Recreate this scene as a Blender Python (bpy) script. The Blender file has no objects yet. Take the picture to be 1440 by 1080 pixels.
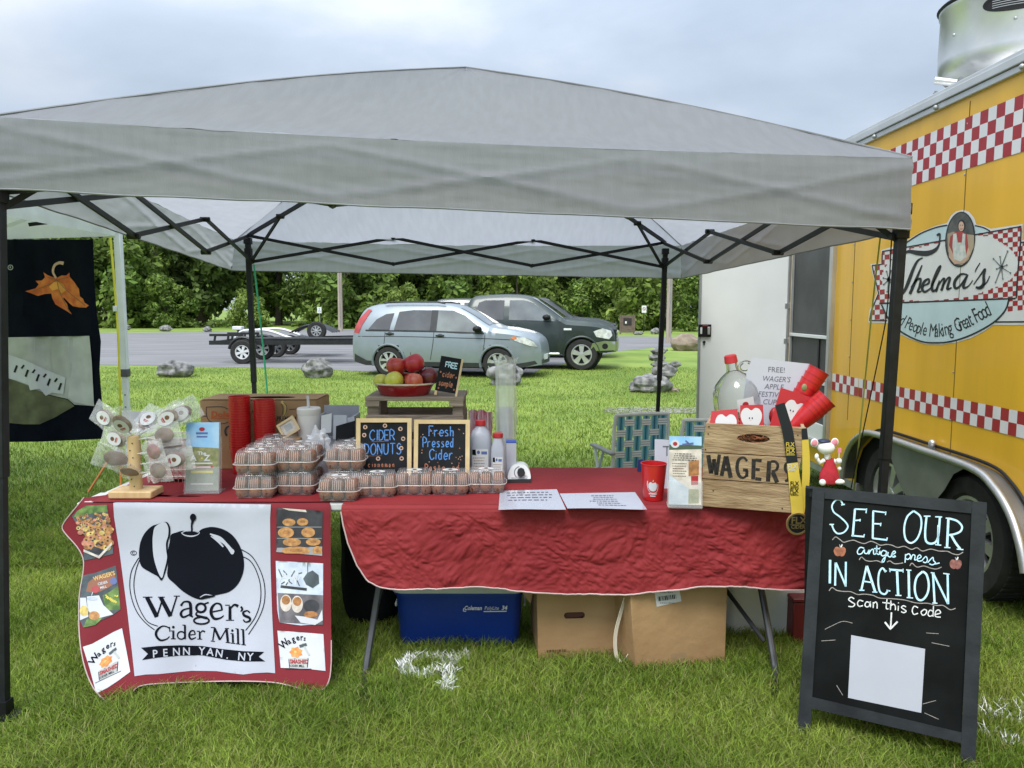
import bpy, bmesh, math, random
import numpy as np
from mathutils import Vector, Matrix, noise
from mathutils.geometry import delaunay_2d_cdt
R = math.radians
rnd = random.Random(7)
S = bpy.context.scene
COL = S.collection
# ------------------------------------------------------------------ camera
FPX, CX, CY, CAMH = 1079.0, 720.0, 540.0, 1.6
PITCH = math.atan((540 - 433) / FPX)
cd = bpy.data.cameras.new('camera')
cd.sensor_width = 36.0
cd.lens = 36.0 * FPX / 1440.0
cd.clip_start = 0.05
cd.clip_end = 2000
cam = bpy.data.objects.new('camera', cd)
COL.objects.link(cam)
cam.location = (0, 0, CAMH)
cam.rotation_euler = (math.pi / 2 - PITCH, 0, 0)
S.camera = cam
# ------------------------------------------------------------------ light
S.view_settings.view_transform = 'Standard'
S.view_settings.look = 'None'
S.view_settings.exposure = 1.0
S.view_settings.gamma = 1.0
S.view_settings.use_curve_mapping = False
SUN_EL, SUN_ROT = R(58), R(200)
w = bpy.data.worlds.new('World')
S.world = w
w.use_nodes = True
nt = w.node_tree
nt.nodes.clear()
def nn(t, **k):
    n = nt.nodes.new(t)
    for a, b in k.items():
        setattr(n, a, b)
    return n
wo = nn('ShaderNodeOutputWorld')
bg = nn('ShaderNodeBackground')
bg.inputs['Strength'].default_value = 0.1
sky = nn('ShaderNodeTexSky', sky_type='NISHITA', sun_disc=False, sun_elevation=SUN_EL, sun_rotation=SUN_ROT)
tc = nn('ShaderNodeTexCoord')
mp = nn('ShaderNodeMapping')
mp.inputs['Scale'].default_value = (1.0, 1.0, 2.4)
mp.inputs['Location'].default_value = (3.1, 0.4, 0.2)
nz = nn('ShaderNodeTexNoise')
nz.inputs['Scale'].default_value = 2.1
nz.inputs['Detail'].default_value = 7
nz.inputs['Roughness'].default_value = 0.52
nz.inputs['Distortion'].default_value = 0.25
cr = nn('ShaderNodeValToRGB')
e = cr.color_ramp.elements
e[0].position = 0.36; e[0].color = (2.35, 2.8, 3.4, 1)
e[1].position = 0.68; e[1].color = (4.15, 4.4, 4.7, 1)
m_ = cr.color_ramp.elements.new(0.52); m_.color = (3.0, 3.45, 4.1, 1)
sx = nn('ShaderNodeSeparateXYZ')
zr = nn('ShaderNodeMapRange')
zr.inputs['From Min'].default_value = 0.25; zr.inputs['From Max'].default_value = 0.9
zr.inputs['To Min'].default_value = 1.0; zr.inputs['To Max'].default_value = 3.2
mul = nn('ShaderNodeMixRGB', blend_type='MULTIPLY'); mul.inputs[0].default_value = 1
mix = nn('ShaderNodeMixRGB'); mix.inputs[0].default_value = 0.9
L = nt.links.new
L(tc.outputs['Generated'], mp.inputs[0]); L(mp.outputs[0], nz.inputs['Vector'])
L(nz.outputs['Fac'], cr.inputs[0]); L(tc.outputs['Generated'], sx.inputs[0])
L(sx.outputs['Z'], zr.inputs['Value'])
L(cr.outputs[0], mul.inputs[1]); L(zr.outputs[0], mul.inputs[2])
L(sky.outputs[0], mix.inputs[1]); L(mul.outputs[0], mix.inputs[2])
L(mix.outputs[0], bg.inputs['Color']); L(bg.outputs[0], wo.inputs[0])
sd = bpy.data.lights.new('sun', 'SUN')
sd.energy = 1.5; sd.angle = R(25); sd.color = (1, 0.97, 0.92)
so = bpy.data.objects.new('sun', sd); COL.objects.link(so)
so.rotation_euler = (R(90) - SUN_EL, 0, math.pi - SUN_ROT + R(0))
# ------------------------------------------------------------------ projection helpers (measured photo points -> world)
_cp, _sp = math.cos(PITCH), math.sin(PITCH)
CAMP = Vector((0, 0, CAMH))
def ray(px, py):
    x = (px - CX) / FPX; y = -(py - CY) / FPX
    return Vector((x, _cp + y * _sp, -_sp + y * _cp))
def W(px, py, Y):
    d = ray(px, py); return CAMP + d * (Y / d.y)
def Z(px, py, z=0.0):
    d = ray(px, py); return CAMP + d * ((z - CAMH) / d.z)
def plane_map(p0, n):
    p0 = Vector(p0); n = Vector(n).normalized()
    if n.dot(CAMP - p0) < 0: n = -n
    def f(px, py, off=0.0):
        d = ray(px, py)
        t = (p0 + n * off - CAMP).dot(n) / d.dot(n)
        return CAMP + d * t
    return f
def plane3(a, b, c):
    return plane_map(a, (Vector(b) - Vector(a)).cross(Vector(c) - Vector(a)))
# ------------------------------------------------------------------ materials
MATS = {}
def mat(name, col, rough=0.6, metal=0.0, var=0.12, vscale=6.0, bump=0.0, bscale=40.0, coat=0.0, trans=0.0,
        alpha=1.0, col2=None, transl=0.0, island=0.0, spec=0.5, ior=None, detail=4.0, stretch=None, emit=0.0, sub=0.0):
    if name in MATS: return MATS[name]
    m = bpy.data.materials.new(name); m.use_nodes = True
    t = m.node_tree; b = t.nodes['Principled BSDF']; l = t.links.new
    c = (*col, 1)
    b.inputs['Base Color'].default_value = c
    b.inputs['Roughness'].default_value = rough
    b.inputs['Metallic'].default_value = metal
    b.inputs['Coat Weight'].default_value = coat
    b.inputs['Coat Roughness'].default_value = 0.05
    b.inputs['Transmission Weight'].default_value = trans
    b.inputs['Alpha'].default_value = alpha
    b.inputs['Specular IOR Level'].default_value = spec
    if ior: b.inputs['IOR'].default_value = ior
    if sub: b.inputs['Subsurface Weight'].default_value = sub
    co = t.nodes.new('ShaderNodeTexCoord'); src = co.outputs['Object']
    if stretch:
        mm = t.nodes.new('ShaderNodeMapping'); mm.inputs['Scale'].default_value = stretch
        l(src, mm.inputs[0]); src = mm.outputs[0]
    colout = None
    if var > 0 or col2:
        n = t.nodes.new('ShaderNodeTexNoise'); n.inputs['Scale'].default_value = vscale; n.inputs['Detail'].default_value = detail
        l(src, n.inputs['Vector'])
        r = t.nodes.new('ShaderNodeValToRGB')
        a2 = col2 if col2 else tuple(min(1, x * (1 + var)) for x in col)
        a1 = col if col2 else tuple(x * (1 - var) for x in col)
        r.color_ramp.elements[0].position = 0.36; r.color_ramp.elements[0].color = (*a1, 1)
        r.color_ramp.elements[1].position = 0.66; r.color_ramp.elements[1].color = (*a2, 1)
        l(n.outputs['Fac'], r.inputs[0]); colout = r.outputs[0]
    if island > 0:
        g = t.nodes.new('ShaderNodeNewGeometry')
        mr = t.nodes.new('ShaderNodeMapRange'); mr.inputs['To Min'].default_value = 1 - island; mr.inputs['To Max'].default_value = 1 + island
        l(g.outputs['Random Per Island'], mr.inputs['Value'])
        mx = t.nodes.new('ShaderNodeMixRGB'); mx.blend_type = 'MULTIPLY'; mx.inputs[0].default_value = 1
        if colout: l(colout, mx.inputs[1])
        else: mx.inputs[1].default_value = c
        l(mr.outputs[0], mx.inputs[2]); colout = mx.outputs[0]
    if colout: l(colout, b.inputs['Base Color'])
    if bump > 0:
        n2 = t.nodes.new('ShaderNodeTexNoise'); n2.inputs['Scale'].default_value = bscale; n2.inputs['Detail'].default_value = 5
        l(src, n2.inputs['Vector'])
        bp = t.nodes.new('ShaderNodeBump'); bp.inputs['Strength'].default_value = bump; bp.inputs['Distance'].default_value = 0.01
        l(n2.outputs['Fac'], bp.inputs['Height']); l(bp.outputs[0], b.inputs['Normal'])
    if transl > 0:
        tr = t.nodes.new('ShaderNodeBsdfTranslucent'); ms = t.nodes.new('ShaderNodeMixShader'); ms.inputs[0].default_value = transl
        if colout: l(colout, tr.inputs[0])
        else: tr.inputs[0].default_value = c
        l(b.outputs[0], ms.inputs[1]); l(tr.outputs[0], ms.inputs[2]); l(ms.outputs[0], t.nodes['Material Output'].inputs[0])
    if emit:
        b.inputs['Emission Color'].default_value = c; b.inputs['Emission Strength'].default_value = emit
    MATS[name] = m
    return m
# ------------------------------------------------------------------ mesh builder
def cat(pts, n=6, closed=False):
    """Catmull-Rom resample of tuples of any length."""
    P = [tuple(p) for p in pts]
    if len(P) < 3 and not closed: return P
    out = []; N = len(P)
    rng = range(N) if closed else range(N - 1)
    for i in rng:
        if closed: a, b, c, d = P[(i - 1) % N], P[i], P[(i + 1) % N], P[(i + 2) % N]
        else: a, b, c, d = P[max(i - 1, 0)], P[i], P[i + 1], P[min(i + 2, N - 1)]
        for k in range(n):
            t = k / n
            out.append(tuple(0.5 * (2 * q + (r - p) * t + (2 * p - 5 * q + 4 * r - s) * t * t + (3 * q - p - 3 * r + s) * t ** 3)
                             for p, q, r, s in zip(a, b, c, d)))
    if not closed: out.append(P[-1])
    return out
def ell(cx, cy, rx, ry, n=28, a0=0, a1=360, rot=0):
    o = []
    cr_, sr_ = math.cos(R(rot)), math.sin(R(rot))
    m = n if abs(a1 - a0) >= 360 else n - 1
    for i in range(n):
        a = R(a0 + (a1 - a0) * i / m); x, y = rx * math.cos(a), ry * math.sin(a)
        o.append((cx + x * cr_ - y * sr_, cy + x * sr_ + y * cr_))
    return o
def inside(p, poly):
    x, y = p; c = False; j = len(poly) - 1
    for i in range(len(poly)):
        xi, yi = poly[i]; xj, yj = poly[j]
        if (yi > y) != (yj > y) and x < (xj - xi) * (y - yi) / (yj - yi + 1e-12) + xi: c = not c
        j = i
    return c
class MB:
    def __init__(s): s.v = []; s.f = []; s.m = []; s.mats = []
    def mi(s, m):
        if m not in s.mats: s.mats.append(m)
        return s.mats.index(m)
    def add(s, vs, fs, m):
        o = len(s.v); k = s.mi(m)
        s.v += [tuple(v) for v in vs]
        for f in fs: s.f.append(tuple(i + o for i in f)); s.m.append(k)
    def box(s, c, d, m, rot=None, mx=None):
        vs = [Vector((x * d[0] / 2, y * d[1] / 2, z * d[2] / 2)) for x in (-1, 1) for y in (-1, 1) for z in (-1, 1)]
        if rot is not None:
            q = Matrix.Rotation(rot, 3, 'Z') if isinstance(rot, (int, float)) else rot
            vs = [q @ v for v in vs]
        vs = [v + Vector(c) for v in vs]
        if mx is not None: vs = [mx @ v for v in vs]
        s.add(vs, [(0, 1, 3, 2), (4, 6, 7, 5), (0, 4, 5, 1), (2, 3, 7, 6), (0, 2, 6, 4), (1, 5, 7, 3)], m)
    def bar(s, a, b, wd, th, m, up=(0, 0, 1)):
        """rectangular bar from a to b"""
        a, b = Vector(a), Vector(b); d = (b - a).normalized(); u = Vector(up)
        if abs(d.dot(u)) > 0.98: u = Vector((0, 1, 0))
        x = d.cross(u).normalized(); y = x.cross(d)
        vs = [p + x * i * wd / 2 + y * j * th / 2 for p in (a, b) for i in (-1, 1) for j in (-1, 1)]
        s.add(vs, [(0, 1, 3, 2), (4, 6, 7, 5), (0, 4, 5, 1), (2, 3, 7, 6), (0, 2, 6, 4), (1, 5, 7, 3)], m)
    def hexa(s, p, m):
        """p: 8 corners, bottom quad then top quad (same winding)"""
        s.add(p, [(3, 2, 1, 0), (4, 5, 6, 7), (0, 1, 5, 4), (1, 2, 6, 5), (2, 3, 7, 6), (3, 0, 4, 7)], m)
    def quad(s, p, m): s.add(p, [tuple(range(len(p)))], m)
    def tube(s, pts, r, m, n=8, cap=True, closed=False):
        P = [Vector(p) for p in pts]; N = len(P); rs = r if isinstance(r, (list, tuple)) else [r] * N
        vs = []; fs = []; pv = None
        for i, p in enumerate(P):
            if closed: d = (P[(i + 1) % N] - P[i - 1]).normalized()
            else: d = (P[min(i + 1, N - 1)] - P[max(i - 1, 0)]).normalized()
            if pv is None:
                u = Vector((0, 0, 1)) if abs(d.z) < 0.9 else Vector((1, 0, 0))
                x = d.cross(u).normalized()
            else:
                x = (pv - d * pv.dot(d)).normalized()
            pv = x; y = d.cross(x)
            for k in range(n):
                a = 2 * math.pi * k / n
                vs.append(p + (x * math.cos(a) + y * math.sin(a)) * rs[i])
        for i in range(N if closed else N - 1):
            for k in range(n):
                j = (i + 1) % N
                fs.append((i * n + k, i * n + (k + 1) % n, j * n + (k + 1) % n, j * n + k))
        if cap and not closed: fs += [tuple(reversed(range(n))), tuple(range((N - 1) * n, N * n))]
        s.add(vs, fs, m)
    def lathe(s, prof, m, c=(0, 0, 0), n=24, mx=None, sy=1.0, cap=True):
        vs = []; fs = []; K = len(prof)
        for r, z in prof:
            for k in range(n):
                a = 2 * math.pi * k / n
                v = Vector((r * math.cos(a), sy * r * math.sin(a), z))
                if mx is not None: v = mx @ v
                vs.append(v + Vector(c))
        for i in range(K - 1):
            for k in range(n):
                fs.append((i * n + k, i * n + (k + 1) % n, (i + 1) * n + (k + 1) % n, (i + 1) * n + k))
        if cap and prof[0][0] > 1e-4: fs.append(tuple(reversed(range(n))))
        if cap and prof[-1][0] > 1e-4: fs.append(tuple(range((K - 1) * n, K * n)))
        s.add(vs, fs, m)
    def grid(s, f, nu, nv, m, mf=None):
        vs = [f(i / nu, j / nv) for j in range(nv + 1) for i in range(nu + 1)]
        fs = [(j * (nu + 1) + i, j * (nu + 1) + i + 1, (j + 1) * (nu + 1) + i + 1, (j + 1) * (nu + 1) + i) for j in range(nv) for i in range(nu)]
        if mf:
            o = len(s.v); s.v += [tuple(v) for v in vs]
            k = 0
            for j in range(nv):
                for i in range(nu):
                    s.f.append(tuple(q + o for q in fs[k])); s.m.append(s.mi(mf((i + .5) / nu, (j + .5) / nv))); k += 1
        else: s.add(vs, fs, m)
    def fill(s, poly, mp, m, off=0.0, step=None, holes=()):
        """fill a 2D outline, mapped by mp(x, y, off)"""
        pts = []; poly = [tuple(p[:2]) for p in poly]; loops = [poly] + [[tuple(q[:2]) for q in h] for h in holes]
        allp = []; edges = []
        for lp in loops:
            o = len(allp); r = []
            for i in range(len(lp)):
                a, b = lp[i], lp[(i + 1) % len(lp)]
                k = 1
                if step: k = max(1, int(math.hypot(b[0] - a[0], b[1] - a[1]) / step))
                for j in range(k): r.append((a[0] + (b[0] - a[0]) * j / k, a[1] + (b[1] - a[1]) * j / k))
            allp += r; edges += [(o + i, o + (i + 1) % len(r)) for i in range(len(r))]
        if step:
            xs = [p[0] for p in poly]; ys = [p[1] for p in poly]
            x = min(xs) + step * .5
            while x < max(xs):
                y = min(ys) + step * .5
                while y < max(ys):
                    if inside((x, y), poly): allp.append((x + step * .07 * math.sin(y * 9.1), y))
                    y += step
                x += step
        r = delaunay_2d_cdt([Vector(p) for p in allp], edges, [], 0, 1e-6)
        V, F = r[0], r[2]
        fs = []
        for f in F:
            c = sum((V[i] for i in f), Vector((0, 0))) / len(f)
            if inside(c, poly) and not any(inside(c, h) for h in loops[1:]): fs.append(tuple(f))
        s.add([mp(v[0], v[1], off) for v in V], fs, m)
    def slab(s, poly, mp, m, o0, o1):
        """outline with thickness between offsets o0 (back) and o1 (front)"""
        s.fill(poly, mp, m, o1); n = len(poly)
        a = [mp(p[0], p[1], o0) for p in poly]; b = [mp(p[0], p[1], o1) for p in poly]
        s.add(a + b, [(i, (i + 1) % n, n + (i + 1) % n, n + i) for i in range(n)], m)
        s.fill(poly, mp, m, o0)
    def pen(s, pts, wd, mp, m, off=0.0, n=5, smooth=True, closed=False):
        """flat ribbon stroke; pts (x, y) or (x, y, width)"""
        P = [(p[0], p[1], p[2] if len(p) > 2 else wd) for p in pts]
        if smooth and (len(P) > 2): P = cat(P, n, closed)
        elif not closed: P = [tuple(u + (v - u) * k / 5 for u, v in zip(a, b)) for a, b in zip(P, P[1:]) for k in range(5)] + [P[-1]]
        N = len(P); vs = []
        for i, p in enumerate(P):
            a = P[i - 1] if (i > 0 or closed) else P[i]; b = P[(i + 1) % N] if (i < N - 1 or closed) else P[i]
            dx, dy = b[0] - a[0], b[1] - a[1]; l = math.hypot(dx, dy) or 1; h = p[2] / 2
            vs += [mp(p[0] - dy / l * h, p[1] + dx / l * h, off), mp(p[0] + dy / l * h, p[1] - dx / l * h, off)]
        fs = [(2 * i, 2 * i + 1, (2 * i + 3) % (2 * N), (2 * i + 2) % (2 * N)) for i in range(N if closed else N - 1)]
        s.add(vs, fs, m)
    def text(s, txt, mp, m, x, y, h, wscale=1.0, off=0.0, rot=0.0, align='LEFT', curve=None, shear=0.0, bold=0.0, space=1.0):
        """built-in face; 2D y grows downward (picture style). curve(x)->(x,y,angle) optional"""
        cu = bpy.data.curves.new('t', 'FONT'); cu.body = txt; cu.size = 1.0; cu.align_x = align; cu.shear = shear
        cu.space_character = space; cu.resolution_u = 2; cu.offset = bold
        ob = bpy.data.objects.new('t', cu)
        me = bpy.data.meshes.new_from_object(ob)
        k = h / 0.72; ca, sa = math.cos(rot), math.sin(rot); vs = []
        for v in me.vertices:
            a, b = v.co.x * k * wscale, -v.co.y * k
            if curve:
                cx_, cy_, an = curve(a); c2, s2 = math.cos(an), math.sin(an)
                X, Y_ = cx_ - b * s2, cy_ + b * c2
            else: X, Y_ = x + a * ca - b * sa, y + a * sa + b * ca
            vs.append(mp(X, Y_, off))
        s.add(vs, [tuple(p.vertices) for p in me.polygons], m)
        bpy.data.meshes.remove(me); bpy.data.objects.remove(ob); bpy.data.curves.remove(cu)
    def ball(s, c, r, m, nu=16, nv=10, sq=(1, 1, 1), f=None, mx=None):
        def g(u, v):
            th = u * 2 * math.pi; ph = v * math.pi
            d = Vector((math.sin(ph) * math.cos(th), math.sin(ph) * math.sin(th), math.cos(ph)))
            k = r * (f(d) if f else 1)
            p = Vector((d.x * k * sq[0], d.y * k * sq[1], d.z * k * sq[2]))
            if mx is not None: p = mx @ p
            return p + Vector(c)
        s.grid(g, nu, nv, m)
    def build(s, name, parent=None, smooth=True, ang=35, bevel=0.0, weld=False, seg=2, local=False):
        me = bpy.data.meshes.new(name)
        o = bpy.data.objects.new(name, me); COL.objects.link(o)
        base = Vector((0, 0, 0))
        if parent is not None:
            o.parent = parent
            if not local: base = wloc(parent)
        elif s.v and not local:
            a = np.array(s.v); base = Vector((float((a[:, 0].min() + a[:, 0].max()) / 2), float((a[:, 1].min() + a[:, 1].max()) / 2), float(a[:, 2].min())))
            o.location = base
        vs = [(v[0] - base[0], v[1] - base[1], v[2] - base[2]) for v in s.v]
        me.from_pydata(vs, [], s.f)
        for m in s.mats: me.materials.append(m)
        me.polygons.foreach_set('material_index', s.m)
        if weld:
            b = bmesh.new(); b.from_mesh(me); bmesh.ops.remove_doubles(b, verts=b.verts, dist=1e-5)
            bmesh.ops.recalc_face_normals(b, faces=b.faces); b.to_mesh(me); b.free()
        if smooth:
            me.shade_smooth(); me.set_sharp_from_angle(angle=R(ang))
        if bevel > 0:
            md = o.modifiers.new('bevel', 'BEVEL'); md.width = bevel; md.segments = seg; md.limit_method = 'ANGLE'; md.angle_limit = R(40)
        me.update()
        return o
def wloc(o):
    p = Vector(o.location); q = o.parent
    while q is not None: p = p + Vector(q.location); q = q.parent
    return p
def tag(o, label=None, cat=None, group=None, kind=None):
    if label: o['label'] = label
    if cat: o['category'] = cat
    if group: o['group'] = group
    if kind: o['kind'] = kind
    return o
def thing(name, label, cat, loc=(0, 0, 0), group=None):
    o = bpy.data.objects.new(name, None); o.empty_display_size = 0.05
    COL.objects.link(o); o.location = loc
    return tag(o, label, cat, group)
def dup(o, loc=None, rot=None, scale=None, label=None):
    def cp(x, par):
        c = x.copy(); COL.objects.link(c); c.parent = par
        for ch in x.children: cp(ch, c)
        return c
    c = cp(o, None)
    if loc is not None: c.location = loc
    if rot is not None: c.rotation_euler = rot
    if scale is not None: c.scale = scale if hasattr(scale, '__len__') else (scale,) * 3
    if label: c['label'] = label
    return c
def zm(x0, y0, k, mp):
    """map of a zoomed crop (origin x0, y0, k enlarged) onto a surface map"""
    return lambda x, y, off=0.0: mp(x0 + x / k, y0 + y / k, off)
# ------------------------------------------------------------------ ground, asphalt
M_soil = mat('lawn_turf', (0.125, 0.195, 0.024), 0.95, col2=(0.225, 0.30, 0.05), vscale=0.55, bump=1.0, bscale=26, detail=9)
M_turf2 = mat('mown_turf', (0.11, 0.18, 0.024), 0.95, col2=(0.19, 0.27, 0.045), vscale=3.0, bump=1.0, bscale=14, detail=10)
M_asph = mat('worn_asphalt', (0.155, 0.15, 0.152), 0.9, col2=(0.22, 0.213, 0.213), vscale=0.9, bump=0.5, bscale=70, detail=9, stretch=(0.35, 1.6, 1))
b = MB(); b.quad([(-300, -30, 0), (300, -30, 0), (300, 500, 0), (-300, 500, 0)], M_soil)
tag(b.build('lawn_ground', smooth=False), kind='structure')
b = MB()
edge = [(-500, 500), (-200, 505), (60, 509), (145, 513), (250, 515), (350, 517), (440, 519), (520, 523), (600, 527), (690, 530), (745, 527), (765, 517), (820, 506), (868, 494), (930, 488), (1000, 487), (1300, 486)]
far = [(1300, 476), (980, 474), (870, 473), (700, 466), (480, 463), (300, 467), (150, 468), (-200, 470), (-500, 472)]
pts = [Z(x, y, 0.004) for x, y in edge + far]
b.fill([(p.x, p.y) for p in pts], lambda x, y, o: Vector((x, y, 0.004)), M_asph)
tag(b.build('parking_lot', smooth=False), kind='structure')
M_line = mat('faded_line_paint', (0.42, 0.42, 0.40), 0.9, var=0.3, vscale=3)
# gravel strip behind the lawn chairs
M_grav = mat('pale_gravel', (0.34, 0.33, 0.30), 0.9, col2=(0.12, 0.15, 0.06), vscale=9, bump=1, bscale=60)
b = MB()
gp = [Z(x, y, 0.006) for x, y in [(848, 577), (870, 573), (920, 572), (975, 573), (1060, 575), (1060, 581), (975, 581), (900, 580), (860, 581)]]
b.fill([(p.x, p.y) for p in gp], lambda x, y, o: Vector((x, y, 0.008)), M_grav)
for i in range(420):
    px, py = rnd.uniform(850, 1040), rnd.uniform(573, 581)
    p = Z(px, py, 0.01); r_ = rnd.uniform(0.008, 0.022)
    b.ball(p, r_, M_grav, 5, 3, sq=(1.3, 1, 0.7))
tag(b.build('gravel_strip'), 'strip of pale gravel crossing the lawn behind the lawn chairs', 'gravel', kind='stuff')
# ------------------------------------------------------------------ grass blades
M_blade = mat('grass_blade', (0.125, 0.205, 0.020), 0.55, col2=(0.295, 0.375, 0.060), vscale=1.5, detail=6, transl=0.35, island=0.5, spec=0.3)
M_dry = mat('dry_grass_blade', (0.30, 0.29, 0.10), 0.7, island=0.3, transl=0.3, var=0)
M_white_blade = mat('painted_grass_blade', (0.75, 0.76, 0.74), 0.7, island=0.2, var=0)
rng = np.random.default_rng(5)
def blades(P, hgt, wid, name, mats, pick=None):
    n = len(P)
    a = rng.uniform(0, 2 * np.pi, n); h = hgt * rng.uniform(0.55, 1.35, n); wd = wid * rng.uniform(0.7, 1.3, n)
    lean = rng.uniform(0.15, 1.5, n) * h; la = rng.uniform(0, 2 * np.pi, n)
    dx, dy = np.cos(a) * wd / 2, np.sin(a) * wd / 2
    lx, ly = np.cos(la) * lean, np.sin(la) * lean
    z0 = P[:, 2]
    V = np.empty((n, 5, 3))
    V[:, 0] = np.stack([P[:, 0] - dx, P[:, 1] - dy, z0], 1)
    V[:, 1] = np.stack([P[:, 0] + dx, P[:, 1] + dy, z0], 1)
    mxp, myp = P[:, 0] + lx * .3, P[:, 1] + ly * .3
    V[:, 2] = np.stack([mxp - dx * .8, myp - dy * .8, z0 + h * .6], 1)
    V[:, 3] = np.stack([mxp + dx * .8, myp + dy * .8, z0 + h * .6], 1)
    V[:, 4] = np.stack([P[:, 0] + lx, P[:, 1] + ly, z0 + h], 1)
    me = bpy.data.meshes.new(name)
    me.vertices.add(n * 5); me.vertices.foreach_set('co', V.reshape(-1))
    o5 = (np.arange(n) * 5)[:, None]
    q = np.concatenate([o5 + np.array([0, 1, 3, 2]), o5 + np.array([2, 3, 4])], 1).reshape(-1)
    me.loops.add(n * 7); me.loops.foreach_set('vertex_index', q.astype(np.int32))
    ls = np.stack([np.arange(n) * 7, np.arange(n) * 7 + 4], 1).reshape(-1)
    me.polygons.add(n * 2); me.polygons.foreach_set('loop_start', ls.astype(np.int32))
    for m in mats: me.materials.append(m)
    if pick is not None:
        me.polygons.foreach_set('material_index', np.repeat(pick, 2).astype(np.int32))
    me.update(calc_edges=True)
    o = bpy.data.objects.new(name, me); COL.objects.link(o)
    return o
def scatter(n, y0, y1, pw=1.0):
    """ground points inside a widened view wedge"""
    u = rng.uniform(0, 1, n); Y = y0 + (y1 - y0) * u ** pw
    hw = Y * 0.72 + 0.5
    X = rng.uniform(-1, 1, n) * hw
    return np.stack([X, Y, np.zeros(n)], 1)
paint_area = []
def in_paint(X, Y):
    z9 = (np.abs(np.hypot((X + 0.385) / 0.10, (Y - 3.30) / 0.085) - 1) < 0.30)
    tail = (np.abs(X + 0.272) < 0.030) & (Y > 3.07) & (Y < 3.36)
    arm = (np.abs((Y - 3.355) - (X + 0.28) * 0.5) < 0.035) & (X > -0.32) & (X < -0.195)
    r1 = (np.abs(Y - (3.05 - (X - 1.62) * 0.45)) < 0.09) & (X > 1.58) & (X < 2.2)
    r2 = (np.abs(Y - (2.88 - (X - 1.62) * 0.8)) < 0.04) & (X > 1.7) & (X < 2.2)
    return z9 | tail | arm, r1 | r2
P1 = scatter(320000, 2.15, 5.4, 1.5)
P2 = scatter(240000, 4.6, 20.5, 1.5)
k1, k2 = in_paint(P1[:, 0], P1[:, 1])
white = (k1 & (rng.uniform(0, 1, len(P1)) < 0.7)) | (k2 & (rng.uniform(0, 1, len(P1)) < 0.16))
Pw = P1[white]; P1 = P1[~white]
cl = np.array([noise.noise((float(x) * 2.3, float(y) * 2.3, 0)) for x, y in P1[:, :2]])
o1 = blades(P1, 0.040 * (1 + 0.6 * cl), 0.0036, 'lawn_grass', [M_blade, M_dry], (rng.uniform(0, 1, len(P1)) < 0.11).astype(int))
tag(o1, 'short green lawn grass in the foreground under and around the stall', 'grass', kind='stuff')
# asphalt stays bare: drop the far blades that would land on it
ap = [(p.x, p.y) for p in pts]
keep = np.array([not inside((float(x), float(y)), ap) for x, y in P2[:, :2]])
P2 = P2[keep]
o2 = blades(P2, 0.040, 0.008, 'meadow_grass', [M_blade, M_dry], (rng.uniform(0, 1, len(P2)) < 0.09).astype(int))
tag(o2, 'mown lawn grass between the tables and the parking lot', 'grass', kind='stuff')
Pa = Pw[Pw[:, 0] < 0.6]; Pb = Pw[Pw[:, 0] >= 0.6]
tag(blades(Pa, 0.030, 0.007, 'painted_mark', [M_white_blade]), 'white spray-painted nine-like mark on the grass below the blue cooler', 'marking', kind='stuff')
tag(blades(Pb, 0.04, 0.006, 'painted_mark', [M_white_blade]), 'faint white paint streaks on the grass right of the sandwich board', 'marking', kind='stuff')
# ------------------------------------------------------------------ trees
M_bark = mat('grey_brown_bark', (0.10, 0.08, 0.06), 0.9, bump=0.8, bscale=12, var=0.3, vscale=3)
LEAF = [mat('oak_leaf', (0.075, 0.125, 0.028), 0.6, transl=0.3, island=0.5, col2=(0.15, 0.215, 0.05), vscale=0.45, spec=0.25),
        mat('maple_leaf', (0.10, 0.165, 0.03), 0.6, transl=0.3, island=0.5, col2=(0.20, 0.28, 0.055), vscale=0.5, spec=0.25),
        mat('willow_leaf', (0.15, 0.22, 0.04), 0.6, transl=0.3, island=0.45, col2=(0.24, 0.31, 0.07), vscale=0.6, spec=0.25)]
def leaves(n, blobs, size, seed, lm, name, parent):
    g = np.random.default_rng(seed)
    wts = np.array([b_[3] ** 2 for b_ in blobs]); wts = wts / wts.sum()
    ix = g.choice(len(blobs), n, p=wts)
    B = np.array(blobs)[ix]
    d = g.normal(size=(n, 3)); d /= np.linalg.norm(d, axis=1)[:, None]
    rr = B[:, 3] * (1 - 0.55 * g.uniform(0, 1, n) ** 1.6) * g.uniform(0.85, 1.12, n)
    C = B[:, :3] + d * rr[:, None] * np.array([1, 1, 0.85])
    t = g.normal(size=(n, 3)); t /= np.linalg.norm(t, axis=1)[:, None]
    nrm = d * 0.7 + g.normal(size=(n, 3)) * 0.55 + np.array([0, 0, 0.35])
    u = np.cross(nrm, t); u /= np.linalg.norm(u, axis=1)[:, None]
    v = np.cross(nrm, u); v /= np.linalg.norm(v, axis=1)[:, None]
    s_ = size * g.uniform(0.55, 1.4, n)[:, None]
    V = np.stack([C - u * s_, C + v * s_ * .5, C + u * s_, C - v * s_ * .5], 1).reshape(-1, 3)
    me = bpy.data.meshes.new(name)
    me.vertices.add(n * 4); me.vertices.foreach_set('co', V.reshape(-1))
    me.loops.add(n * 4); me.loops.foreach_set('vertex_index', np.arange(n * 4).astype(np.int32))
    me.polygons.add(n); me.polygons.foreach_set('loop_start', (np.arange(n) * 4).astype(np.int32))
    me.materials.append(lm); me.update(calc_edges=True)
    o = bpy.data.objects.new(name, me); COL.objects.link(o); o.parent = parent
    return o
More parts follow.
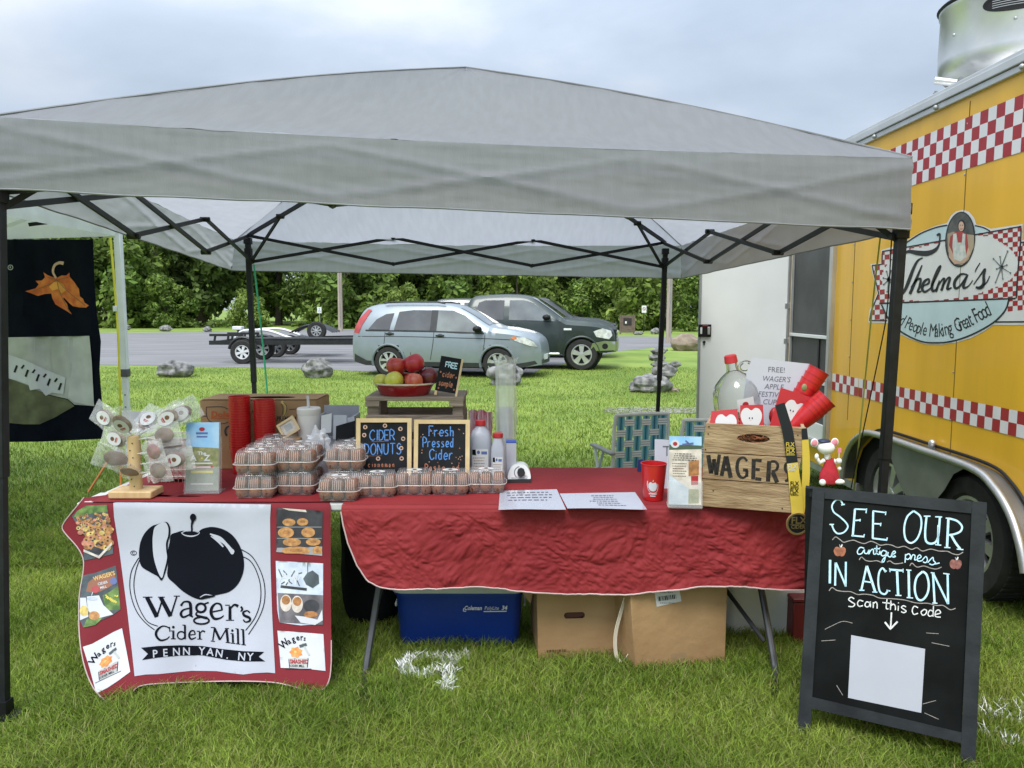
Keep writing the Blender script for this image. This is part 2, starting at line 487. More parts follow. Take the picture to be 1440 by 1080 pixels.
def make_tree(name, label, h, cr_, lm, seed, n=7000, low=0.15, size=0.26, group='trees along the far edge of the lot', ncl=26, cat_='tree'):
    r = random.Random(seed)
    t = thing(name, label, cat_, (0, 0, 0), group)
    blobs = []; tk = MB()
    top = h * 0.82
    tk.tube([(0, 0, -0.1), (0.05, 0, h * .2), (0.12, 0.05, h * .5), (0.1, -0.05, top)], [h * .028, h * .022, h * .014, h * .004], M_bark, 9)
    for i in range(ncl):
        f = i / (ncl - 1); z = h * (low + (0.93 - low) * f)
        prof = cr_ * (0.62 + 0.5 * math.sin(math.pi * min(1, (f * 0.85 + 0.12)))) * (1 if f < .75 else 1.15 - (f - .75) * 2.6)
        a = i * 2.4 + r.uniform(-.5, .5); q = prof * r.uniform(0.35, 0.85)
        br = cr_ * r.uniform(0.26, 0.46)
        x, y = math.cos(a) * q, math.sin(a) * q
        blobs.append((x, y, z, br))
        if i % 2 == 0 and f < .9:
            tk.tube([(0.08, 0, z * .7), (x * .5, y * .5, z * .88), (x, y, z)], [h * .008, h * .005, h * .002], M_bark, 5)
    tk.build('trunk', t, local=True)
    leaves(n, blobs, size, seed, lm, 'crown', t)
    return t
protos = [make_tree('broadleaf_tree', 'tall dark green oak-like tree in the woods edge, far left', 13, 4.4, LEAF[0], 1, 7000, size=.34),
          make_tree('broadleaf_tree', 'mid green maple-like tree', 12, 4.2, LEAF[1], 2, 8500),
          make_tree('broadleaf_tree', 'dark rounded tree', 11, 4.6, LEAF[0], 3, 12000, low=.08, size=.2)]
spots = [(-46, 70, 0, 1.1, 0), (-38.5, 66, 1, 1.0, 1), (-33, 72, 2, 1.1, 2), (-27, 67, 0, 1.0, 3), (-21.5, 71, 1, 1.08, .5), (-15, 68, 2, 1.0, 1.4),
         (-9, 71, 0, 1.0, 2.2), (-3, 67, 2, .95, 3.1), (3, 70, 1, 1.1, .3), (9, 66, 0, .95, 4), (14.5, 69, 2, 1.05, 5), (20, 66, 0, 1.0, 2), (26, 70, 1, 1.1, 3.3),
         (-51, 62, 2, 1.0, .4), (33, 68, 2, 1.2, 1), (-42, 80, 2, 1.25, 1.7), (-29, 82, 0, 1.3, .9), (-17, 81, 2, 1.3, 2.6), (-6, 82, 1, 1.35, .2), (6, 80, 2, 1.3, 3), (17, 81, 0, 1.3, 4.4)]
where = ['behind the black banner', 'right of the white tent pole', 'between the white tent pole and the left canopy leg', 'above the boat trailer wheel', 'behind the left canopy leg', 'beside the wooden utility pole',
         'behind the rear of the pale blue SUV', 'behind the SUV roof', 'above the gap between SUV and pickup', 'behind the pickup cab', 'behind the pickup bonnet', 'above the wooden notice board', 'behind the open white trailer door',
         'at the far left end of the row', 'hidden past the food trailer', 'in the second row at left', 'in the second row above the boat trailers', 'in the second row over the utility pole', 'in the second row over the SUV', 'in the second row over the pickup', 'in the second row over the notice board']
kinds = ['dark oak-like tree', 'mid green maple-like tree', 'dark low-branched rounded tree']
seen = set()
for (x, y, k, s_, a), wh in zip(spots, where):
    lb = kinds[k] + ' ' + wh
    if k not in seen:
        seen.add(k); o = protos[k]; o.location = (x, y, 0); o.rotation_euler = (0, 0, a); o.scale = (s_,) * 3; o['label'] = lb
    else: dup(protos[k], (x, y, 0), (0, 0, a), s_, lb)
bush = make_tree('leafy_shrub', 'bright yellow-green shrub at the woods edge', 4.2, 2.1, LEAF[2], 11, 3800, low=.08, size=.17, group='shrubs in front of the trees', ncl=18, cat_='shrub')
bush2 = make_tree('leafy_shrub', 'mid green shrub at the woods edge', 5, 2.5, LEAF[1], 12, 4500, low=.06, size=.19, group='shrubs in front of the trees', ncl=18, cat_='shrub')
bs = [(-20.5, 60, 0, .7, 'left of the SUV near the white parking sign'), (-13.4, 62, 1, 1.45, 'between the parking sign and the utility pole'), (-8.5, 60, 0, .8, 'just left of the SUV tailgate'), (-4, 63, 1, 1.3, 'over the SUV rear roof'),
      (0.5, 61, 0, 1.5, 'over the SUV windscreen'), (5.5, 59, 1, .75, 'behind the pickup bed'), (8.9, 56, 0, 1.45, 'right of the pickup cab'), (11.3, 58, 0, .8, 'behind the wooden notice board'), (13.2, 53, 1, .8, 'beside the white sign on a post'), (-27.5, 61, 1, .8, 'left of the left canopy leg'), (-32, 63, 1, 1.6, 'between the white tent pole and the canopy leg'),
      (15.2, 52, 0, .75, 'left of the open trailer door'), (-38, 61, 1, 1.1, 'beside the white tent pole')]
u0 = u1 = False
for x, y, k, s_, wh in bs:
    src = (bush, bush2)[k]; lb = ('yellow-green shrub ' if k == 0 else 'mid green shrub ') + wh
    a = rnd.uniform(0, 6)
    if (k == 0 and not u0) or (k == 1 and not u1):
        src.location = (x, y, 0); src.rotation_euler = (0, 0, a); src.scale = (s_,) * 3; src['label'] = lb
        if k == 0: u0 = True
        else: u1 = True
    else: dup(src, (x, y, 0), (0, 0, a), s_, lb)
# far wood mass: many leaf clumps in depth behind the first rows
gb = [(rnd.uniform(-75, 70), rnd.uniform(86, 100), rnd.uniform(1, 9), rnd.uniform(2.5, 4)) for _ in range(120)]
wd = leaves(26000, gb, 0.5, 77, LEAF[0], 'far_wood', None)
tag(wd, 'dark mass of far woodland closing the view behind the separate trees', 'woodland', kind='stuff')
gb = [(rnd.uniform(-60, 36), rnd.uniform(60, 66), rnd.uniform(-.3, .5), rnd.uniform(.5, 1.1)) for _ in range(150)]
wd = leaves(16000, gb, 0.2, 78, LEAF[1], 'undergrowth', None)
tag(wd, 'low green undergrowth along the foot of the trees', 'undergrowth', kind='stuff')
# ------------------------------------------------------------------ main grey canopy
M_fab = mat('grey_canopy_fabric', (0.405, 0.41, 0.435), 0.75, col2=(0.435, 0.44, 0.468), vscale=9, bump=0.25, bscale=60, transl=0.6, stretch=(3, .5, .6), detail=8, spec=0.25)
M_seam = mat('grey_seam_tape', (0.22, 0.225, 0.23), 0.8)
M_blk = mat('black_powder_coat', (0.011, 0.012, 0.014), 0.5, var=0.25, vscale=20, spec=0.3)
M_plas = mat('black_plastic', (0.008, 0.008, 0.009), 0.5, var=0.2, spec=0.3)
FL, FR = W(-1, 268, 3.0), W(1268, 322, 3.5)
RR, RL = W(935, 392, 7.05), W(350, 380, 6.6)
FLb, FRb = Z(6, 1008), Vector((FR.x - 0.05, FR.y, 0)); 
RRb, RLb = Vector((RR.x - 0.07, RR.y, 0)), Vector((RL.x + 0.02, RL.y, 0))
FRb = Vector((W(1236, 690, 3.5).x, 3.5, 0))
RRb = Vector((W(925, 585, 7.0).x - .02, 7.0, 0))
RLb = Vector((W(354, 545, 6.6).x + .03, 6.6, 0))
eFL, eFR, eRR, eRL = W(-14, 164, 2.97), W(1283, 222, 3.47), W(958, 345, 7.12), W(330, 338, 6.66)
vFL, vFR, vRR, vRL = W(-14, 267, 2.95), W(1280, 324, 3.45), W(958, 392, 7.12), W(326, 381, 6.66)
PEAK = W(655, 95, 5.05)
cent = (FL + FR + RR + RL) / 4
tent = thing('canopy_tent', 'grey pop-up canopy tent with black steel frame standing over the cider stall', 'canopy tent', (cent.x, cent.y, 0))
def lerp(a, b, t): return a + (b - a) * t
C4 = [eFL, eFR, eRR, eRL]
b = MB()
for i in range(4):
    A, B_ = C4[i], C4[(i + 1) % 4]
    def f(u, v, A=A, B_=B_, i=i):
        e_ = lerp(A, B_, u)
        hipu = abs(u - .5) * 2
        p = lerp(e_, PEAK, v)
        # fabric sags between hips, bulges over the arms, gathers near the peak
        sag = math.sin(math.pi * u) * math.sin(math.pi * v) * 0.10
        p.z += -sag + 0.035 * math.sin(math.pi * v) * hipu ** 6
        p.z += 0.012 * noise.noise((p.x * 2.2, p.y * 2.2, i)) * math.sin(math.pi * min(1, v * 1.2)) + 0.006 * noise.noise((p.x * 7, p.y * 3, i))
        p.z += .006 * noise.noise((u * 34, v * 2.2, i + 7)) * (1 - v) ** 2 + .004 * noise.noise((u * 14, v * 9, i))
        p.z -= 0.02 * math.sin(math.pi * u) * (1 - v)
        return p
    b.grid(f, 90, 36, M_fab)
b.build('roof', tent, weld=True, ang=60)
for c_ in C4:
    g = MB(); g.tube([lerp(c_, PEAK, q / 20) + Vector((0, 0, .003 + .035 * math.sin(math.pi * q / 20))) for q in range(21)], .005, M_seam, 5); g.build('hip_seam', tent)
vb = [vFL, vFR, vRR, vRL]
for i in range(4):
    A, B_, a2, b2 = C4[i], C4[(i + 1) % 4], vb[i], vb[(i + 1) % 4]
    out = (lerp(A, B_, .5) - Vector((cent.x, cent.y, lerp(A, B_, .5).z))).normalized()
    def f(u, v, A=A, B_=B_, a2=a2, b2=b2, i=i, out=out):
        p = lerp(lerp(A, B_, u), lerp(a2, b2, u), v)
        p.z -= 0.02 * math.sin(math.pi * u) * (1 - v)
        # folds pulled along the scissor bars behind the cloth
        x = u * 3; k = int(min(2, x)); fx = x - k
        d1 = abs(v - (0.12 + 0.76 * fx)); d2 = abs(v - (0.88 - 0.76 * fx))
        p += out * (0.010 * math.exp(-(d1 / .05) ** 2) + 0.010 * math.exp(-(d2 / .05) ** 2)) * math.sin(math.pi * v) ** .5
        en = math.exp(-((0.5 - abs(u - .5)) / .07) ** 2)
        p += out * (0.006 * noise.noise((u * 7, v * 2.5, i * 3.3)) + 0.002 * en * math.sin(v * 22 + u * 30) + 0.004 * noise.noise((u * 30, v * 12, i)))
        p.z += 0.006 * noise.noise((u * 12, i, 0)) * v
        return p
    vo = MB(); vo.grid(f, 110, 22, M_fab)
    vo.tube([f(q / 80, 1.0) + Vector((0, 0, 0.004)) for q in range(81)], 0.0035, M_seam, 5)
    vo.build('valance', tent, ang=70)
legs = [(FL, FLb, 0.30), (FR, FRb, 0.35), (RR, RRb, 0.25), (RL, RLb, 0.25)]
def sqbar(mb, a, b_, w_, m): mb.bar(a, b_, w_, w_, m, up=(0, 1, 0))
for top, bot, k in legs:
    lg = MB(); tp = top + Vector((0, 0, 0.10 if top.y < 4 else .26))
    mid = lerp(tp, bot, 0.56)
    sqbar(lg, tp, mid, 0.042, M_blk)
    lo = lg.build('leg', tent, bevel=.003)
    ig = MB(); sqbar(ig, mid + (tp - bot) * .05, bot + Vector((0, 0, .02)), 0.033, M_blk); ig.build('inner_leg', lo, bevel=.002)
    fg = MB(); fg.box(bot + Vector((0.01, 0, 0.006)), (0.1, 0.08, 0.012), M_blk); fg.bar(bot + Vector((0, 0, .0)), bot + Vector((0, 0, .07)), .05, .05, M_plas); fg.build('foot', lo)
    sg = MB(); sg.bar(lerp(tp, bot, .035), lerp(tp, bot, .07), .056, .056, M_plas, up=(0, 1, 0)); sg.build('slider', lo, bevel=.004); sg = MB(); sg.bar(tp - Vector((0, 0, .04)), tp + Vector((0, 0, .012)), .06, .06, M_plas, up=(0, 1, 0)); sg.build('bracket', lo, bevel=.004)
tT = [Vector((t_.x, t_.y, z_)) for t_, z_ in ((FL, 2.21), (FR, 2.14), (RR, 2.19), (RL, 2.21))]
tB = [lerp(t_, b_, .155) for t_, b_ in ((FL, FLb), (FR, FRb), (RR, RRb), (RL, RLb))]
tB = [Vector((q.x, q.y, t_.z - .225)) for q, t_ in zip(tB, tT)]
for i in range(4):
    j = (i + 1) % 4
    if i == 0:   # front truss sits behind the valance
        A0, A1, B0, B1 = tT[0], tB[0] + Vector((0, 0, .06)), tT[1], tB[1] + Vector((0, 0, .06))
    else: A0, A1, B0, B1 = tT[i], tB[i], tT[j], tB[j]
    inn = (cent - lerp(tT[i], tT[j], .5)); inn.z = 0; inn.normalize()
    for k in range(3):
        t0, t1 = k / 3, (k + 1) / 3
        T0, T1, Q0, Q1 = lerp(A0, B0, t0), lerp(A0, B0, t1), lerp(A1, B1, t0), lerp(A1, B1, t1)
        g = MB(); g.bar(T0 + inn * .012, Q1 + inn * .012, .014, .026, M_blk); g.build('truss_bar', tent)
        g = MB(); g.bar(Q0 + inn * .032, T1 + inn * .032, .014, .026, M_blk); g.build('truss_bar', tent)
        if k:
            for q in (T0, Q0):
                g = MB(); g.tube([q - inn * .01 + Vector((0, 0, -.0)), q + inn * .055], .017, M_plas, 8); g.build('truss_joint', tent)
for i in range(4):
    up = PEAK - Vector((0, 0, .12))
    h_ = lerp(tT[i], up, .42) - Vector((0, 0, .05))
    g = MB(); g.bar(tT[i], h_, .018, .03, M_blk); g.bar(h_, up, .016, .026, M_blk); g.build('roof_arm', tent)
    g = MB(); g.bar(tB[i] + Vector((0, 0, -.02)), lerp(tT[i], h_, .45), .014, .024, M_blk); g.build('arm_brace', tent)
    g = MB(); g.tube([lerp(tT[i], h_, .45) - Vector((0.03, 0, 0)), lerp(tT[i], h_, .45) + Vector((0.03, 0, 0))], .02, M_plas, 8); g.build('arm_joint', tent)
g = MB(); g.tube([PEAK - Vector((0, 0, .34)), PEAK - Vector((0, 0, .03))], .02, M_blk, 10); g.lathe([(.0, -.02), (.07, -.02), (.05, .0), (0, .012)], M_plas, PEAK - Vector((0, 0, .03))); g.build('peak_hub', tent)
# vent dots in the back roof panel
# ------------------------------------------------------------------ ropes
M_grn = mat('green_nylon_rope', (0.05, 0.42, 0.22), 0.6); M_yel = mat('yellow_webbing', (0.62, 0.56, 0.04), 0.6); M_ylg = mat('yellow_green_cord', (0.30, 0.33, 0.06), 0.7)
def rope(name, label, pts, r_, m, cat_='rope'):
    g = MB(); g.tube(cat(pts, 5), r_, m, 6); return tag(g.build(name), label, cat_)
rope('guy_rope', 'green guy rope hanging beside the left rear canopy leg', [W(357, 372, 6.5), W(366, 450, 6.45), W(376, 552, 6.4), W(384, 640, 6.4)], .0075, M_grn)
rope('guy_rope', 'thin yellow-green cord left of the right front canopy leg', [W(1240, 316, 3.75), W(1228, 420, 3.9), W(1216, 540, 4.0), W(1205, 650, 4.1), Z(1192, 770)], .004, M_ylg)
rope('guy_rope', 'thin dark cord slanting close along the right front canopy leg', [W(1254, 330, 3.7), W(1248, 430, 3.8), W(1236, 500, 3.9), W(1196, 690, 4.1)], .003, M_plas)
# ------------------------------------------------------------------ neighbour's white tent
M_wfab = mat('white_tent_fabric', (0.68, 0.69, 0.70), 0.75, var=0.08, vscale=4, transl=0.35, bump=0.2, bscale=20)
M_wpow = mat('white_powder_coat', (0.70, 0.72, 0.74), 0.4, var=0.06)
NR = W(166, 332, 7.0); NF = Vector((NR.x + .12, 3.6, NR.z + .04)); NL = Vector((NR.x - 3.0, 7.0, NR.z)); NK = Vector((NR.x - 3.0, 3.6, NR.z + .04))
npk = (NR + NK) / 2 + Vector((0, 0, 1.1))
nt_ = thing('canopy_tent', 'white neighbouring canopy tent with white legs at the left edge', 'canopy tent', ((NR.x + NL.x) / 2, 5.3, 0))
cs = [NF, NR, NL, NK]; vh = Vector((0, 0, .24))
g = MB()
for i in range(4):
    A, B_ = cs[i] + vh, cs[(i + 1) % 4] + vh
    g.grid(lambda u, v, A=A, B_=B_: lerp(lerp(A, B_, u), npk, v) - Vector((0, 0, .08 * math.sin(math.pi * u) * math.sin(math.pi * v))), 16, 10, M_wfab)
g.build('roof', nt_, weld=True)
for i in range(4):
    A, B_ = cs[i], cs[(i + 1) % 4]
    g = MB(); g.grid(lambda u, v, A=A, B_=B_: lerp(A, B_, u) + vh * (1 - v) + Vector((.012 * noise.noise((u * 8, v * 3, i)), .012 * noise.noise((u * 9, v * 4, 5 + i)), -.03 * math.sin(math.pi * u) * v)), 40, 8, M_wfab); g.build('valance', nt_)
for c, bt in ((NR, Vector((W(182, 640, 7).x, 7, 0))), (NF, Vector((NF.x, NF.y, 0))), (NL, Vector((NL.x, NL.y, 0)))):
    g = MB(); g.bar(c + Vector((0, 0, .1)), lerp(c, bt, .55), .058, .058, M_wpow, up=(0, 1, 0)); lo = g.build('leg', nt_, bevel=.004)
    g = MB(); g.bar(lerp(c, bt, .54), bt, .044, .044, M_wpow, up=(0, 1, 0))
    for k in range(6): 
        q = lerp(c, bt, .64 + k * .05); g.box(q + Vector((0, -.0225, 0)), (.012, .003, .012), M_plas)
    g.build('inner_leg', lo, bevel=.003)
    g = MB(); q = lerp(c, bt, .55); g.box(q, (.07, .07, .07), mat('dark_grey_clip', (.08, .08, .09))); g.build('clip', lo, bevel=.006)
g = MB(); g.bar(W(40, 316, 6.6), W(140, 304, 6.9), .02, .03, M_blk); g.build('truss_bar', nt_)
g = MB(); g.bar(W(10, 318, 6.4), W(60, 300, 6.6), .02, .03, M_wpow); g.build('truss_bar', nt_)
rope('tie_strap', 'yellow tie-down strap hanging beside the white tent pole', [W(155, 334, 6.9), W(161, 400, 6.87), W(166, 470, 6.85), W(169, 560, 6.8), Z(172, 676)], .010, M_yel, 'strap')
g = MB(); g.box(W(161.5, 434, 6.84), (.03, .02, .05), M_wpow); tag(g.build('strap_buckle', bevel=.004), 'small white buckle on the yellow tie-down strap', 'buckle')
# black banner
M_bban = mat('black_banner_fabric', (0.004, 0.006, 0.012), 0.9, var=0.2, bump=0.15, bscale=8, spec=0.1)
M_orl = mat('orange_print', (0.52, 0.105, 0.025), 0.8, col2=(0.70, 0.22, 0.04), vscale=14); M_orl2 = mat('light_orange_print', (0.75, 0.33, 0.06), 0.8, var=.2)
M_stem = mat('tan_print', (0.62, 0.42, 0.28), 0.8); M_gp = mat('grey_photo_print', (0.36, 0.37, 0.35), 0.8, col2=(0.50, 0.51, 0.48), vscale=5); M_gp2 = mat('light_grey_print', (0.50, 0.51, 0.49), 0.8, var=.12)
M_ol = mat('olive_print', (0.11, 0.115, 0.06), 0.8, var=.3, vscale=8); M_wp = mat('white_print', (0.58, 0.59, 0.62), 0.8, var=.05)
def bbm(px, py, off=0.0):
    p = W(px, py, 6.95)
    wv = 0.03 * math.sin(p.x * 9 + 1) * min(1, max(0, (p.x + 5.2))) + 0.02 * math.sin(p.x * 21 + p.z * 2)
    return W(px, py, 6.95 + wv - off)
bz = thing('banner_flag', 'black hanging banner printed with an orange maple leaf, at the left edge', 'banner', (W(60, 500, 6.95).x, 6.95, 0.4))
g = MB(); g.fill([(-190, 337), (131, 337), (133, 400), (136, 440), (142, 480), (140, 520), (143, 560), (147, 592), (144, 617), (60, 621), (-190, 624)], bbm, M_bban, 0, 12); g.build('cloth', bz)
g = MB(); zb = zm(0, 330, 4.5, bbm); L3 = .008
leaf = [(355, 275), (325, 265), (300, 255), (275, 238), (285, 270), (265, 290), (225, 292), (245, 315), (225, 340), (160, 358), (200, 372), (240, 388), (285, 375), (325, 372), (330, 400), (350, 440), (385, 462), (420, 482), (455, 505), (432, 470), (425, 440), (400, 405), (405, 398), (430, 425), (460, 452), (500, 460), (545, 462), (562, 448), (535, 430), (525, 405), (505, 390), (500, 345), (470, 300), (440, 265), (440, 240), (420, 258), (390, 258), (370, 268)]
g.fill(leaf, zb, M_orl, L3, 25); g.fill([(340, 300), (310, 330), (330, 355), (365, 345), (390, 372), (420, 350), (400, 315), (370, 295)], zb, M_orl2, L3 + .004, 25)
g.pen([(355, 275, 12), (335, 235, 14), (345, 195, 16), (375, 178, 18), (402, 182, 22)], 14, zb, M_stem, L3 + .004)
for s_ in ([(360, 285), (300, 320), (200, 360)], [(360, 285), (380, 370), (440, 490)], [(360, 285), (430, 360), (540, 450)], [(360, 285), (300, 270)], [(365, 285), (430, 270)]): g.pen(s_, 3, zb, M_ol, L3 + .008)
g.build('leaf_print', bz)
g = MB(); g.fill([(40, 650), (565, 640), (580, 800), (590, 1060), (600, 1085), (470, 1075), (430, 1040), (300, 1010), (180, 960), (40, 905)], zb, M_gp, L3, 25)
g.fill([(462, 645), (565, 640), (580, 800), (595, 1085), (470, 1060), (430, 1030), (455, 850)], zb, M_gp2, L3 + .005, 25)
g.fill([(40, 755), (150, 790), (280, 850), (415, 905), (400, 1010), (330, 1000), (290, 1020), (250, 975), (190, 985), (180, 950), (110, 925), (40, 905)], zb, M_wp, L3 + .008, 20)
for k in range(5):
    x, y = 95 + k * 70, 850 + k * 28
    g.fill([(x - 10, y + 18), (x + 6, y - 25), (x + 18, y - 20), (x + 2, y + 24)], zb, M_plas, L3 + .012)
    if k: g.fill([(x - 35, y - 34), (x - 18, y - 56), (x - 8, y - 50), (x - 24, y - 28)], zb, M_plas, L3 + .012)
g.fill([(40, 905), (180, 955), (300, 1015), (430, 1045), (470, 1085), (350, 1155), (250, 1200), (150, 1200), (40, 1190)], zb, M_ol, L3 + .004, 25)
for x in (240, 340, 455): g.pen([(x - 20, 650), (x - 24, 780), (x - 10, 860)], 3, zb, M_gp2, L3 + .006)
g.build('photo_print', bz)
g = MB(); g.pen(ell(66, 207, 15, 15, 16), 3, zb, M_wp, L3, closed=True); g.text('R', zb, M_wp, 60, 214, 14, off=L3); g.pen([(38, 232), (38, 252)], 9, zb, M_wp, L3)
g.build('trademark_print', bz)
# ------------------------------------------------------------------ food trailer
M_yel_p = mat('yellow_trailer_paint', (0.80, 0.435, 0.020), 0.38, var=0.07, vscale=3, stretch=(1, 1.5, .22), detail=8, coat=0.25, bump=0.04, bscale=2.5)
M_alu = mat('brushed_aluminium', (0.52, 0.52, 0.51), 0.42, metal=0.85, var=0.12, vscale=3, bump=0.1, bscale=18)
M_alud = mat('dull_aluminium', (0.40, 0.41, 0.41), 0.5, metal=0.6, var=0.15, vscale=4)
M_wht = mat('white_gloss_panel', (0.76, 0.78, 0.77), 0.35, var=0.03, vscale=3)
M_scr = mat('grey_screen_mesh', (0.075, 0.078, 0.075), 0.7, var=0.2, vscale=3)
M_dark = mat('dark_interior', (0.01, 0.01, 0.011), 0.9, var=0)
M_rub = mat('tyre_rubber', (0.022, 0.021, 0.02), 0.8, var=0.25, vscale=15)
M_red_v = mat('red_vinyl', (0.36, 0.018, 0.024), 0.45, var=0.06); M_wht_v = mat('white_vinyl', (0.74, 0.72, 0.70), 0.45, var=0.04)
M_blu_v = mat('pale_blue_vinyl', (0.53, 0.655, 0.67), 0.45, var=0.04); M_blk_v = mat('black_vinyl', (0.010, 0.012, 0.016), 0.5, var=0)
TX = 2.56
ts = plane_map((TX, 5, 1), (-1, 0, 0))
tl = thing('food_trailer', 'yellow food trailer with red and white checkered bands and a round roof fan', 'food trailer', (3.66, 4.6, 0))
def yz(y, z, off=0.0): return Vector((TX - off, y, z))
g = MB()
arch = [(5.62, .30), (5.60, .44), (5.52, .58), (5.38, .68), (5.2, .735), (4.05, .735), (3.86, .68), (3.72, .58), (3.63, .44), (3.60, .30)]
body = [(6.16, .30)] + arch + [(0.6, .30), (0.6, 2.80), (7.5, 2.80), (7.5, .30), (7.12, .30), (7.12, 2.55), (6.16, 2.55)]
g.fill(body, yz, M_yel_p, 0)
g.fill([(7.5, .30), (7.5, .44), (6.1, .44), (6.1, .30)], yz, M_yel_p, 0.004)
# far end, near end, roof
g.quad([(TX, 7.5, .30), (4.8, 7.5, .30), (4.8, 7.5, 2.8), (TX, 7.5, 2.8)], M_yel_p)
g.quad([(TX, .6, .30), (4.8, .6, .30), (4.8, .6, 2.8), (TX, .6, 2.8)], M_yel_p)
g.quad([(4.8, .6, .30), (4.8, 7.5, .30), (4.8, 7.5, 2.8), (4.8, .6, 2.8)], M_yel_p)
g.build('side_wall', tl, smooth=False)
g = MB(); g.grid(lambda u, v: Vector((TX + .02 + (2.2) * u, .6 + 6.9 * v, 2.86 + .06 * math.sin(math.pi * u))), 12, 2, M_alu); g.build('roof_skin', tl)
g = MB()
for z0, z1, o in ((2.775, 2.81, .022), (2.813, 2.858, .034), (2.861, 2.885, .018)): g.box((TX - o / 2 + .01, 4.05, (z0 + z1) / 2), (o + .02, 6.95, z1 - z0), mat('pale_rail_metal', (.56, .57, .57), .45, .35, var=.06))
g.build('roof_rail', tl, bevel=.004)
for k in range(8):
    q = MB(); y = 1.6 + k * .78; q.ball((TX - .03, y, 2.79), .016, M_alud, 10, 6); q.build('rivet', tl)
g = MB(); g.box((TX + .05, 6.56, .27), (.1, 1.9, .06), M_alud); g.build('bottom_rail', tl, bevel=.004); g = MB(); g.box((TX + .05, 1.9, .27), (.1, 3.3, .06), M_alud); g.build('bottom_rail', tl, bevel=.004)
g = MB(); g.box((3.7, 4.6, .5), (1.7, 3.2, .3), M_dark); g.box((TX + .45, 4.6, .52), (.86, 2.1, .44), M_dark); g.build('underbody', tl)
# panel seams
for y in (5.80, 4.42, 3.25): g = MB(); g.box((TX - .0005, y, 1.75), (.003, .005, 2.0), mat('panel_sealant', (.12, .07, .01))); g.build('panel_seam', tl, smooth=False)
g = MB()
for y in (5.80, 4.42, 3.25):
    for z in np.arange(.95, 2.72, .28): g.ball((TX - .001, y + .012, float(z)), .006, M_alud, 6, 4)
tag(g.build('screw_row', tl), kind='stuff')
# checker bands
def checker(y0, y1, z1, rows, cell, name):
    q = MB(); n = int((y0 - y1) / cell)
    for i in range(n):
        for j in range(rows):
            a, c = y0 - i * cell, z1 - j * cell
            q.quad([(TX - .003, a, c - cell), (TX - .003, a - cell, c - cell), (TX - .003, a - cell, c), (TX - .003, a, c)], M_red_v if (i + j) % 2 else M_wht_v)
    q.build(name, tl, smooth=False)
checker(6.10, .7, 2.665, 4, .0715, 'checker_band')
checker(6.10, 5.63, 1.082, 2, .066, 'checker_band')
checker(5.63, .7, 1.082, 2, .066, 'checker_band')
# side door opening, frame, screen, open white door
g = MB()
for y in (6.14, 7.10): g.box((TX - .012, y, 1.52), (.05, .055, 2.12), M_alu)
g.box((TX - .012, 6.62, 2.56), (.05, .98, .05), M_alu); g.box((TX - .014, 6.62, .47), (.055, .98, .06), M_alu)
g.box((TX - .006, 7.06, 1.5), (.02, .03, 2.0), mat('tan_door_jamb', (.45, .38, .29), .6))
g.build('door_frame', tl, bevel=.004)
sd_ = MB(); sd_.box((TX + .012, 6.62, 1.52), (.012, .9, 2.05), M_scr); sdo = sd_.build('screen_door', tl, smooth=False)
g = MB()
for z in (1.36, .98): g.box((TX - .006, 6.62, z), (.02, .86, .028), M_wht)
g.box((TX - .004, 6.62, .56), (.016, .86, .16), M_wht)
for y in (6.2, 7.04): g.box((TX - .003, y, 1.5), (.014, .035, 1.98), M_alud)
g.build('frame', sdo, bevel=.003)
g = MB(); g.box((TX - .001, 6.40, 1.17), (.01, .03, .34), M_plas); g.build('latch_panel', sdo)
DY = 7.06
dv = MB()
dA, dB = W(984, 440, DY).x, W(1108, 440, DY).x
zb_, zt_ = W(980, 603, DY).z, 2.5
dv.box(((dA + dB) / 2, DY + .02, (zb_ + zt_) / 2), (dB - dA, .04, zt_ - zb_), M_wht)
door = dv.build('door', tl, bevel=.004)
g = MB()
for x in (dA + .006, dB - .004): g.box((x, DY + .02, (zb_ + zt_) / 2), (.016, .05, zt_ - zb_ + .01), M_alud)
for z in (zb_ - .004,): g.box(((dA + dB) / 2, DY + .02, z), (dB - dA + .02, .05, .016), M_plas)
g.build('edge_trim', door, bevel=.003)
g = MB(); c = W(991, 465, DY - .012); g.box(c, (.115, .025, .115), M_plas); g.box(c + Vector((.035, -.014, 0)), (.025, .008, .07), mat('worn_silver', (.5, .5, .5), .4, .7)); g.box(c + Vector((-.035, -.014, 0)), (.018, .006, .06), M_wht); g.box(c + Vector((0, -.014, .045)), (.05, .006, .012), M_red_v); g.build('lock', door, bevel=.006)
g = MB(); c = W(990, 481, DY - .004); g.tube([c + Vector((0, .004, 0)), c + Vector((0, -.012, 0))], .012, M_plas, 10); g.bar(c + Vector((0, -.008, 0)), c + Vector((0, -.008, -.03)), .009, .006, M_plas); g.build('keyhole', door)
for z in (1.62, 1.30):
    g = MB(); g.box((dB + .02, DY + .01, z), (.10, .03, .05), M_alu); g.build('hinge', door, bevel=.003)
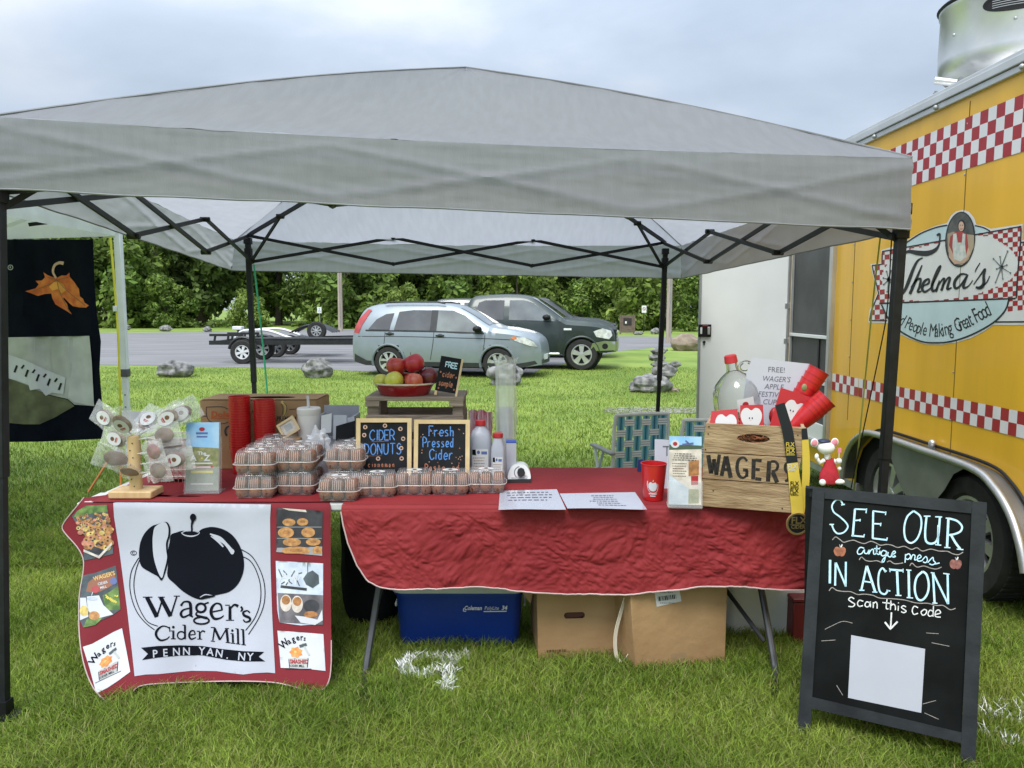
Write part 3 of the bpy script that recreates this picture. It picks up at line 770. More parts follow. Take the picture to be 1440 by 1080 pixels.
# fender
M_fen = mat('fender_aluminium', (.30, .30, .30), .42, .85, var=.12)
g = MB()
lip = [yz(y, z, .095) for y, z in cat([(5.64, .33), (5.61, .46), (5.52, .60), (5.38, .695), (5.2, .745), (4.6, .75), (4.05, .745), (3.86, .69), (3.72, .59), (3.63, .46), (3.58, .33)], 5)]
lipb = [p + Vector((.105, 0, 0)) for p in lip]
g.add(lip + lipb, [(i, i + 1, len(lip) + i + 1, len(lip) + i) for i in range(len(lip) - 1)], M_fen)
g.tube(lip, .022, M_alu, 10)
g.tube([p + Vector((.093, 0, .02)) for p in lip], .010, M_plas, 6)
g.fill([(5.2, .735), (5.08, .725), (4.98, .67), (4.9, .56), (4.80, .46), (4.70, .40), (4.61, .385), (4.52, .40), (4.42, .46), (4.32, .56), (4.24, .67), (4.14, .725), (4.05, .735)], yz, mat('grey_fender_steel', (.20, .215, .185), .5, .3), .08)
g.build('fender', tl, ang=50)
def spoked_wheel(mb_t, mb_r, c, r, w_, spokes, axis='X', m_rim=None, side=-1, rimf=.62):
    """tyre and rim around c; axis X or Y; side = direction of the visible face"""
    mx = Matrix.Rotation(R(90), 3, 'Y') if axis == 'X' else Matrix.Rotation(R(90), 3, 'X')
    k = rimf * r; h = w_ / 2
    mb_t.lathe([(k, -h * .8), (k + .02, -h), (r * .93, -h), (r, -h * .7), (r, h * .7), (r * .93, h), (k + .02, h), (k, h * .8)], M_rub, c, 36, mx, cap=False)
    for q in range(48):   # tread blocks
        a = 2 * math.pi * q / 48
        v = Vector((math.cos(a) * r, math.sin(a) * r, 0)); t_ = Vector((-math.sin(a), math.cos(a), 0)) * r * .04
        p = [mx @ (v * 1.0 + t_ * i + Vector((0, 0, h * .72 * j))) + Vector(c) for j in (-1, 1) for i in (-1, 1)] + [mx @ (v * 1.018 + t_ * i * .8 + Vector((0, 0, h * .7 * j))) + Vector(c) for j in (-1, 1) for i in (-1, 1)]
        mb_t.add(p, [(4, 5, 7, 6), (0, 1, 5, 4), (2, 3, 7, 6), (0, 2, 6, 4), (1, 3, 7, 5)], M_rub)
    sgn = side if axis == 'X' else -side
    f = h * .85 * sgn
    mb_r.lathe([(k * 1.02, f * .98), (k * 1.04, f), (k * .94, f * 1.02), (k * .90, f * .8), (k * .88, f * .3), (0, f * .25)], m_rim, c, 36, mx, cap=False)
    mb_r.lathe([(k * .87, f * .34), (0, f * .34)], M_dark, c, 30, mx, cap=False)
    mb_r.lathe([(k * .26, f * .4), (k * .25, f * .96), (k * .12, f), (0, f)], m_rim, c, 16, mx)
    for q in range(spokes):
        a = 2 * math.pi * (q + .25) / spokes
        d = Vector((math.cos(a), math.sin(a), 0)); t_ = Vector((-d.y, d.x, 0))
        ww = k * .95 / spokes
        vs = []
        for rr_, wd_, zz in ((k * .16, ww * .8, f * .92), (k * .92, ww * 1.35, f * .88)):
            for i in (-1, 1): vs.append(d * rr_ + t_ * wd_ * i + Vector((0, 0, zz)))
        for rr_, wd_, zz in ((k * .16, ww * .8, f * .5), (k * .92, ww * 1.5, f * .5)):
            for i in (-1, 1): vs.append(d * rr_ + t_ * wd_ * i + Vector((0, 0, zz)))
        vs = [mx @ v + Vector(c) for v in vs]
        mb_r.add(vs, [(0, 1, 3, 2), (4, 5, 7, 6), (0, 2, 6, 4), (1, 3, 7, 5), (0, 1, 5, 4), (2, 3, 7, 6)], m_rim)
M_rimd = mat('silver_alloy', (.62, .62, .62), .35, .75, var=.05)
for y in (5.07, 4.15):
    t_, r_ = MB(), MB(); spoked_wheel(t_, r_, (TX + .06, y, .345), .345, .20, 8, 'X', M_rimd, -1)
    o = t_.build('wheel', tl, ang=40); r_.build('rim', o, ang=40)
g = MB(); c = ts(1311, 623, .03); g.ball(c, .022, M_alu, 12, 8); g.box(ts(1311, 628, .012), (.025, .05, .03), M_alud); g.build('marker_lamp', tl)
# sign on the trailer side
sg = MB(); zs_ = zm(1210, 280, 4.909, ts); zs = lambda x, y, off=0.0: zs_(x, y, off * .35)
o0 = .004
wht = [(70, 450), (140, 440), (143, 352), (235, 325), (310, 310), (330, 280), (420, 225), (520, 185), (598, 165), (625, 115), (660, 85), (710, 75), (750, 88), (785, 130), (800, 175), (850, 185), (900, 205), (1120, 172), (1118, 285), (1240, 262), (1210, 420), (1150, 580), (1240, 700), (1240, 868), (920, 868), (840, 920), (760, 960), (660, 990), (560, 1004), (450, 1002), (340, 965), (270, 930), (190, 855), (55, 852), (62, 770), (115, 650), (80, 500)]
sg.fill(wht, zs, M_wht_v, o0)
rb_ = [(80, 458), (148, 450), (150, 362), (1110, 185), (1112, 300), (1230, 275), (1200, 420), (1140, 580), (1230, 705), (1230, 848), (930, 848), (190, 840), (65, 838), (75, 770), (125, 650), (90, 500)]
# checker ribbon clipped to outline (Y, z lattice on the side wall)
inn_ = [(140, 545), (165, 480), (230, 400), (300, 355), (560, 300), (800, 250), (890, 255), (985, 305), (1060, 370), (1085, 430), (1080, 500), (1030, 560), (930, 610), (780, 665), (640, 690), (500, 702), (350, 700), (250, 690), (170, 640)]
dome = ell(490, 480, 400, 305, 40, 180, 360)
sg.fill([(310, 320)] + [(330, 292), (420, 235), (520, 195), (600, 180), (790, 182), (850, 197), (900, 222), (880, 235), (600, 285), (320, 335)], zs, M_blu_v, o0 + .001)
def lattice(outline, cell, skew, hole=None):
    xs = [p[0] for p in outline]; ys = [p[1] for p in outline]
    y = min(ys); j = 0
    ss = 4
    while y < max(ys):
        x = min(xs); i = 0
        while x < max(xs):
            if (i + j) % 2:
                for a in range(ss):
                    for c_ in range(ss):
                        cx_, cy_ = x + (a + .5) * cell / ss, y + (c_ + .5) * cell / ss
                        sk = (cx_ - 120) * skew
                        if inside((cx_, cy_ + sk), outline) and not (hole and inside((cx_, cy_ + sk), hole)):
                            h_ = cell / ss / 2
                            sg.quad([zs(cx_ + p, cy_ + q + (cx_ + p - 120) * skew, o0 + .002) for p, q in ((-h_, -h_), (h_, -h_), (h_, h_), (-h_, h_))], M_red_v)
            x += cell; i += 1
        y += cell; j += 1
lattice(rb_, 34, -.10, inn_)
sg.fill([(145, 728), (1025, 690), (1000, 765), (930, 842), (830, 905), (720, 955), (610, 985), (520, 992), (430, 985), (340, 950), (260, 900), (195, 830)], zs, M_blu_v, o0 + .003)
BL = M_blk_v
sg.pen([(80, 458), (148, 450), (150, 362), (1110, 188), (1105, 300)], 9, zs, BL, o0 + .004, smooth=False)
sg.pen([(1105, 300), (1240, 278)], 9, zs, BL, o0 + .004, smooth=False)
sg.pen([(80, 458), (90, 505), (125, 650), (75, 770), (62, 838), (185, 840)], 8, zs, BL, o0 + .004, smooth=False)
sg.pen([(930, 848), (1240, 846)], 10, zs, BL, o0 + .004, smooth=False)
sg.pen([(1105, 300), (1088, 480), (1075, 685)], 10, zs, BL, o0 + .004, smooth=False)
sg.pen([(130, 720), (1070, 686)], 11, zs, BL, o0 + .005, smooth=False)
sg.pen([(145, 728), (195, 830), (260, 900), (340, 950), (430, 985), (520, 992), (610, 985), (720, 955), (830, 905), (930, 842), (1000, 765), (1025, 690)], 11, zs, BL, o0 + .005)
sg.pen([(310, 305), (340, 285), (420, 235), (520, 196), (600, 180)], 10, zs, BL, o0 + .004); sg.pen([(790, 182), (850, 197), (895, 222)], 9, zs, BL, o0 + .004)
# script lettering
K = o0 + .006
def pn(pts, w_=18): sg.pen(pts, w_, zs, BL, K)
pn([(290, 388, 6), (330, 362, 22), (400, 372, 34), (460, 374, 36), (510, 355, 26), (540, 318, 12), (548, 270, 11), (545, 240, 14), (528, 252, 16)])
pn([(430, 405, 8), (395, 425, 14), (365, 480, 20), (335, 560, 24), (310, 620, 20), (285, 660, 12), (262, 668, 8)])
pn([(425, 455, 8), (390, 540, 18), (340, 655, 20)]); pn([(348, 610, 8), (385, 560, 14), (415, 552, 16), (408, 600, 16), (395, 640, 16), (420, 635, 8)])
pn([(430, 600, 8), (470, 580, 14), (470, 552, 14), (440, 570, 18), (425, 615, 20), (445, 640, 16), (490, 610, 8)])
pn([(490, 605, 8), (545, 490, 10), (552, 460, 10), (530, 490, 14), (495, 590, 20), (500, 635, 18), (530, 615, 8)])
pn([(545, 560, 8), (530, 610, 16), (520, 640, 17)]); pn([(535, 600, 8), (565, 555, 12), (580, 552, 14), (565, 610, 18), (557, 632, 17)]); pn([(570, 600, 8), (600, 548, 12), (618, 545, 15), (605, 590, 18), (600, 622, 17), (630, 610, 8)])
pn([(735, 520, 10), (690, 520, 16), (650, 570, 20), (655, 615, 18), (690, 595, 12), (740, 520, 12)]); pn([(740, 520, 12), (715, 580, 18), (712, 612, 18), (745, 600, 8), (775, 560, 6)])
pn([(825, 440, 6), (800, 480, 8), (790, 505, 4)])
pn([(780, 590, 6), (830, 520, 10), (860, 482, 14), (850, 530, 18), (850, 585, 22), (825, 612, 24), (795, 608, 14)]); pn([(830, 610, 8), (870, 575, 8), (892, 530, 6)])
ST = mat('grey_star_print', (.13, .14, .15), .5)
for cx_, cy_, arms in ((972, 470, ((1015, 360), (1010, 455), (1035, 510), (982, 550), (932, 575), (940, 482), (918, 412), (963, 398))), (195, 555, ((210, 495), (232, 560), (222, 600), (185, 640), (160, 590), (158, 545), (180, 500)))):
    for ax, ay in arms:
        sg.pen([(cx_, cy_, 9), (ax, ay, 4)], 5, zs, ST, K, smooth=False); sg.fill(ell(ax, ay, 6, 7, 8), zs, ST, K + .0005)
    sg.fill(ell(cx_, cy_, 14, 16, 10), zs, ST, K)
sign = sg.build('sign_print', tl, smooth=False)
# arched slogan
def arc_text(mb, s_, pts, h0, h1, wsc, m, off):
    P = cat(pts, 10); ln = [0]
    for a, c_ in zip(P, P[1:]): ln.append(ln[-1] + math.hypot(c_[0] - a[0], c_[1] - a[1]))
    wt_ = [{'i': .55, 'l': .55, 't': .7, 'r': .75, 'M': 1.35, 'F': .95, ' ': .6, 'G': 1.1}.get(c_, .95) for c_ in s_]; n = len(s_); tot = ln[-1]
    for i, ch in enumerate(s_):
        if ch == ' ': continue
        d = tot * sum(wt_[:i]) / sum(wt_); q = max(k for k in range(len(ln)) if ln[k] <= d); q = min(q, len(P) - 2)
        f_ = (d - ln[q]) / (ln[q + 1] - ln[q]); x, y = P[q][0] + (P[q + 1][0] - P[q][0]) * f_, P[q][1] + (P[q + 1][1] - P[q][1]) * f_
        an = math.atan2(P[q + 1][1] - P[q][1], P[q + 1][0] - P[q][0])
        h_ = h0 + (h1 - h0) * i / n
        mb.text(ch, zs, m, x, y, h_, wsc, off, an * .8)
g = MB(); arc_text(g, 'Good People Making Great Food', [(190, 800), (262, 862), (330, 902), (430, 940), (530, 950), (620, 932), (730, 892), (820, 845), (900, 800)], 82, 112, .52, BL, o0 + .006)
g.build('slogan_print', tl, smooth=False)
# oval portrait: a plain woman in red with a white apron
g = MB(); op = ell(688, 278, 103, 192, 40, rot=4)
g.fill(op, zs, BL, o0 + .007); g.fill(ell(688, 278, 94, 183, 40, rot=4), zs, mat('photo_grey_green', (.055, .06, .055), .6, col2=(.13, .125, .11), vscale=14), o0 + .008)
g.fill([(600, 240), (640, 225), (785, 250), (782, 330), (745, 420), (700, 455), (640, 440), (605, 360)], zs, mat('photo_tan', (.42, .33, .22), .6), o0 + .009)
g.fill([(650, 230), (690, 222), (735, 240), (745, 330), (725, 390), (640, 390), (612, 320), (620, 260)], zs, mat('photo_red', (.40, .05, .05), .6), o0 + .010)
g.fill([(612, 320), (640, 380), (660, 420), (700, 425), (730, 390), (745, 330), (760, 370), (720, 440), (650, 450), (610, 400)], zs, mat('photo_skin', (.62, .40, .28), .6), o0 + .0105)
g.fill([(640, 240), (662, 236), (672, 300), (700, 300), (706, 236), (725, 242), (722, 310), (730, 400), (690, 430), (645, 415), (635, 330)], zs, mat('photo_apron', (.68, .66, .6), .6, col2=(.45, .5, .48), vscale=40), o0 + .011)
g.fill(ell(698, 182, 27, 42, 18), zs, M_blk_v, o0 + .0105); g.fill(ell(696, 188, 19, 34, 18), zs, mat('photo_skin', (.62, .40, .28)), o0 + .0115)
for x in (689, 704): g.fill(ell(x, 180, 3.5, 3, 8), zs, M_blk_v, o0 + .012)
g.pen([(687, 203), (696, 208), (705, 202)], 4, zs, M_red_v, o0 + .012)
g.build('portrait_print', tl, smooth=False)
M_spun = mat('spun_aluminium', (.74, .74, .73), .34, metal=.9, var=.08, vscale=4)
# roof exhaust fan
fx, fy = 3.38, 5.42
ft = thing('exhaust_fan', 'round brushed aluminium exhaust fan on the roof of the yellow trailer', 'exhaust fan', (fx, fy, 2.88))
g = MB(); g.box((fx, fy, 2.96), (.66, .66, .16), M_alu); g.box((fx, fy, 2.9), (.8, .8, .06), M_alu); g.build('curb', ft, bevel=.01)
g = MB(); g.lathe([(.36, 2.9), (.355, 3.12), (.36, 3.15), (.39, 3.18), (.42, 3.235), (.425, 3.29), (.4205, 3.60), (.43, 3.61), (.43, 3.645), (.41, 3.65), (.40, 3.58)], M_spun, (fx, fy, 0), 48); g.build('housing', ft, ang=50)
g = MB(); g.lathe([(.433, 3.635), (.445, 3.65), (.43, 3.665), (.415, 3.655)], M_blk, (fx, fy, 0), 48); g.build('rim', ft)
def cyl(a, z, r_=.4215): return Vector((fx + r_ * math.cos(a), fy + r_ * math.sin(a), z))
g = MB(); a0 = math.atan2(-fy, -fx) + .06
g.fill(ell(0, 3.535, .17, .050, 24), lambda x, y, o: cyl(a0 + x / .42, y, .4235), M_dark, 0, .03)
g.pen(ell(0, 3.535, .175, .055, 24), .018, lambda x, y, o: cyl(a0 + x / .42, y, .4255), M_plas, 0, closed=True)
for k in range(5): g.pen([(-.13, 3.508 + .014 * k), (.13, 3.508 + .014 * k)], .004, lambda x, y, o: cyl(a0 + x / .42, y, .425), M_alud, 0)
g.build('vent_slot', ft)
for dx, dz in ((0, 3.42), (.02, 3.20), (-.38, 3.42)):
    q = MB(); q.ball(cyl(a0 + dx / .42, dz, .423), .011, M_alud, 8, 5); q.build('rivet', ft)
g = MB(); g.tube([W(1345, 117, 5.2), W(1314, 113, 5.25)], .025, M_spun, 12); g.build('drain_pipe', ft)
g = MB(); g.grid(lambda u, v: Vector((TX + .10 + .03 * math.sin(v * 9), 4.7 + .95 * u, 2.87 + .09 * v * (1 - .5 * u) + .035 * noise.noise((u * 14, v * 5, 0)))), 40, 8, mat('crumpled_foil', (.6, .6, .6), .3, .9)); g.build('flashing_foil', ft)
# ------------------------------------------------------------------ vehicles
def interp(tab, x):
    if x <= tab[0][0]: return tab[0][1]
    for a, b_ in zip(tab, tab[1:]):
        if x <= b_[0]:
            t = (x - a[0]) / (b_[0] - a[0]); return a[1] + (b_[1] - a[1]) * t
    return tab[-1][1]
def smooth_tab(tab, n=8): return sorted(set((round(p[0], 4), p[1]) for p in cat(tab, n)))
M_glass_c = mat('tinted_car_glass', (0.03, 0.033, 0.034), 0.04, var=.6, vscale=2, spec=0.9, coat=0.6)
M_glass_l = mat('clear_car_glass', (0.09, 0.105, 0.10), 0.03, var=0.5, vscale=1.6, spec=1.0, coat=1.0)
M_chr = mat('chrome', (.55, .56, .57), .28, 1.0, var=0)
M_lamp = mat('headlamp_lens', (.62, .63, .60), .08, var=.25, vscale=12, coat=1); M_tail = mat('tail_lamp_red', (.42, .03, .03), .15, coat=1); M_amb = mat('amber_lens', (.65, .22, .08), .15, coat=1)
M_trim = mat('grey_plastic_trim', (.03, .032, .034), .65); M_slv = mat('bright_silver_alloy', (.66, .66, .65), .28, .7, var=.05)
class Car:
    """lofted body: x along length (nose at +x), z up, y width; visible flank is -y"""
    def __init__(s, top, belt, bot, hw, taper, mpaint, wheels, wr, name, label, cat_, loc, yaw, group=None):
        s.top, s.belt, s.bot, s.hw, s.taper = smooth_tab(top), belt, bot, smooth_tab(hw), taper
        s.p = mpaint; s.wheels = wheels; s.wr = wr
        s.o = thing(name, label, cat_, (0, 0, 0), group); s.loc, s.yaw = loc, yaw
        x0, x1 = top[0][0], top[-1][0]; s.x0, s.x1 = x0, x1
        N = 150; g = MB(); pts = []; J = 9
        for i in range(N + 1):
            x = x0 + (x1 - x0) * i / N
            zb, zt = interp(bot, x), interp(s.top, x)
            row = []
            for j in range(J + 1): row.append(s.side(x, zb + (zt - zb) * (j / J)))
            for k in range(1, 6):
                row.append(s.roof(x, k / 5))
            pts.append(row)
        K = len(pts[0])
        for sg_ in (-1, 1):
            vs = [(p[0], p[1] * -sg_, p[2]) for r_ in pts for p in r_]; fs = []
            for i in range(N):
                for j in range(K - 1):
                    q = [i * K + j, i * K + j + 1, (i + 1) * K + j + 1, (i + 1) * K + j]
                    c = sum((Vector(vs[t]) for t in q), Vector()) / 4
                    if any((c.x - w_) ** 2 + (c.z - wr) ** 2 < (wr * 1.16) ** 2 for w_ in wheels) and j < J: continue
                    fs.append(tuple(q))
            g.add(vs, fs, s.p)
        for i in (0, N):   # close the ends
            r_ = pts[i]
            g.add([(p[0], p[1], p[2]) for p in r_] + [(p[0], -p[1], p[2]) for p in r_], [(k, k + 1, K + k + 1, K + k) for k in range(K - 1)], s.p)
        s.body = g.build('body', s.o, ang=32, weld=True, local=True)
        g = MB()
        for w_ in wheels:
            for sg_ in (-1, 1):
                lip = [Vector((w_ + wr * 1.17 * math.cos(R(a)), sg_ * (abs(s.side(w_, wr * 1.7)[1]) + .004), wr + wr * 1.17 * math.sin(R(a)))) for a in range(-25, 206, 11)]
                lip = [p for p in lip if p.z > interp(bot, p.x) - .05]
                lip = [Vector((p.x, sg_ * (abs(s.side(min(max(p.x, x0), x1), p.z)[1]) + .006), p.z)) for p in lip]
                g.tube(lip, .03, s.archm if hasattr(s, 'archm') else s.p, 6)
                g.tube([Vector((w_, sg_ * .35, wr)), Vector((w_, sg_ * (abs(s.side(w_, wr)[1]) - .12), wr))], wr * 1.2, M_dark, 20)
        g.box(((x0 + x1) / 2, 0, bot[1][1] + .12), ((x1 - x0) * .92, interp(s.hw, 0) * 1.5, .2), M_dark)
        g.build('wheel_arch', s.o, local=True)
        for w_ in wheels:
            for sg_ in (-1, 1):
                t_, r_ = MB(), MB(); yy = abs(s.side(w_, wr * 1.6)[1]) - .10
                spoked_wheel(t_, r_, (w_, sg_ * yy, wr), wr, .22, s.spokes if hasattr(s, 'spokes') else 7, 'Y', M_slv, sg_, .66)
                o = t_.build('wheel', s.o, local=True, ang=40); r_.build('rim', o, local=True, ang=40)
    def side(s, x, z):
        zb, zs_, zt = interp(s.bot, x), interp(s.belt, x), interp(s.top, x)
        h = interp(s.hw, x)
        if z <= zs_:
            t = (z - zb) / max(.05, (zs_ - zb)); t = min(1, max(0, t))
            y = h * (0.955 + .045 * math.sin(math.pi * min(1, t * .95 + .1))) - .012 * (1 if .42 < t < .46 else 0)
        else:
            y = h * .962 - (z - zs_) * s.taper
        # round into the roof
        d = zt - z
        if d < .09: y -= .07 * (1 - d / .09) ** 2
        return (x, -y, z)
    def roof(s, x, t):
        zt = interp(s.top, x); y0 = -s.side(x, zt)[1]
        return (x, -y0 * (1 - t), zt + .05 * (1 - (1 - t) ** 2))
    def panel(s, name, poly, m, off=.006, step=.09, both=True, parent=None):
        for sg_ in (-1, 1):
            g = MB(); g.fill(poly, lambda x, z, o: Vector((x, sg_ * (-s.side(x, z)[1] + off), z)), m, 0, step)
            g.build(name, parent or s.o, local=True, ang=50)
    def line(s, name, pts, w_, m, off=.004):
        for sg_ in (-1, 1):
            g = MB(); g.pen(pts, w_, lambda x, z, o: Vector((x, sg_ * (-s.side(x, z)[1] + off), z)), m, 0, 4); g.build(name, s.o, local=True)
    def top_panel(s, name, poly, m, off=.008, step=.08):
        """poly in (x, t across) on the roof line; t from -1 to 1"""
        g = MB()
        def mp(x, t, o):
            zt = interp(s.top, x); y0 = -s.side(x, zt)[1]
            sl = (interp(s.top, x + .02) - interp(s.top, x - .02)) / .04; n = Vector((-sl, 0, 1)).normalized()
            return Vector((x, t * y0, zt + .05 * (1 - t * t))) + n * off
        g.fill(poly, mp, m, 0, step); return g.build(name, s.o, local=True, ang=50)
    def nose(s, name, poly, m, off=.01, x=None, thick=.03):
        """flat piece across the front; poly in (y, z)"""
        g = MB(); xx = (x if x is not None else s.x1)
        g.slab(poly, lambda y, z, o: Vector((xx + o, y, z)), m, off - thick, off); return g.build(name, s.o, local=True)
    def done(s): s.o.location = s.loc; s.o.rotation_euler = (0, 0, s.yaw)
def mirror(s, x, z, m):
    for sg_ in (-1, 1):
        g = MB(); y = -s.side(x, z)[1] + .13
        g.ball((x, sg_ * y, z), .1, m, 14, 8, sq=(1.1, 1.15, .75)); g.bar((x + .04, sg_ * (y - .16), z - .02), (x + .02, sg_ * y, z - .01), .05, .04, m)
        g.build('wing_mirror', s.o, local=True)
def handles(s, pts, m):
    for x, z in pts:
        for sg_ in (-1, 1):
            g = MB(); y = -s.side(x, z)[1] + .022
            g.box((x, sg_ * y, z), (.20, .03, .035), m); g.ball((x, sg_ * (y - .02), z - .005), .05, M_trim, 10, 6, sq=(1.5, .4, .9)); g.build('door_handle', s.o, local=True, bevel=.01)
# --- pale blue SUV
P_suv = mat('pale_blue_car_paint', (.275, .315, .34), .36, .4, var=.03, coat=.4)
Car.archm = mat('grey_arch_trim', (.16, .19, .205), .5)
suv = Car(top=[(-2.26, .98), (-2.23, 1.12), (-2.14, 1.36), (-1.99, 1.57), (-1.72, 1.655), (-1.0, 1.68), (-.2, 1.672), (.25, 1.62), (.62, 1.46), (1.0, 1.235), (1.22, 1.14), (1.6, 1.09), (1.95, 1.01), (2.14, .91), (2.24, .78), (2.28, .58)],
          belt=[(-2.3, 1.08), (0, 1.04), (1.1, 1.0), (1.3, 1.2), (2.3, 1.2)], bot=[(-2.26, .36), (-1.9, .26), (1.8, .24), (2.28, .30)],
          hw=[(-2.26, .76), (-2.0, .86), (-1.3, .905), (0, .91), (1.2, .90), (1.8, .84), (2.1, .74), (2.28, .60)], taper=.42, mpaint=P_suv, wheels=(-1.31, 1.31), wr=.345,
          name='parked_suv', label='pale blue parked SUV with silver wheels and red tail lamp', cat_='SUV', loc=(W(637, 500, 18.6).x, 18.6, 0), yaw=R(-12))
win = suv.panel
win('window', [(-1.83, 1.10), (-1.30, 1.09), (-1.22, 1.48), (-1.42, 1.455), (-1.65, 1.33)], M_glass_c); win('window', [(-1.18, 1.09), (-.30, 1.075), (-.30, 1.545), (-.75, 1.55), (-1.10, 1.51)], M_glass_c)
win('window', [(-.14, 1.07), (.98, 1.04), (.82, 1.20), (.52, 1.42), (.22, 1.54), (-.14, 1.548)], M_glass_l)
suv.line('window_trim', [(-1.9, 1.075), (-1.2, 1.065), (0, 1.05), (1.0, 1.02)], .03, M_trim); suv.panel('door_pillar', [(-.30, 1.075), (-.14, 1.07), (-.14, 1.548), (-.30, 1.55)], M_trim, .004)
suv.top_panel('windscreen', [(.36, -.9), (1.08, -.93), (1.08, .93), (.36, .9)], M_glass_l); suv.top_panel('rear_window', [(-2.15, -.8), (-1.95, -.8), (-1.95, .8), (-2.15, .8)], M_glass_c)
for x in (-1.42, -.22, 1.0): suv.line('door_seam', [(x - .06, .40), (x, .75), (x + .02, 1.04)], .014, M_trim)
suv.line('side_moulding', [(-2.1, .93), (-1, .935), (0, .92), (1.1, .90), (1.6, .88)], .016, M_trim)
suv.panel('sill_cladding', [(-2.22, .33), (-1.9, .25), (1.9, .25), (2.2, .33), (2.15, .40), (1.8, .34), (-1.85, .36), (-2.2, .52)], M_trim, .008)
suv.panel('tail_lamp', [(-2.22, 1.02), (-2.08, 1.0), (-2.0, 1.20), (-1.80, 1.56), (-1.90, 1.57), (-2.10, 1.34), (-2.2, 1.14)], M_tail, .012)
suv.panel('headlight', [(1.62, .93), (1.70, .86), (2.05, .74), (2.20, .72), (2.12, .83), (1.92, .94)], M_lamp, .012); suv.panel('turn_signal', [(1.60, .93), (1.68, .88), (1.76, .90), (1.72, .97)], M_amb, .016)
suv.nose('grille', [(-.45, .55), (.45, .55), (.5, .70), (.4, .80), (-.4, .80), (-.5, .70)], M_trim, -.02, 2.22); suv.nose('grille_bar', [(-.42, .66), (.42, .66), (.42, .69), (-.42, .69)], M_chr, .005, 2.22)
suv.nose('number_plate', [(-.2, .40), (.2, .40), (.2, .52), (-.2, .52)], M_wht, .03, 2.27); suv.nose('bumper_intake', [(-.55, .32), (.55, .32), (.5, .42), (-.5, .42)], M_trim, .012, 2.27)
mirror(suv, .86, 1.12, M_plas); handles(suv, ((-1.28, 1.0), (-.05, .965)), M_trim)
for sg_ in (-1, 1):
    g = MB(); g.tube([(-1.5, sg_ * .6, 1.71), (-1.3, sg_ * .6, 1.745), (-.2, sg_ * .6, 1.74), (0, sg_ * .6, 1.70)], .02, M_trim, 6); g.build('roof_rail', suv.o, local=True)
suv.done()
# --- dark green pickup
P_pk = mat('dark_green_car_paint', (.032, .045, .042), .36, .3, var=.04, coat=.35)
Car.archm = P_pk; Car.spokes = 5
TOPP = [(-2.95, 1.26), (-2.9, 1.31), (-1.35, 1.31), (-1.22, 1.34), (-1.14, 1.62), (-1.02, 1.84), (-.8, 1.90), (0, 1.92), (.55, 1.86), (.95, 1.64), (1.42, 1.32), (1.6, 1.26), (2.2, 1.21), (2.55, 1.12), (2.74, .98), (2.80, .60)]
def pickup(paint, name, label, loc, yaw, detail=True):
    c = Car(top=TOPP, belt=[(-3, 1.4), (-1.3, 1.36), (-1.15, 1.26), (1.3, 1.22), (1.5, 1.5), (3, 1.5)], bot=[(-2.95, .55), (-2, .42), (2, .40), (2.80, .48)],
            hw=[(-2.95, .96), (-1.5, 1.0), (0, 1.01), (1.6, 1.0), (2.3, .97), (2.65, .90), (2.80, .82)], taper=.36, mpaint=paint, wheels=(-1.78, 1.92), wr=.40,
            name=name, label=label, cat_='pickup truck', loc=loc, yaw=yaw, group=None)
    c.panel('window', [(-.92, 1.30), (-.12, 1.29), (-.12, 1.80), (-.62, 1.80), (-.80, 1.74)], M_glass_c); c.panel('window', [(.02, 1.29), (1.22, 1.26), (1.02, 1.46), (.62, 1.74), (.40, 1.80), (.02, 1.80)], M_glass_l)
    c.top_panel('windscreen', [(.60, -.92), (1.42, -.95), (1.42, .95), (.60, .92)], M_glass_l)
    for x in (-1.14, -.05, 1.36): c.line('door_seam', [(x - .02, .48), (x, .8), (x + .02, 1.26)], .014, M_trim)
    c.panel('headlight', [(2.22, 1.0), (2.30, .86), (2.62, .80), (2.70, .90), (2.66, 1.02), (2.45, 1.08)], M_lamp, .012)
    c.panel('bumper', [(2.2, .70), (2.15, .56), (2.3, .50), (2.79, .52), (2.78, .74), (2.5, .76)], M_chr, .03)
    c.panel('fog_lamp', ell(2.52, .62, .075, .075, 14), M_dark, .034)
    c.nose('front_bumper', [(-.84, .50), (.84, .50), (.86, .74), (-.86, .74)], M_chr, .05, 2.79, .1)
    c.nose('grille', [(-.52, .76), (.52, .76), (.60, 1.04), (.50, 1.10), (-.50, 1.10), (-.60, 1.04)], M_trim, .03, 2.76, .12)
    g = MB(); g.pen([(-.54, .77), (.54, .77), (.62, 1.05), (.50, 1.12), (-.50, 1.12), (-.62, 1.05)], .07, lambda y, z, o: Vector((2.80, y, z)), M_chr, 0, smooth=False, closed=True)
    for z in (.86, .96): g.box((2.80, 0, z), (.02, 1.1, .03), M_chr)
    g.lathe([(.07, 0), (.06, .02), (0, .02)], M_chr, (2.81, 0, .95), 16, Matrix.Rotation(R(90), 3, 'Y')); g.build('grille_surround', c.o, local=True)
    mirror(c, 1.02, 1.36, M_plas); handles(c, ((.16, 1.13), (-.98, 1.13)), M_plas)
    for sg_ in (-1, 1):
        g = MB(); g.tube([(-.95, sg_ * 1.0, .42), (1.35, sg_ * 1.0, .42)], .035, M_chr, 8); g.build('side_step', c.o, local=True)
    c.panel('badge', [(1.46, 1.03), (1.66, 1.03), (1.66, 1.08), (1.46, 1.08)], M_wht, .008); c.panel('badge', [(-.98, 1.40), (-.84, 1.40), (-.84, 1.46), (-.98, 1.46)], M_alud, .008)
    c.panel('tail_lamp', [(-2.94, .90), (-2.80, .90), (-2.80, 1.2), (-2.94, 1.2)], M_tail, .012)
    c.done(); return c
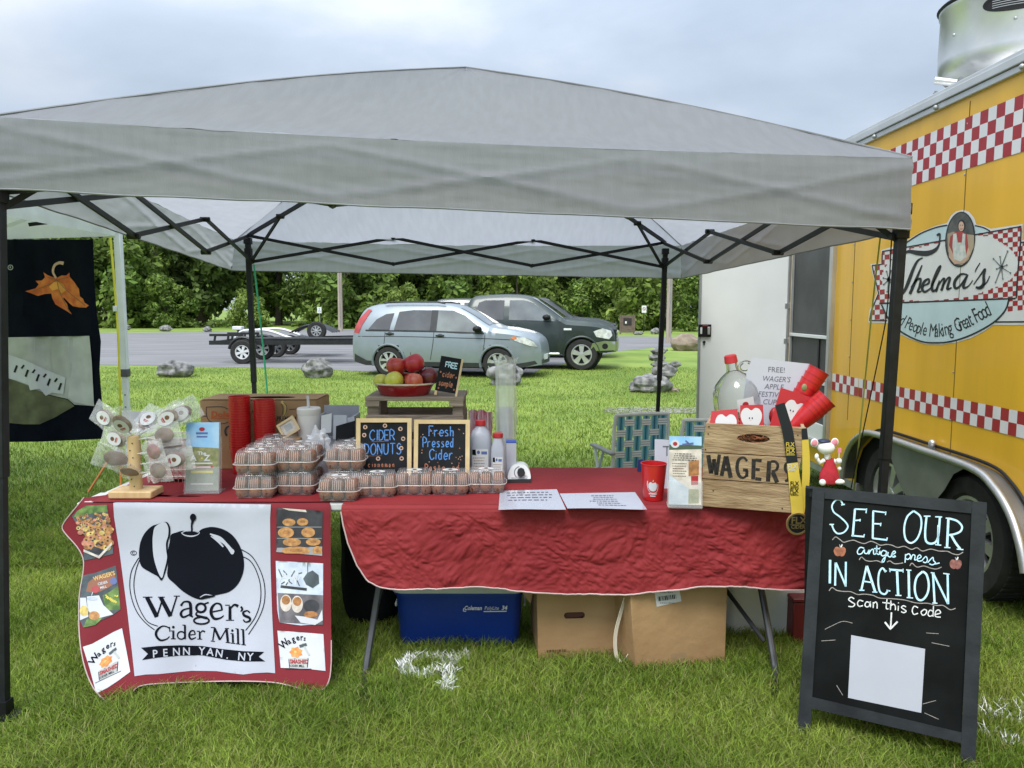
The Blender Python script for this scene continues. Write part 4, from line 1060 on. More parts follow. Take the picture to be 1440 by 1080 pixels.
pickup(P_pk, 'parked_pickup', 'dark green parked pickup truck with chrome front bumper', (W(872, 500, 20.6).x - 2.86, 21.0, 0), R(-9))
P_gr = mat('charcoal_car_paint', (.03, .033, .035), .36, .3, var=.04, coat=.3)
pickup(P_gr, 'parked_pickup', 'charcoal pickup truck mostly hidden behind the dark green pickup', (.62, 25.5, 0), R(-6))
P_wt = mat('dark_grey_car_paint', (.05, .054, .056), .25, .35, var=.04, coat=.8)
pickup(P_wt, 'parked_pickup', 'dark grey pickup truck cab showing above the SUV roof', (W(663, 430, 29).x - .2, 29.2, 0), R(-4))
# ------------------------------------------------------------------ boat trailers
M_btr = mat('black_trailer_steel', (.014, .014, .015), .5, var=.3, vscale=8); M_fib = mat('white_fibreglass', (.66, .67, .68), .35, var=.05)
bt = thing('boat_trailer', 'long black flatbed utility trailer parked on the asphalt behind the SUV', 'trailer', (W(405, 505, 22.8).x, 22.8, 0))
def TX_(px, py, Y=22.8): return W(px, py, Y)
g = MB()
for Y in (22.2, 23.6):
    a, c = TX_(306, 483), TX_(512, 484); a.y = c.y = Y; a.z = c.z = .60
    g.bar(a, c, .10, .12, M_btr)
    a2, c2 = TX_(306, 472), TX_(352, 472); a2.y = c2.y = Y; a2.z = c2.z = .82; g.bar(a2, c2, .06, .07, M_btr)
    for px in (312, 330, 348):
        q = TX_(px, 480); g.bar((q.x, Y, .58), (q.x + .05, Y, .84), .05, .05, M_btr)
for px in (312, 345, 380, 420, 460, 500): q = TX_(px, 484); g.bar((q.x, 22.2, .62), (q.x, 23.6, .62), .08, .06, M_btr)
g.build('frame', bt)
g = MB(); 
for k in range(7): g.box((TX_(430, 480).x, 22.35 + k * .18, .70), (3.2, .12, .035), M_btr)
g.build('deck', bt)
for px in (355,):
    for Y in (22.0, 23.8):
        t_, r_ = MB(), MB(); q = TX_(px, 493); spoked_wheel(t_, r_, (q.x, Y, .34), .34, .2, 6, 'Y', M_fib, -1, .58); o = t_.build('wheel', bt); r_.build('rim', o)
        g = MB(); g.tube([(q.x + .40 * math.cos(R(a)), Y, .36 + .40 * math.sin(R(a))) for a in range(10, 171, 16)], .045, M_btr, 6); g.build('fender', bt)
q = TX_(365, 500); g = MB(); g.bar((q.x, 22.1, .6), (q.x, 22.1, .02), .04, .04, M_btr); g.build('jack_stand', bt)
jt = thing('jet_ski_trailer', 'black boat trailer with white curved fenders and a white spare-wheel rim', 'trailer', (W(420, 500, 25.5).x, 25.5, 0))
Yj = 25.4
g = MB()
for Y in (25.0, 26.4):
    a, c = W(340, 484, Yj), W(505, 478, Yj); g.bar((a.x, Y, .55), (c.x, Y, .62), .08, .1, M_btr)
for px in (350, 400, 450, 500): q = W(px, 482, Yj); g.bar((q.x, 25.0, .56), (q.x, 26.4, .56), .07, .06, M_btr)
g.build('frame', jt)
for Y in (24.9, 26.5):
    pf = [(342, 468), (352, 464), (368, 463), (380, 463), (394, 467), (402, 472), (420, 475), (440, 478)]
    P = [W(x, y, Yj) for x, y in cat([(341, 474), (350, 465), (366, 463.5), (384, 464), (398, 468), (412, 473), (438, 479)], 5)]
    g = MB(); n_ = len(P); v1 = [(p.x, Y - .14, p.z) for p in P]; v2 = [(p.x, Y + .14, p.z) for p in P]
    g.add(v1 + v2, [(i, i + 1, n_ + i + 1, n_ + i) for i in range(n_ - 1)], M_fib); g.tube(v1, .05, M_fib, 6)
    g.build('fender', jt)
    for px, mm in ((395, M_chr), (363, M_chr)):
        t_, r_ = MB(), MB(); q = W(px, 492, Yj); spoked_wheel(t_, r_, (q.x, Y, .33), .33, .2, 6, 'Y', mm, -1, .6); o = t_.build('wheel', jt); r_.build('rim', o)
t_, r_ = MB(), MB(); q = W(450, 474, Yj); spoked_wheel(t_, r_, (q.x, 25.0, .86), .30, .2, 8, 'Y', M_rimd, -1, .55); o = t_.build('spare_wheel', jt); r_.build('rim', o)
g = MB(); q = W(338, 461, Yj); g.box((q.x, 25.2, q.z), (.30, .3, .12), M_fib); g.bar((q.x, 25.2, q.z - .3), (q.x, 25.2, q.z), .06, .06, M_btr); g.build('winch_stand', jt, bevel=.02)
g = MB(); a, c = W(410, 464, Yj), W(470, 466, Yj); g.grid(lambda u, v: Vector((a.x + (c.x - a.x) * u, 25.1 + 1.2 * v, .80 + .25 * math.sin(math.pi * u) + .03 * math.sin(v * 40))), 14, 10, M_btr); g.build('bunk_cover', jt)
# ------------------------------------------------------------------ far street furniture
M_wood_g = mat('weathered_pole_wood', (.34, .28, .22), .9, col2=(.45, .39, .31), vscale=3, stretch=(6, 6, .6), bump=.5, bscale=12)
M_galv = mat('galvanised_post', (.35, .36, .36), .5, .6)
def pole(px, py, r_, h, label):
    p = Z(px, py); g = MB(); g.tube([p + Vector((0, 0, -.1)), p + Vector((0.02, 0, h * .5)), p + Vector((0.0, 0, h))], [r_, r_ * .92, r_ * .8], M_wood_g, 12)
    t = thing('utility_pole', label, 'utility pole', p); g.build('shaft', t)
    q = MB(); q.bar(p + Vector((-.9, 0, h - .5)), p + Vector((.9, 0, h - .5)), .1, .12, M_wood_g); q.build('crossarm', t)
    q = MB(); q.bar(p + Vector((.02, -r_ - .02, .3)), p + Vector((.02, -r_ - .02, h * .55)), .03, .03, M_galv); q.build('conduit', t)
pole(479, 466, .17, 8.5, 'wooden utility pole in front of the trees left of the SUV')
pole(940, 482, .13, 8.0, 'wooden utility pole beside the right rear canopy leg')
def post_sign(px, py, top, wpx, hpx, label, bl, post_m):
    p = Z(px, py); k = p.y / FPX
    t = thing('post_sign', label, 'sign', p)
    g = MB(); zt = (py - top) * k; g.tube([p, p + Vector((0, 0, zt))], .035, post_m, 8); g.build('post', t)
    s_ = MB(); f = lambda x, y, o=0.0: p + Vector((x, -.045 - o, y)); ww, hh = wpx * k / 2, hpx * k
    s_.slab([(-ww, zt - hh), (ww, zt - hh), (ww, zt), (-ww, zt)], f, M_wht, 0, .02)
    mm = mat('sign_blue', (.05, .18, .40)) if bl else M_red_v
    if bl:
        s_.fill(ell(0, zt - hh * .22, ww * .2, ww * .2, 10), f, mm, .024); s_.pen([(0, zt - hh * .32), (0, zt - hh * .55), (ww * .35, zt - hh * .6), (ww * .45, zt - hh * .8)], ww * .2, f, mm, .024, smooth=False); s_.pen(ell(-ww * .08, zt - hh * .66, ww * .42, ww * .42, 16, 100, 330), ww * .14, f, mm, .024)
    else: s_.pen(ell(0, zt - hh * .45, ww * .6, ww * .6, 14), ww * .2, f, mm, .024, closed=True); s_.pen([(-ww * .4, zt - hh * .3), (ww * .4, zt - hh * .6)], ww * .2, f, mm, .024)
    s_.build('plate', t)
post_sign(450, 463, 432, 6, 8.5, 'white accessible-parking sign on a thin grey post left of the utility pole', True, M_galv)
post_sign(905, 467, 430, 6.5, 10, 'white sign on a dark post beside the wooden notice board', False, M_btr)
kp = Z(882, 470); kt = thing('notice_board', 'brown wooden notice board standing beyond the pickup', 'notice board', kp)
M_brn = mat('brown_stained_wood', (.15, .11, .085), .8, var=.25, vscale=4, stretch=(1, 1, 6))
g = MB(); 
for x in (-.42, .42): g.bar(kp + Vector((x, 0, 0)), kp + Vector((x, 0, 1.18)), .1, .1, M_brn)
g.build('post', kt)
g = MB(); g.box(kp + Vector((0, 0, .62)), (.76, .06, 1.05), M_brn); g.build('panel', kt)
g = MB(); g.box(kp + Vector((0, -.05, .78)), (.5, .03, .42), mat('dark_notice_glass', (.035, .03, .03), .2)); g.box(kp + Vector((-.1, -.07, .72)), (.1, .01, .14), M_wht); g.build('display', kt)
# ------------------------------------------------------------------ rocks
M_rock = mat('grey_white_limestone', (.085, .084, .08), .9, col2=(.31, .30, .285), vscale=8, bump=1.0, bscale=9, detail=9)  # grey-white stone; dark end of the noise paints in shaded crevices
M_rockd = mat('dark_split_limestone', (.05, .05, .05), .9, col2=(.30, .29, .28), vscale=6, bump=1.0, bscale=9, detail=9)
M_rockb = mat('brown_boulder', (.20, .155, .115), .9, col2=(.30, .24, .18), vscale=4, bump=.8, bscale=10)
def rock(px, py, wpx, hpx, label, m=None, seed=0, name='rock', z0=0, Y=None, dpt=.7, group=None, cat_='rock', jag=.15):
    p = Z(px, py) if Y is None else W(px, py, Y)
    k = p.y / FPX; rw, rh = wpx * k / 2, hpx * k / 2
    def f(d):
        d2 = Vector((round(d.x * 2.2) / 2.2, round(d.y * 2.2) / 2.2, round(d.z * 2) / 2))
        v = 1 + jag * noise.noise(d * 1.7 + Vector((seed * 7.3, 0, 0))) * 2 + .07 * noise.noise(d * 4 + Vector((0, seed * 3, 0))) + .025 * noise.noise(d * 13)
        return v * (1 - .12 * (d - d2).length)
    g = MB(); g.ball(p + Vector((0, 0, rh * .8)), 1, m or M_rock, 40, 26, sq=(rw, rw * dpt, rh * 1.1), f=f)
    return tag(g.build(name, weld=True, ang=28), label, cat_, group)
rock(247, 530, 50, 24, 'grey split rock on the grass left of the left rear canopy leg', M_rockd, 1)
rock(446, 531, 42, 29, 'pale lumpy rock on the grass below the boat trailers', M_rock, 2)
rock(711, 541, 52, 30, 'white-topped dark rock behind the clear sleeve of cups', M_rockd, 3)
rock(964, 493, 44, 25, 'smooth brown boulder left of the open trailer door', M_rockb, 4, jag=.08)
for px, py, w_, h_, lb in ((233, 466, 17, 9, 'small white rock on the far lawn right of the white tent pole'), (292, 467, 13, 8, 'small white rock on the far lawn, second right of the white tent pole'), (178, 464, 12, 8, 'small white rock just right of the white tent pole on the far lawn'), (898, 471, 13, 5, 'small flat white rock below the white sign post'), (922, 470, 15, 9, 'white rock between the sign post and the utility pole'), (941, 469, 8, 8, 'small rock right of the pole on the far lawn edge'), (337, 466, 10, 6, 'small white rock behind the left canopy leg on the far lawn')):
    rock(px, py, w_, h_, lb, M_rock, px % 9)
YC = Z(925, 551).y
for px, py, w_, h_, lb, s_ in ((915, 551, 60, 27, 'widest bottom slab of the stacked rock pile', 1), (943, 553, 28, 9, 'flat brownish slab at the right foot of the rock pile', 2), (934, 531, 34, 20, 'second block up in the stacked rock pile', 3), (929, 517, 26, 10, 'third slab up in the stacked rock pile', 4), (950, 516, 16, 9, 'slab jutting right from the stacked rock pile', 5), (924, 507, 24, 10, 'fourth slab up in the stacked rock pile', 6), (927, 498, 22, 10, 'topmost pointed rock of the stacked pile', 7)):
    rock(px, py, w_, h_, lb, M_rock if s_ != 2 else M_rockb, s_ + 20, 'stacked_rock', Y=YC + (0.02 * s_), dpt=.75, group='rocks stacked as a cairn')
# ------------------------------------------------------------------ folding tables
TZ = 0.735      # table top, cloth lies 4 mm above
M_tw = mat('white_plastic_top', (.62, .62, .60), .5, var=.06, vscale=5); M_leg = mat('grey_steel_tube', (.085, .088, .09), .38, .6, var=.15); M_legd = mat('dark_steel_tube', (.03, .03, .032), .45, .3)
M_cloth = mat('dark_red_tablecloth', (.20, .014, .018), .72, col2=(.27, .026, .029), vscale=2.2, bump=.35, bscale=16, detail=8, spec=.3)
M_hem = mat('pale_cloth_hem', (.55, .42, .40), .8)
LX0, LX1, LY0, LY1 = -1.93, -.70, 3.36, 4.35
RX0, RX1, RY0, RY1 = -.70, 1.30, 3.30, 4.08
def table(name, label, x0, x1, y0, y1, z=TZ):
    t = thing(name, label, 'table', ((x0 + x1) / 2, (y0 + y1) / 2, 0))
    g = MB(); g.box(((x0 + x1) / 2, (y0 + y1) / 2, z - .022), (x1 - x0, y1 - y0, .044), M_tw); g.build('tabletop', t, bevel=.012)
    return t
lt = table('folding_table', 'white plastic folding table under the printed cider mill banner', LX0, LX1, LY0, LY1)
for x, y in ((-1.75, 3.45), (-1.75, 4.2), (-.86, 4.2), (-.9, 3.46)):
    g = MB(); g.tube([(x, y, TZ - .05), (x, y, .02)], .014, M_leg, 8); g.build('leg', lt)
rt = table('folding_table', 'long folding table with curved grey legs under the wrinkled red cloth', RX0, RX1, RY0, RY1)
lgs = [[W(535, 815, 3.42), W(524, 880, 3.36), W(516, 930, 3.26), W(513, 955, 3.2), Z(512, 986, 0)], [W(1068, 815, 3.45), W(1078, 870, 3.36), W(1086, 915, 3.26), W(1090, 945, 3.2), Z(1089, 980, 0)],
       [W(541, 800, 4.0), W(543, 850, 3.98), Z(546, 890, 0)], [W(1030, 800, 3.95), W(1022, 850, 3.93), Z(1012, 882, 0)]]
for i, p in enumerate(lgs):
    g = MB(); P = cat(p, 5); g.tube(P, .0155, M_leg if i < 2 else M_legd, 10); lo = g.build('leg', rt)
    g = MB(); d = (P[-1] if isinstance(P[-1], Vector) else Vector(P[-1])); e_ = Vector(P[-3]); g.tube([d + (e_ - d).normalized() * .10, d], .0175, M_plas, 10); g.build('foot_cap', lo)
for a, c in ((W(1020, 828, 3.52), W(1075, 902, 3.34)), (W(548, 815, 3.9), W(528, 850, 3.4))):
    g = MB(); g.tube([a, c], .010, M_legd, 8); g.build('brace', rt)
g = MB(); g.tube([(-.1, 3.72, TZ - .09), (-.1, 3.72, .25), (-.3, 3.72, .12)], .012, M_legd, 8); g.tube([(.2, 3.72, TZ - .09), (.47, 3.72, .12)], .012, M_legd, 8); g.build('centre_strut', rt)
# ------------------------------------------------------------------ red cloth on the right table (top + front drop)
def wr(x, z, s=0.0):
    q = .10 * noise.noise((x * 4, z * 4, s + 2)); x += q; z += q * .7
    return .012 * abs(noise.noise((x * 3.4, z * 5.5, s))) + .011 * abs(noise.noise((x * 8.5, z * 10, s + 4))) + .011 * abs(noise.noise((x * 19, z * 21, s + 8))) + .007 * abs(noise.noise((x * 45, z * 45, s)))
bot_c = [(480, 712), (482, 735), (490, 765), (503, 795), (517, 815), (535, 824), (560, 826), (600, 825), (680, 824), (740, 829), (800, 833), (880, 834), (920, 829), (980, 822), (1030, 822), (1080, 826), (1137, 829)]
def botz(px): return interp(bot_c, px)
cl = thing('tablecloth', 'wrinkled dark red cloth covering the long right table', 'tablecloth', (.27, 3.6, 0))
YF = RY0 - .012
def ztop_edge(): return TZ + .004
g = MB()
def drop(u, v):
    px = 480 + 657 * u
    x = W(px, 720, YF).x
    py1 = botz(px); zb = W(px, py1, YF - .03).z if px > 480.5 else TZ - .02
    zt = TZ + .004
    # v: 0 at the top edge, 1 at the hem; first part rounds over the edge
    r = .022
    if v < .12:
        a = v / .12 * math.pi / 2
        y = RY0 + r - .012 - r * math.sin(a) - .002; z = zt - r * (1 - math.cos(a))
    else:
        t = (v - .12) / .88; z = lerp(zt - r, zb, t) if zb < zt - r else zt - r - .001 * t
        d = (zt - z)
        y = YF - .035 * d / .3 - (wr(x, z) + -.0 + .007 * math.sin(x * 9 + 1.5 * math.sin(x * 3)) * d / .3) * min(1, d / .06) * 1.0
    return Vector((x, y, z))
g.grid(drop, 400, 96, M_cloth)
g.build('front_drop', cl, weld=True, ang=180)
g = MB(); hem = [drop(i / 200, 1.0) for i in range(201)]
g.tube([h + Vector((0, -.002, 0)) for h in hem], .0032, M_hem, 5); g.build('hem', cl)
def toppatch(x0, x1, y0, y1, nu, nv, s=0.0):
    q = MB(); q.grid(lambda u, v: Vector((x0 + (x1 - x0) * u, y0 + (y1 - y0) * v, TZ + .004 + .0018 * max(0, noise.noise(((x0 + (x1 - x0) * u) * 7, (y0 + (y1 - y0) * v) * 7, s))))), nu, nv, M_cloth); return q
xr0, xr1 = W(480, 720, YF).x, W(1137, 720, YF).x
toppatch(xr0, xr1, RY0 + .009, RY1 + .01, 60, 24).build('top', cl, ang=180)
g = MB(); g.grid(lambda u, v: Vector((xr1 + .004 * v, RY0 + .01 + (RY1 - RY0) * u, TZ + .004 - .28 * v + .0)) + Vector((.012 * noise.noise((u * 6, v * 2, 1)) * v, 0, 0)), 30, 14, M_cloth); g.build('side_drop', cl, weld=True, ang=180)
# ------------------------------------------------------------------ banner cloth over the left table
M_bred = mat('red_banner_cloth', (.165, .013, .020), .75, col2=(.20, .018, .026), vscale=2, bump=.2, bscale=14, spec=.25)
M_pan = mat('white_banner_print', (.42, .435, .49), .75, var=.04, vscale=3, bump=.25, bscale=9); M_ink = mat('black_banner_ink', (.005, .006, .010), .9, var=0, spec=.1)
def ban_y(x, z):
    d = max(0.0, TZ + .004 - z)
    r = .03
    if d < r: return LY0 - .004 + r * 1 - r * math.sin(math.acos(max(0, 1 - d / r))) - .012
    f = (d - r) / .7
    flare = .11 * f + .155 * f * f * (1 + 1.15 * max(0, (-1.35 - x)) / .4)
    rip = .022 * f * math.sin((x + 1.9) * 8.5 + .8) + .012 * f * math.sin((x + 1.9) * 19) + .006 * noise.noise((x * 7, z * 7, 4)) 
    return LY0 - .016 - flare - rip * min(1, d / .08)
def ban(px, py, off=0.0):
    Y = 3.25
    for _ in range(14):
        p = W(px, py, Y); Y = .5 * Y + .5 * ban_y(p.x, min(p.z, TZ + .0039))
    off *= .7; p = W(px, py, Y)
    if p.z > TZ + .002:
        q = Z(px, py, TZ + .004); return Vector((q.x, q.y, TZ + .004 + off))
    return Vector((p.x, p.y - off, p.z))
bn = thing('cider_banner', 'dark red banner with a white panel reading Cider Mill draped over the left table front', 'banner', (-1.4, 3.3, 0))
g = MB()
out = cat([(118, 700), (100, 722), (88, 739), (92, 750), (108, 768), (117, 785), (117, 805), (112, 835), (111, 868), (113, 905), (120, 940), (132, 968), (148, 985), (160, 992), (172, 989), (184, 976), (196, 965), (225, 961), (300, 958), (360, 958), (395, 961), (430, 970), (447, 971), (458, 966), (464, 952), (466, 930)], 3) + [(466, 900), (465.5, 850), (465, 790), (465, 716), (465, 704), (300, 698), (165, 694)]
g.fill(out, ban, M_bred, 0, 9)
g.build('cloth', bn, ang=180)
g = MB(); g.tube([ban(x, y, .002) for x, y in out[:-6]], .0026, M_hem, 5); g.build('hem', bn)
# the part of the banner cloth lying on the table
g = toppatch(LX0 + .05, -.735, LY0 - .004, LY1 - .01, 50, 26, 6); g.v = [(min(x, -.735), y, z) if True else 0 for x, y, z in g.v]
g.build('table_part', bn, ang=180)
g = MB()
zn = zm(150, 700, 4.152, ban); E = .004
panel_o = [(40, 30), (60, 24), (960, 38), (955, 120), (958, 400), (968, 700), (985, 1022), (940, 1018), (860, 1022), (800, 1030), (760, 1026), (640, 1010), (500, 1008), (400, 1018), (300, 1028), (230, 1030), (165, 1040), (150, 900), (120, 640), (75, 300), (45, 110)]
g.fill(panel_o, zn, M_pan, E, 26); g.build('white_panel', bn, ang=180)
g = MB(); E2 = .0075
apple = cat([(378, 215), (410, 200), (450, 190), (480, 200), (500, 215), (530, 205), (560, 180), (620, 168), (690, 185), (745, 225), (785, 290), (803, 360), (800, 430), (770, 500), (720, 545), (660, 562), (600, 575), (560, 592), (510, 580), (450, 545), (400, 500), (358, 455), (362, 380), (358, 320), (370, 260)], 4, True)
g.fill(apple, zn, M_ink, E2, 26)
g.fill(cat([(300, 152), (350, 138), (372, 165), (374, 215), (362, 255), (360, 300), (366, 350), (350, 420), (325, 480), (300, 455), (255, 430), (205, 395), (192, 330), (200, 260), (225, 205), (265, 165)], 4, True), zn, M_ink, E2 + .001, 26)
g.fill(cat([(285, 170), (320, 145), (348, 142), (364, 175), (362, 220), (350, 262), (352, 310), (356, 350), (340, 420), (325, 465), (300, 420), (278, 340), (272, 260), (275, 210)], 4, True), zn, M_pan, E2 + .002, 22)
g.pen([(440, 202, 4), (480, 188, 5), (540, 196, 4), (536, 212, 4), (500, 222, 8), (460, 216, 6), (440, 202, 4)], 5, zn, M_pan, E2 + .002)
g.fill(ell(495, 204, 38, 10, 18), zn, M_ink, E2 + .0025)
g.pen([(503, 212, 12), (500, 160, 10), (505, 135, 16), (507, 110, 30)], 12, zn, M_ink, E2 + .003); g.fill(ell(508, 112, 18, 22, 18), zn, M_ink, E2 + .003)
g.pen([(607, 208, 6), (660, 235, 26), (700, 268, 18), (740, 318, 26)], 8, zn, M_pan, E2 + .002); g.fill(ell(736, 312, 12, 16, 12), zn, M_pan, E2 + .002)
g.pen([(612, 222, 4), (650, 248, 12), (684, 284, 8)], 6, zn, M_pan, E2 + .0022)
g.pen([(548, 578, 4), (580, 562, 6), (620, 568, 3)], 5, zn, M_pan, E2 + .002); g.pen([(556, 586, 8), (600, 574, 14), (636, 570, 4)], 5, zn, M_ink, E2 + .003)
for d in (0, 24):   # the double ring
    g.pen([(190 + d * .2, 348 + d * .5), (150 + d, 420), (138 + d, 500), (148 + d, 580), (178 + d, 660), (225 + d * .8, 722), (282 + d * .8, 768 - d * .9)], 5, zn, M_ink, E2, 8)
    g.pen([(790, 300 + d * 1.6), (850 - d * .5, 340 + d), (898 - d, 420), (924 - d, 510), (922 - d, 610), (890 - d, 700), (830 - d * .7, 795 - d)], 5, zn, M_ink, E2, 8)
g.pen(ell(160, 320, 17, 13, 18), 3, zn, M_ink, E2, closed=True); g.pen(ell(160, 320, 8, 7, 12, 40, 320), 3, zn, M_ink, E2)
g.build('apple_logo', bn, ang=180)
# serif lettering: thick stems, thin strokes, small serifs
g = MB()
def P_(pts, sm=True): g.pen(pts, 10, zn, M_ink, E2, 5, sm)
def sf(x, y, w_, s_=0): g.pen([(x - w_, y - s_ * w_ * .1), (x + w_, y + s_ * w_ * .1)], 5, zn, M_ink, E2, smooth=False)
P_([(238, 578, 24), (296, 692, 26)], 0); P_([(296, 692, 10), (330, 586, 9)], 0); P_([(318, 578, 24), (376, 688, 26)], 0); P_([(376, 688, 10), (412, 574, 8)], 0); sf(242, 577, 28); sf(322, 577, 20); sf(412, 571, 18)
P_([(436, 628, 14), (452, 606, 9), (478, 604, 12), (492, 622, 18), (494, 690, 18)]); P_([(494, 640, 8), (450, 652, 10), (436, 676, 16), (452, 694, 12), (490, 676, 8)]); P_([(494, 684, 14), (506, 694, 8)], 0)
g.pen(ell(553, 640, 27, 25, 26), 14, zn, M_ink, E2, 2, closed=True); P_([(570, 618, 8), (598, 608, 10)], 0); P_([(536, 660, 8), (524, 676, 10), (540, 688, 14), (590, 700, 16)]); g.pen(ell(556, 714, 44, 20, 26), 11, zn, M_ink, E2, 2, closed=True)
P_([(616, 664, 9), (676, 652, 8)], 0); P_([(676, 654, 10), (668, 622, 12), (642, 614, 10), (618, 636, 16), (612, 670, 18), (630, 702, 16), (664, 700, 10), (686, 684, 6)])
P_([(722, 630, 16), (722, 708, 18)], 0); sf(708, 624, 14); sf(722, 712, 24); P_([(724, 646, 8), (746, 622, 12), (770, 630, 18)])
P_([(786, 632, 12), (794, 648, 12), (784, 662, 5)])
P_([(838, 668, 10), (822, 656, 8), (800, 666, 12), (806, 684, 15), (836, 698, 15), (836, 716, 12), (812, 722, 8), (800, 708, 9)])
# second line
P_([(372, 776, 6), (366, 756, 7), (330, 746, 8), (298, 770, 14), (292, 800, 15), (316, 828, 12), (352, 822, 8), (370, 806, 5)]); P_([(370, 750, 6), (372, 780, 5)], 0)
P_([(392, 778, 12), (392, 818, 12)], 0); sf(388, 774, 10); sf(392, 820, 14); g.fill(ell(392, 752, 8, 8, 12), zn, M_ink, E2)
g.pen(ell(438, 800, 22, 22, 24), 8, zn, M_ink, E2, 2, closed=True); P_([(460, 742, 12), (460, 822, 12)], 0); sf(454, 740, 9)
P_([(486, 798, 6), (520, 794, 5)], 0); P_([(520, 794, 7), (512, 774, 8), (494, 776, 9), (484, 800, 12), (496, 822, 10), (524, 812, 5)])
P_([(546, 780, 11), (546, 820, 11)], 0); sf(538, 776, 9); sf(546, 822, 14); P_([(546, 790, 5), (562, 774, 8), (576, 780, 10)])
P_([(632, 758, 8), (622, 830, 8)], 0); P_([(632, 758, 14), (664, 826, 14)], 0); P_([(664, 826, 7), (700, 764, 7)], 0); P_([(702, 764, 14), (710, 838, 14)], 0); sf(622, 754, 12); sf(704, 760, 12); sf(622, 834, 12, 1); sf(711, 842, 14, 1)
P_([(738, 794, 12), (740, 842, 12)], 0); sf(734, 790, 9, 1); sf(740, 846, 13, 1); g.fill(ell(736, 772, 7, 8, 12), zn, M_ink, E2)
P_([(768, 764, 12), (770, 848, 12)], 0); sf(763, 762, 9, 1); sf(770, 850, 13, 1); P_([(799, 768, 12), (802, 852, 12)], 0); sf(794, 766, 9, 1); sf(802, 855, 13, 1)
# ribbon
g.fill([(204, 872), (300, 862), (430, 858), (560, 862), (680, 880), (800, 892), (922, 896), (890, 924), (928, 952), (800, 952), (700, 942), (560, 916), (430, 918), (300, 930), (210, 944), (244, 908)], zn, M_ink, E2, 26)
for ch, x, y, r_ in (('P', 272, 929, -.05), ('E', 332, 923, -.05), ('N', 388, 917, -.02), ('N', 446, 914, 0), ('Y', 540, 911, .05), ('A', 586, 915, .1), ('N', 634, 922, .14), ('.', 700, 934, .1), ('N', 766, 942, .1), ('Y', 822, 945, .05)):
    g.text(ch, zn, M_pan, x, y, 46, .95, E2 + .002, r_, bold=.012)
g.build('lettering', bn, ang=180)
# photo prints
def pr(name, fn):
    q = MB(); fn(q); q.build(name, bn, ang=180)
M_g1 = mat('print_green', (.06, .13, .03), .75, col2=(.20, .30, .08), vscale=30); M_g2 = mat('print_slate', (.07, .09, .10), .75, var=.3, vscale=20); M_dbr = mat('print_dark', (.035, .035, .04), .75, var=.4, vscale=15)
M_don = [mat('print_donut_gold', (.46, .23, .08), .75, var=.25, vscale=60), mat('print_donut_brown', (.34, .15, .05), .75, var=.3, vscale=60), mat('print_apple_pink', (.52, .22, .14), .75, var=.3, vscale=60), mat('print_apple_yellow', (.58, .44, .14), .75, var=.25, vscale=50)]
M_cream = mat('print_cream', (.62, .55, .48), .75, var=.2, vscale=25); M_bluep = mat('print_pale_blue', (.40, .47, .56), .75, col2=(.60, .65, .72), vscale=18)
zl = zm(80, 690, 6, ban)
def ph1(q):
    q.fill([(130, 215), (170, 170), (250, 125), (425, 118), (440, 240), (470, 420), (478, 530), (360, 562), (225, 590), (235, 480), (240, 380), (180, 300)], zl, M_g2, E, 40)
    q.fill([(250, 125), (425, 118), (432, 175), (300, 190), (200, 215), (140, 225), (175, 170)], zl, M_g1, E + .001, 40)
    r = random.Random(3)
    for k in range(150):
        x, y = r.uniform(165, 465), r.uniform(190, 480)
        if x < 175 + max(0, (y - 290)) * .35 + (0 if y > 250 else 0): continue
        s_ = 11 + (y - 190) * .075
        q.fill(ell(x, y, s_, s_ * .85, 9), zl, M_don[(k * 7) % 4], E + .0015 + k * .00001)
        if k % 3 == 0: q.fill(ell(x, y, s_ * .35, s_ * .3, 7), zl, M_dbr, E + .0032 + k * .00001)
    q.fill([(232, 490), (360, 545), (470, 430), (472, 455), (365, 568), (232, 512)], zl, M_cream, E + .006, 30)
    q.fill([(320, 465), (385, 490), (370, 530), (285, 505)], zl, M_dbr, E + .0055)
pr('orchard_photo_print', ph1)
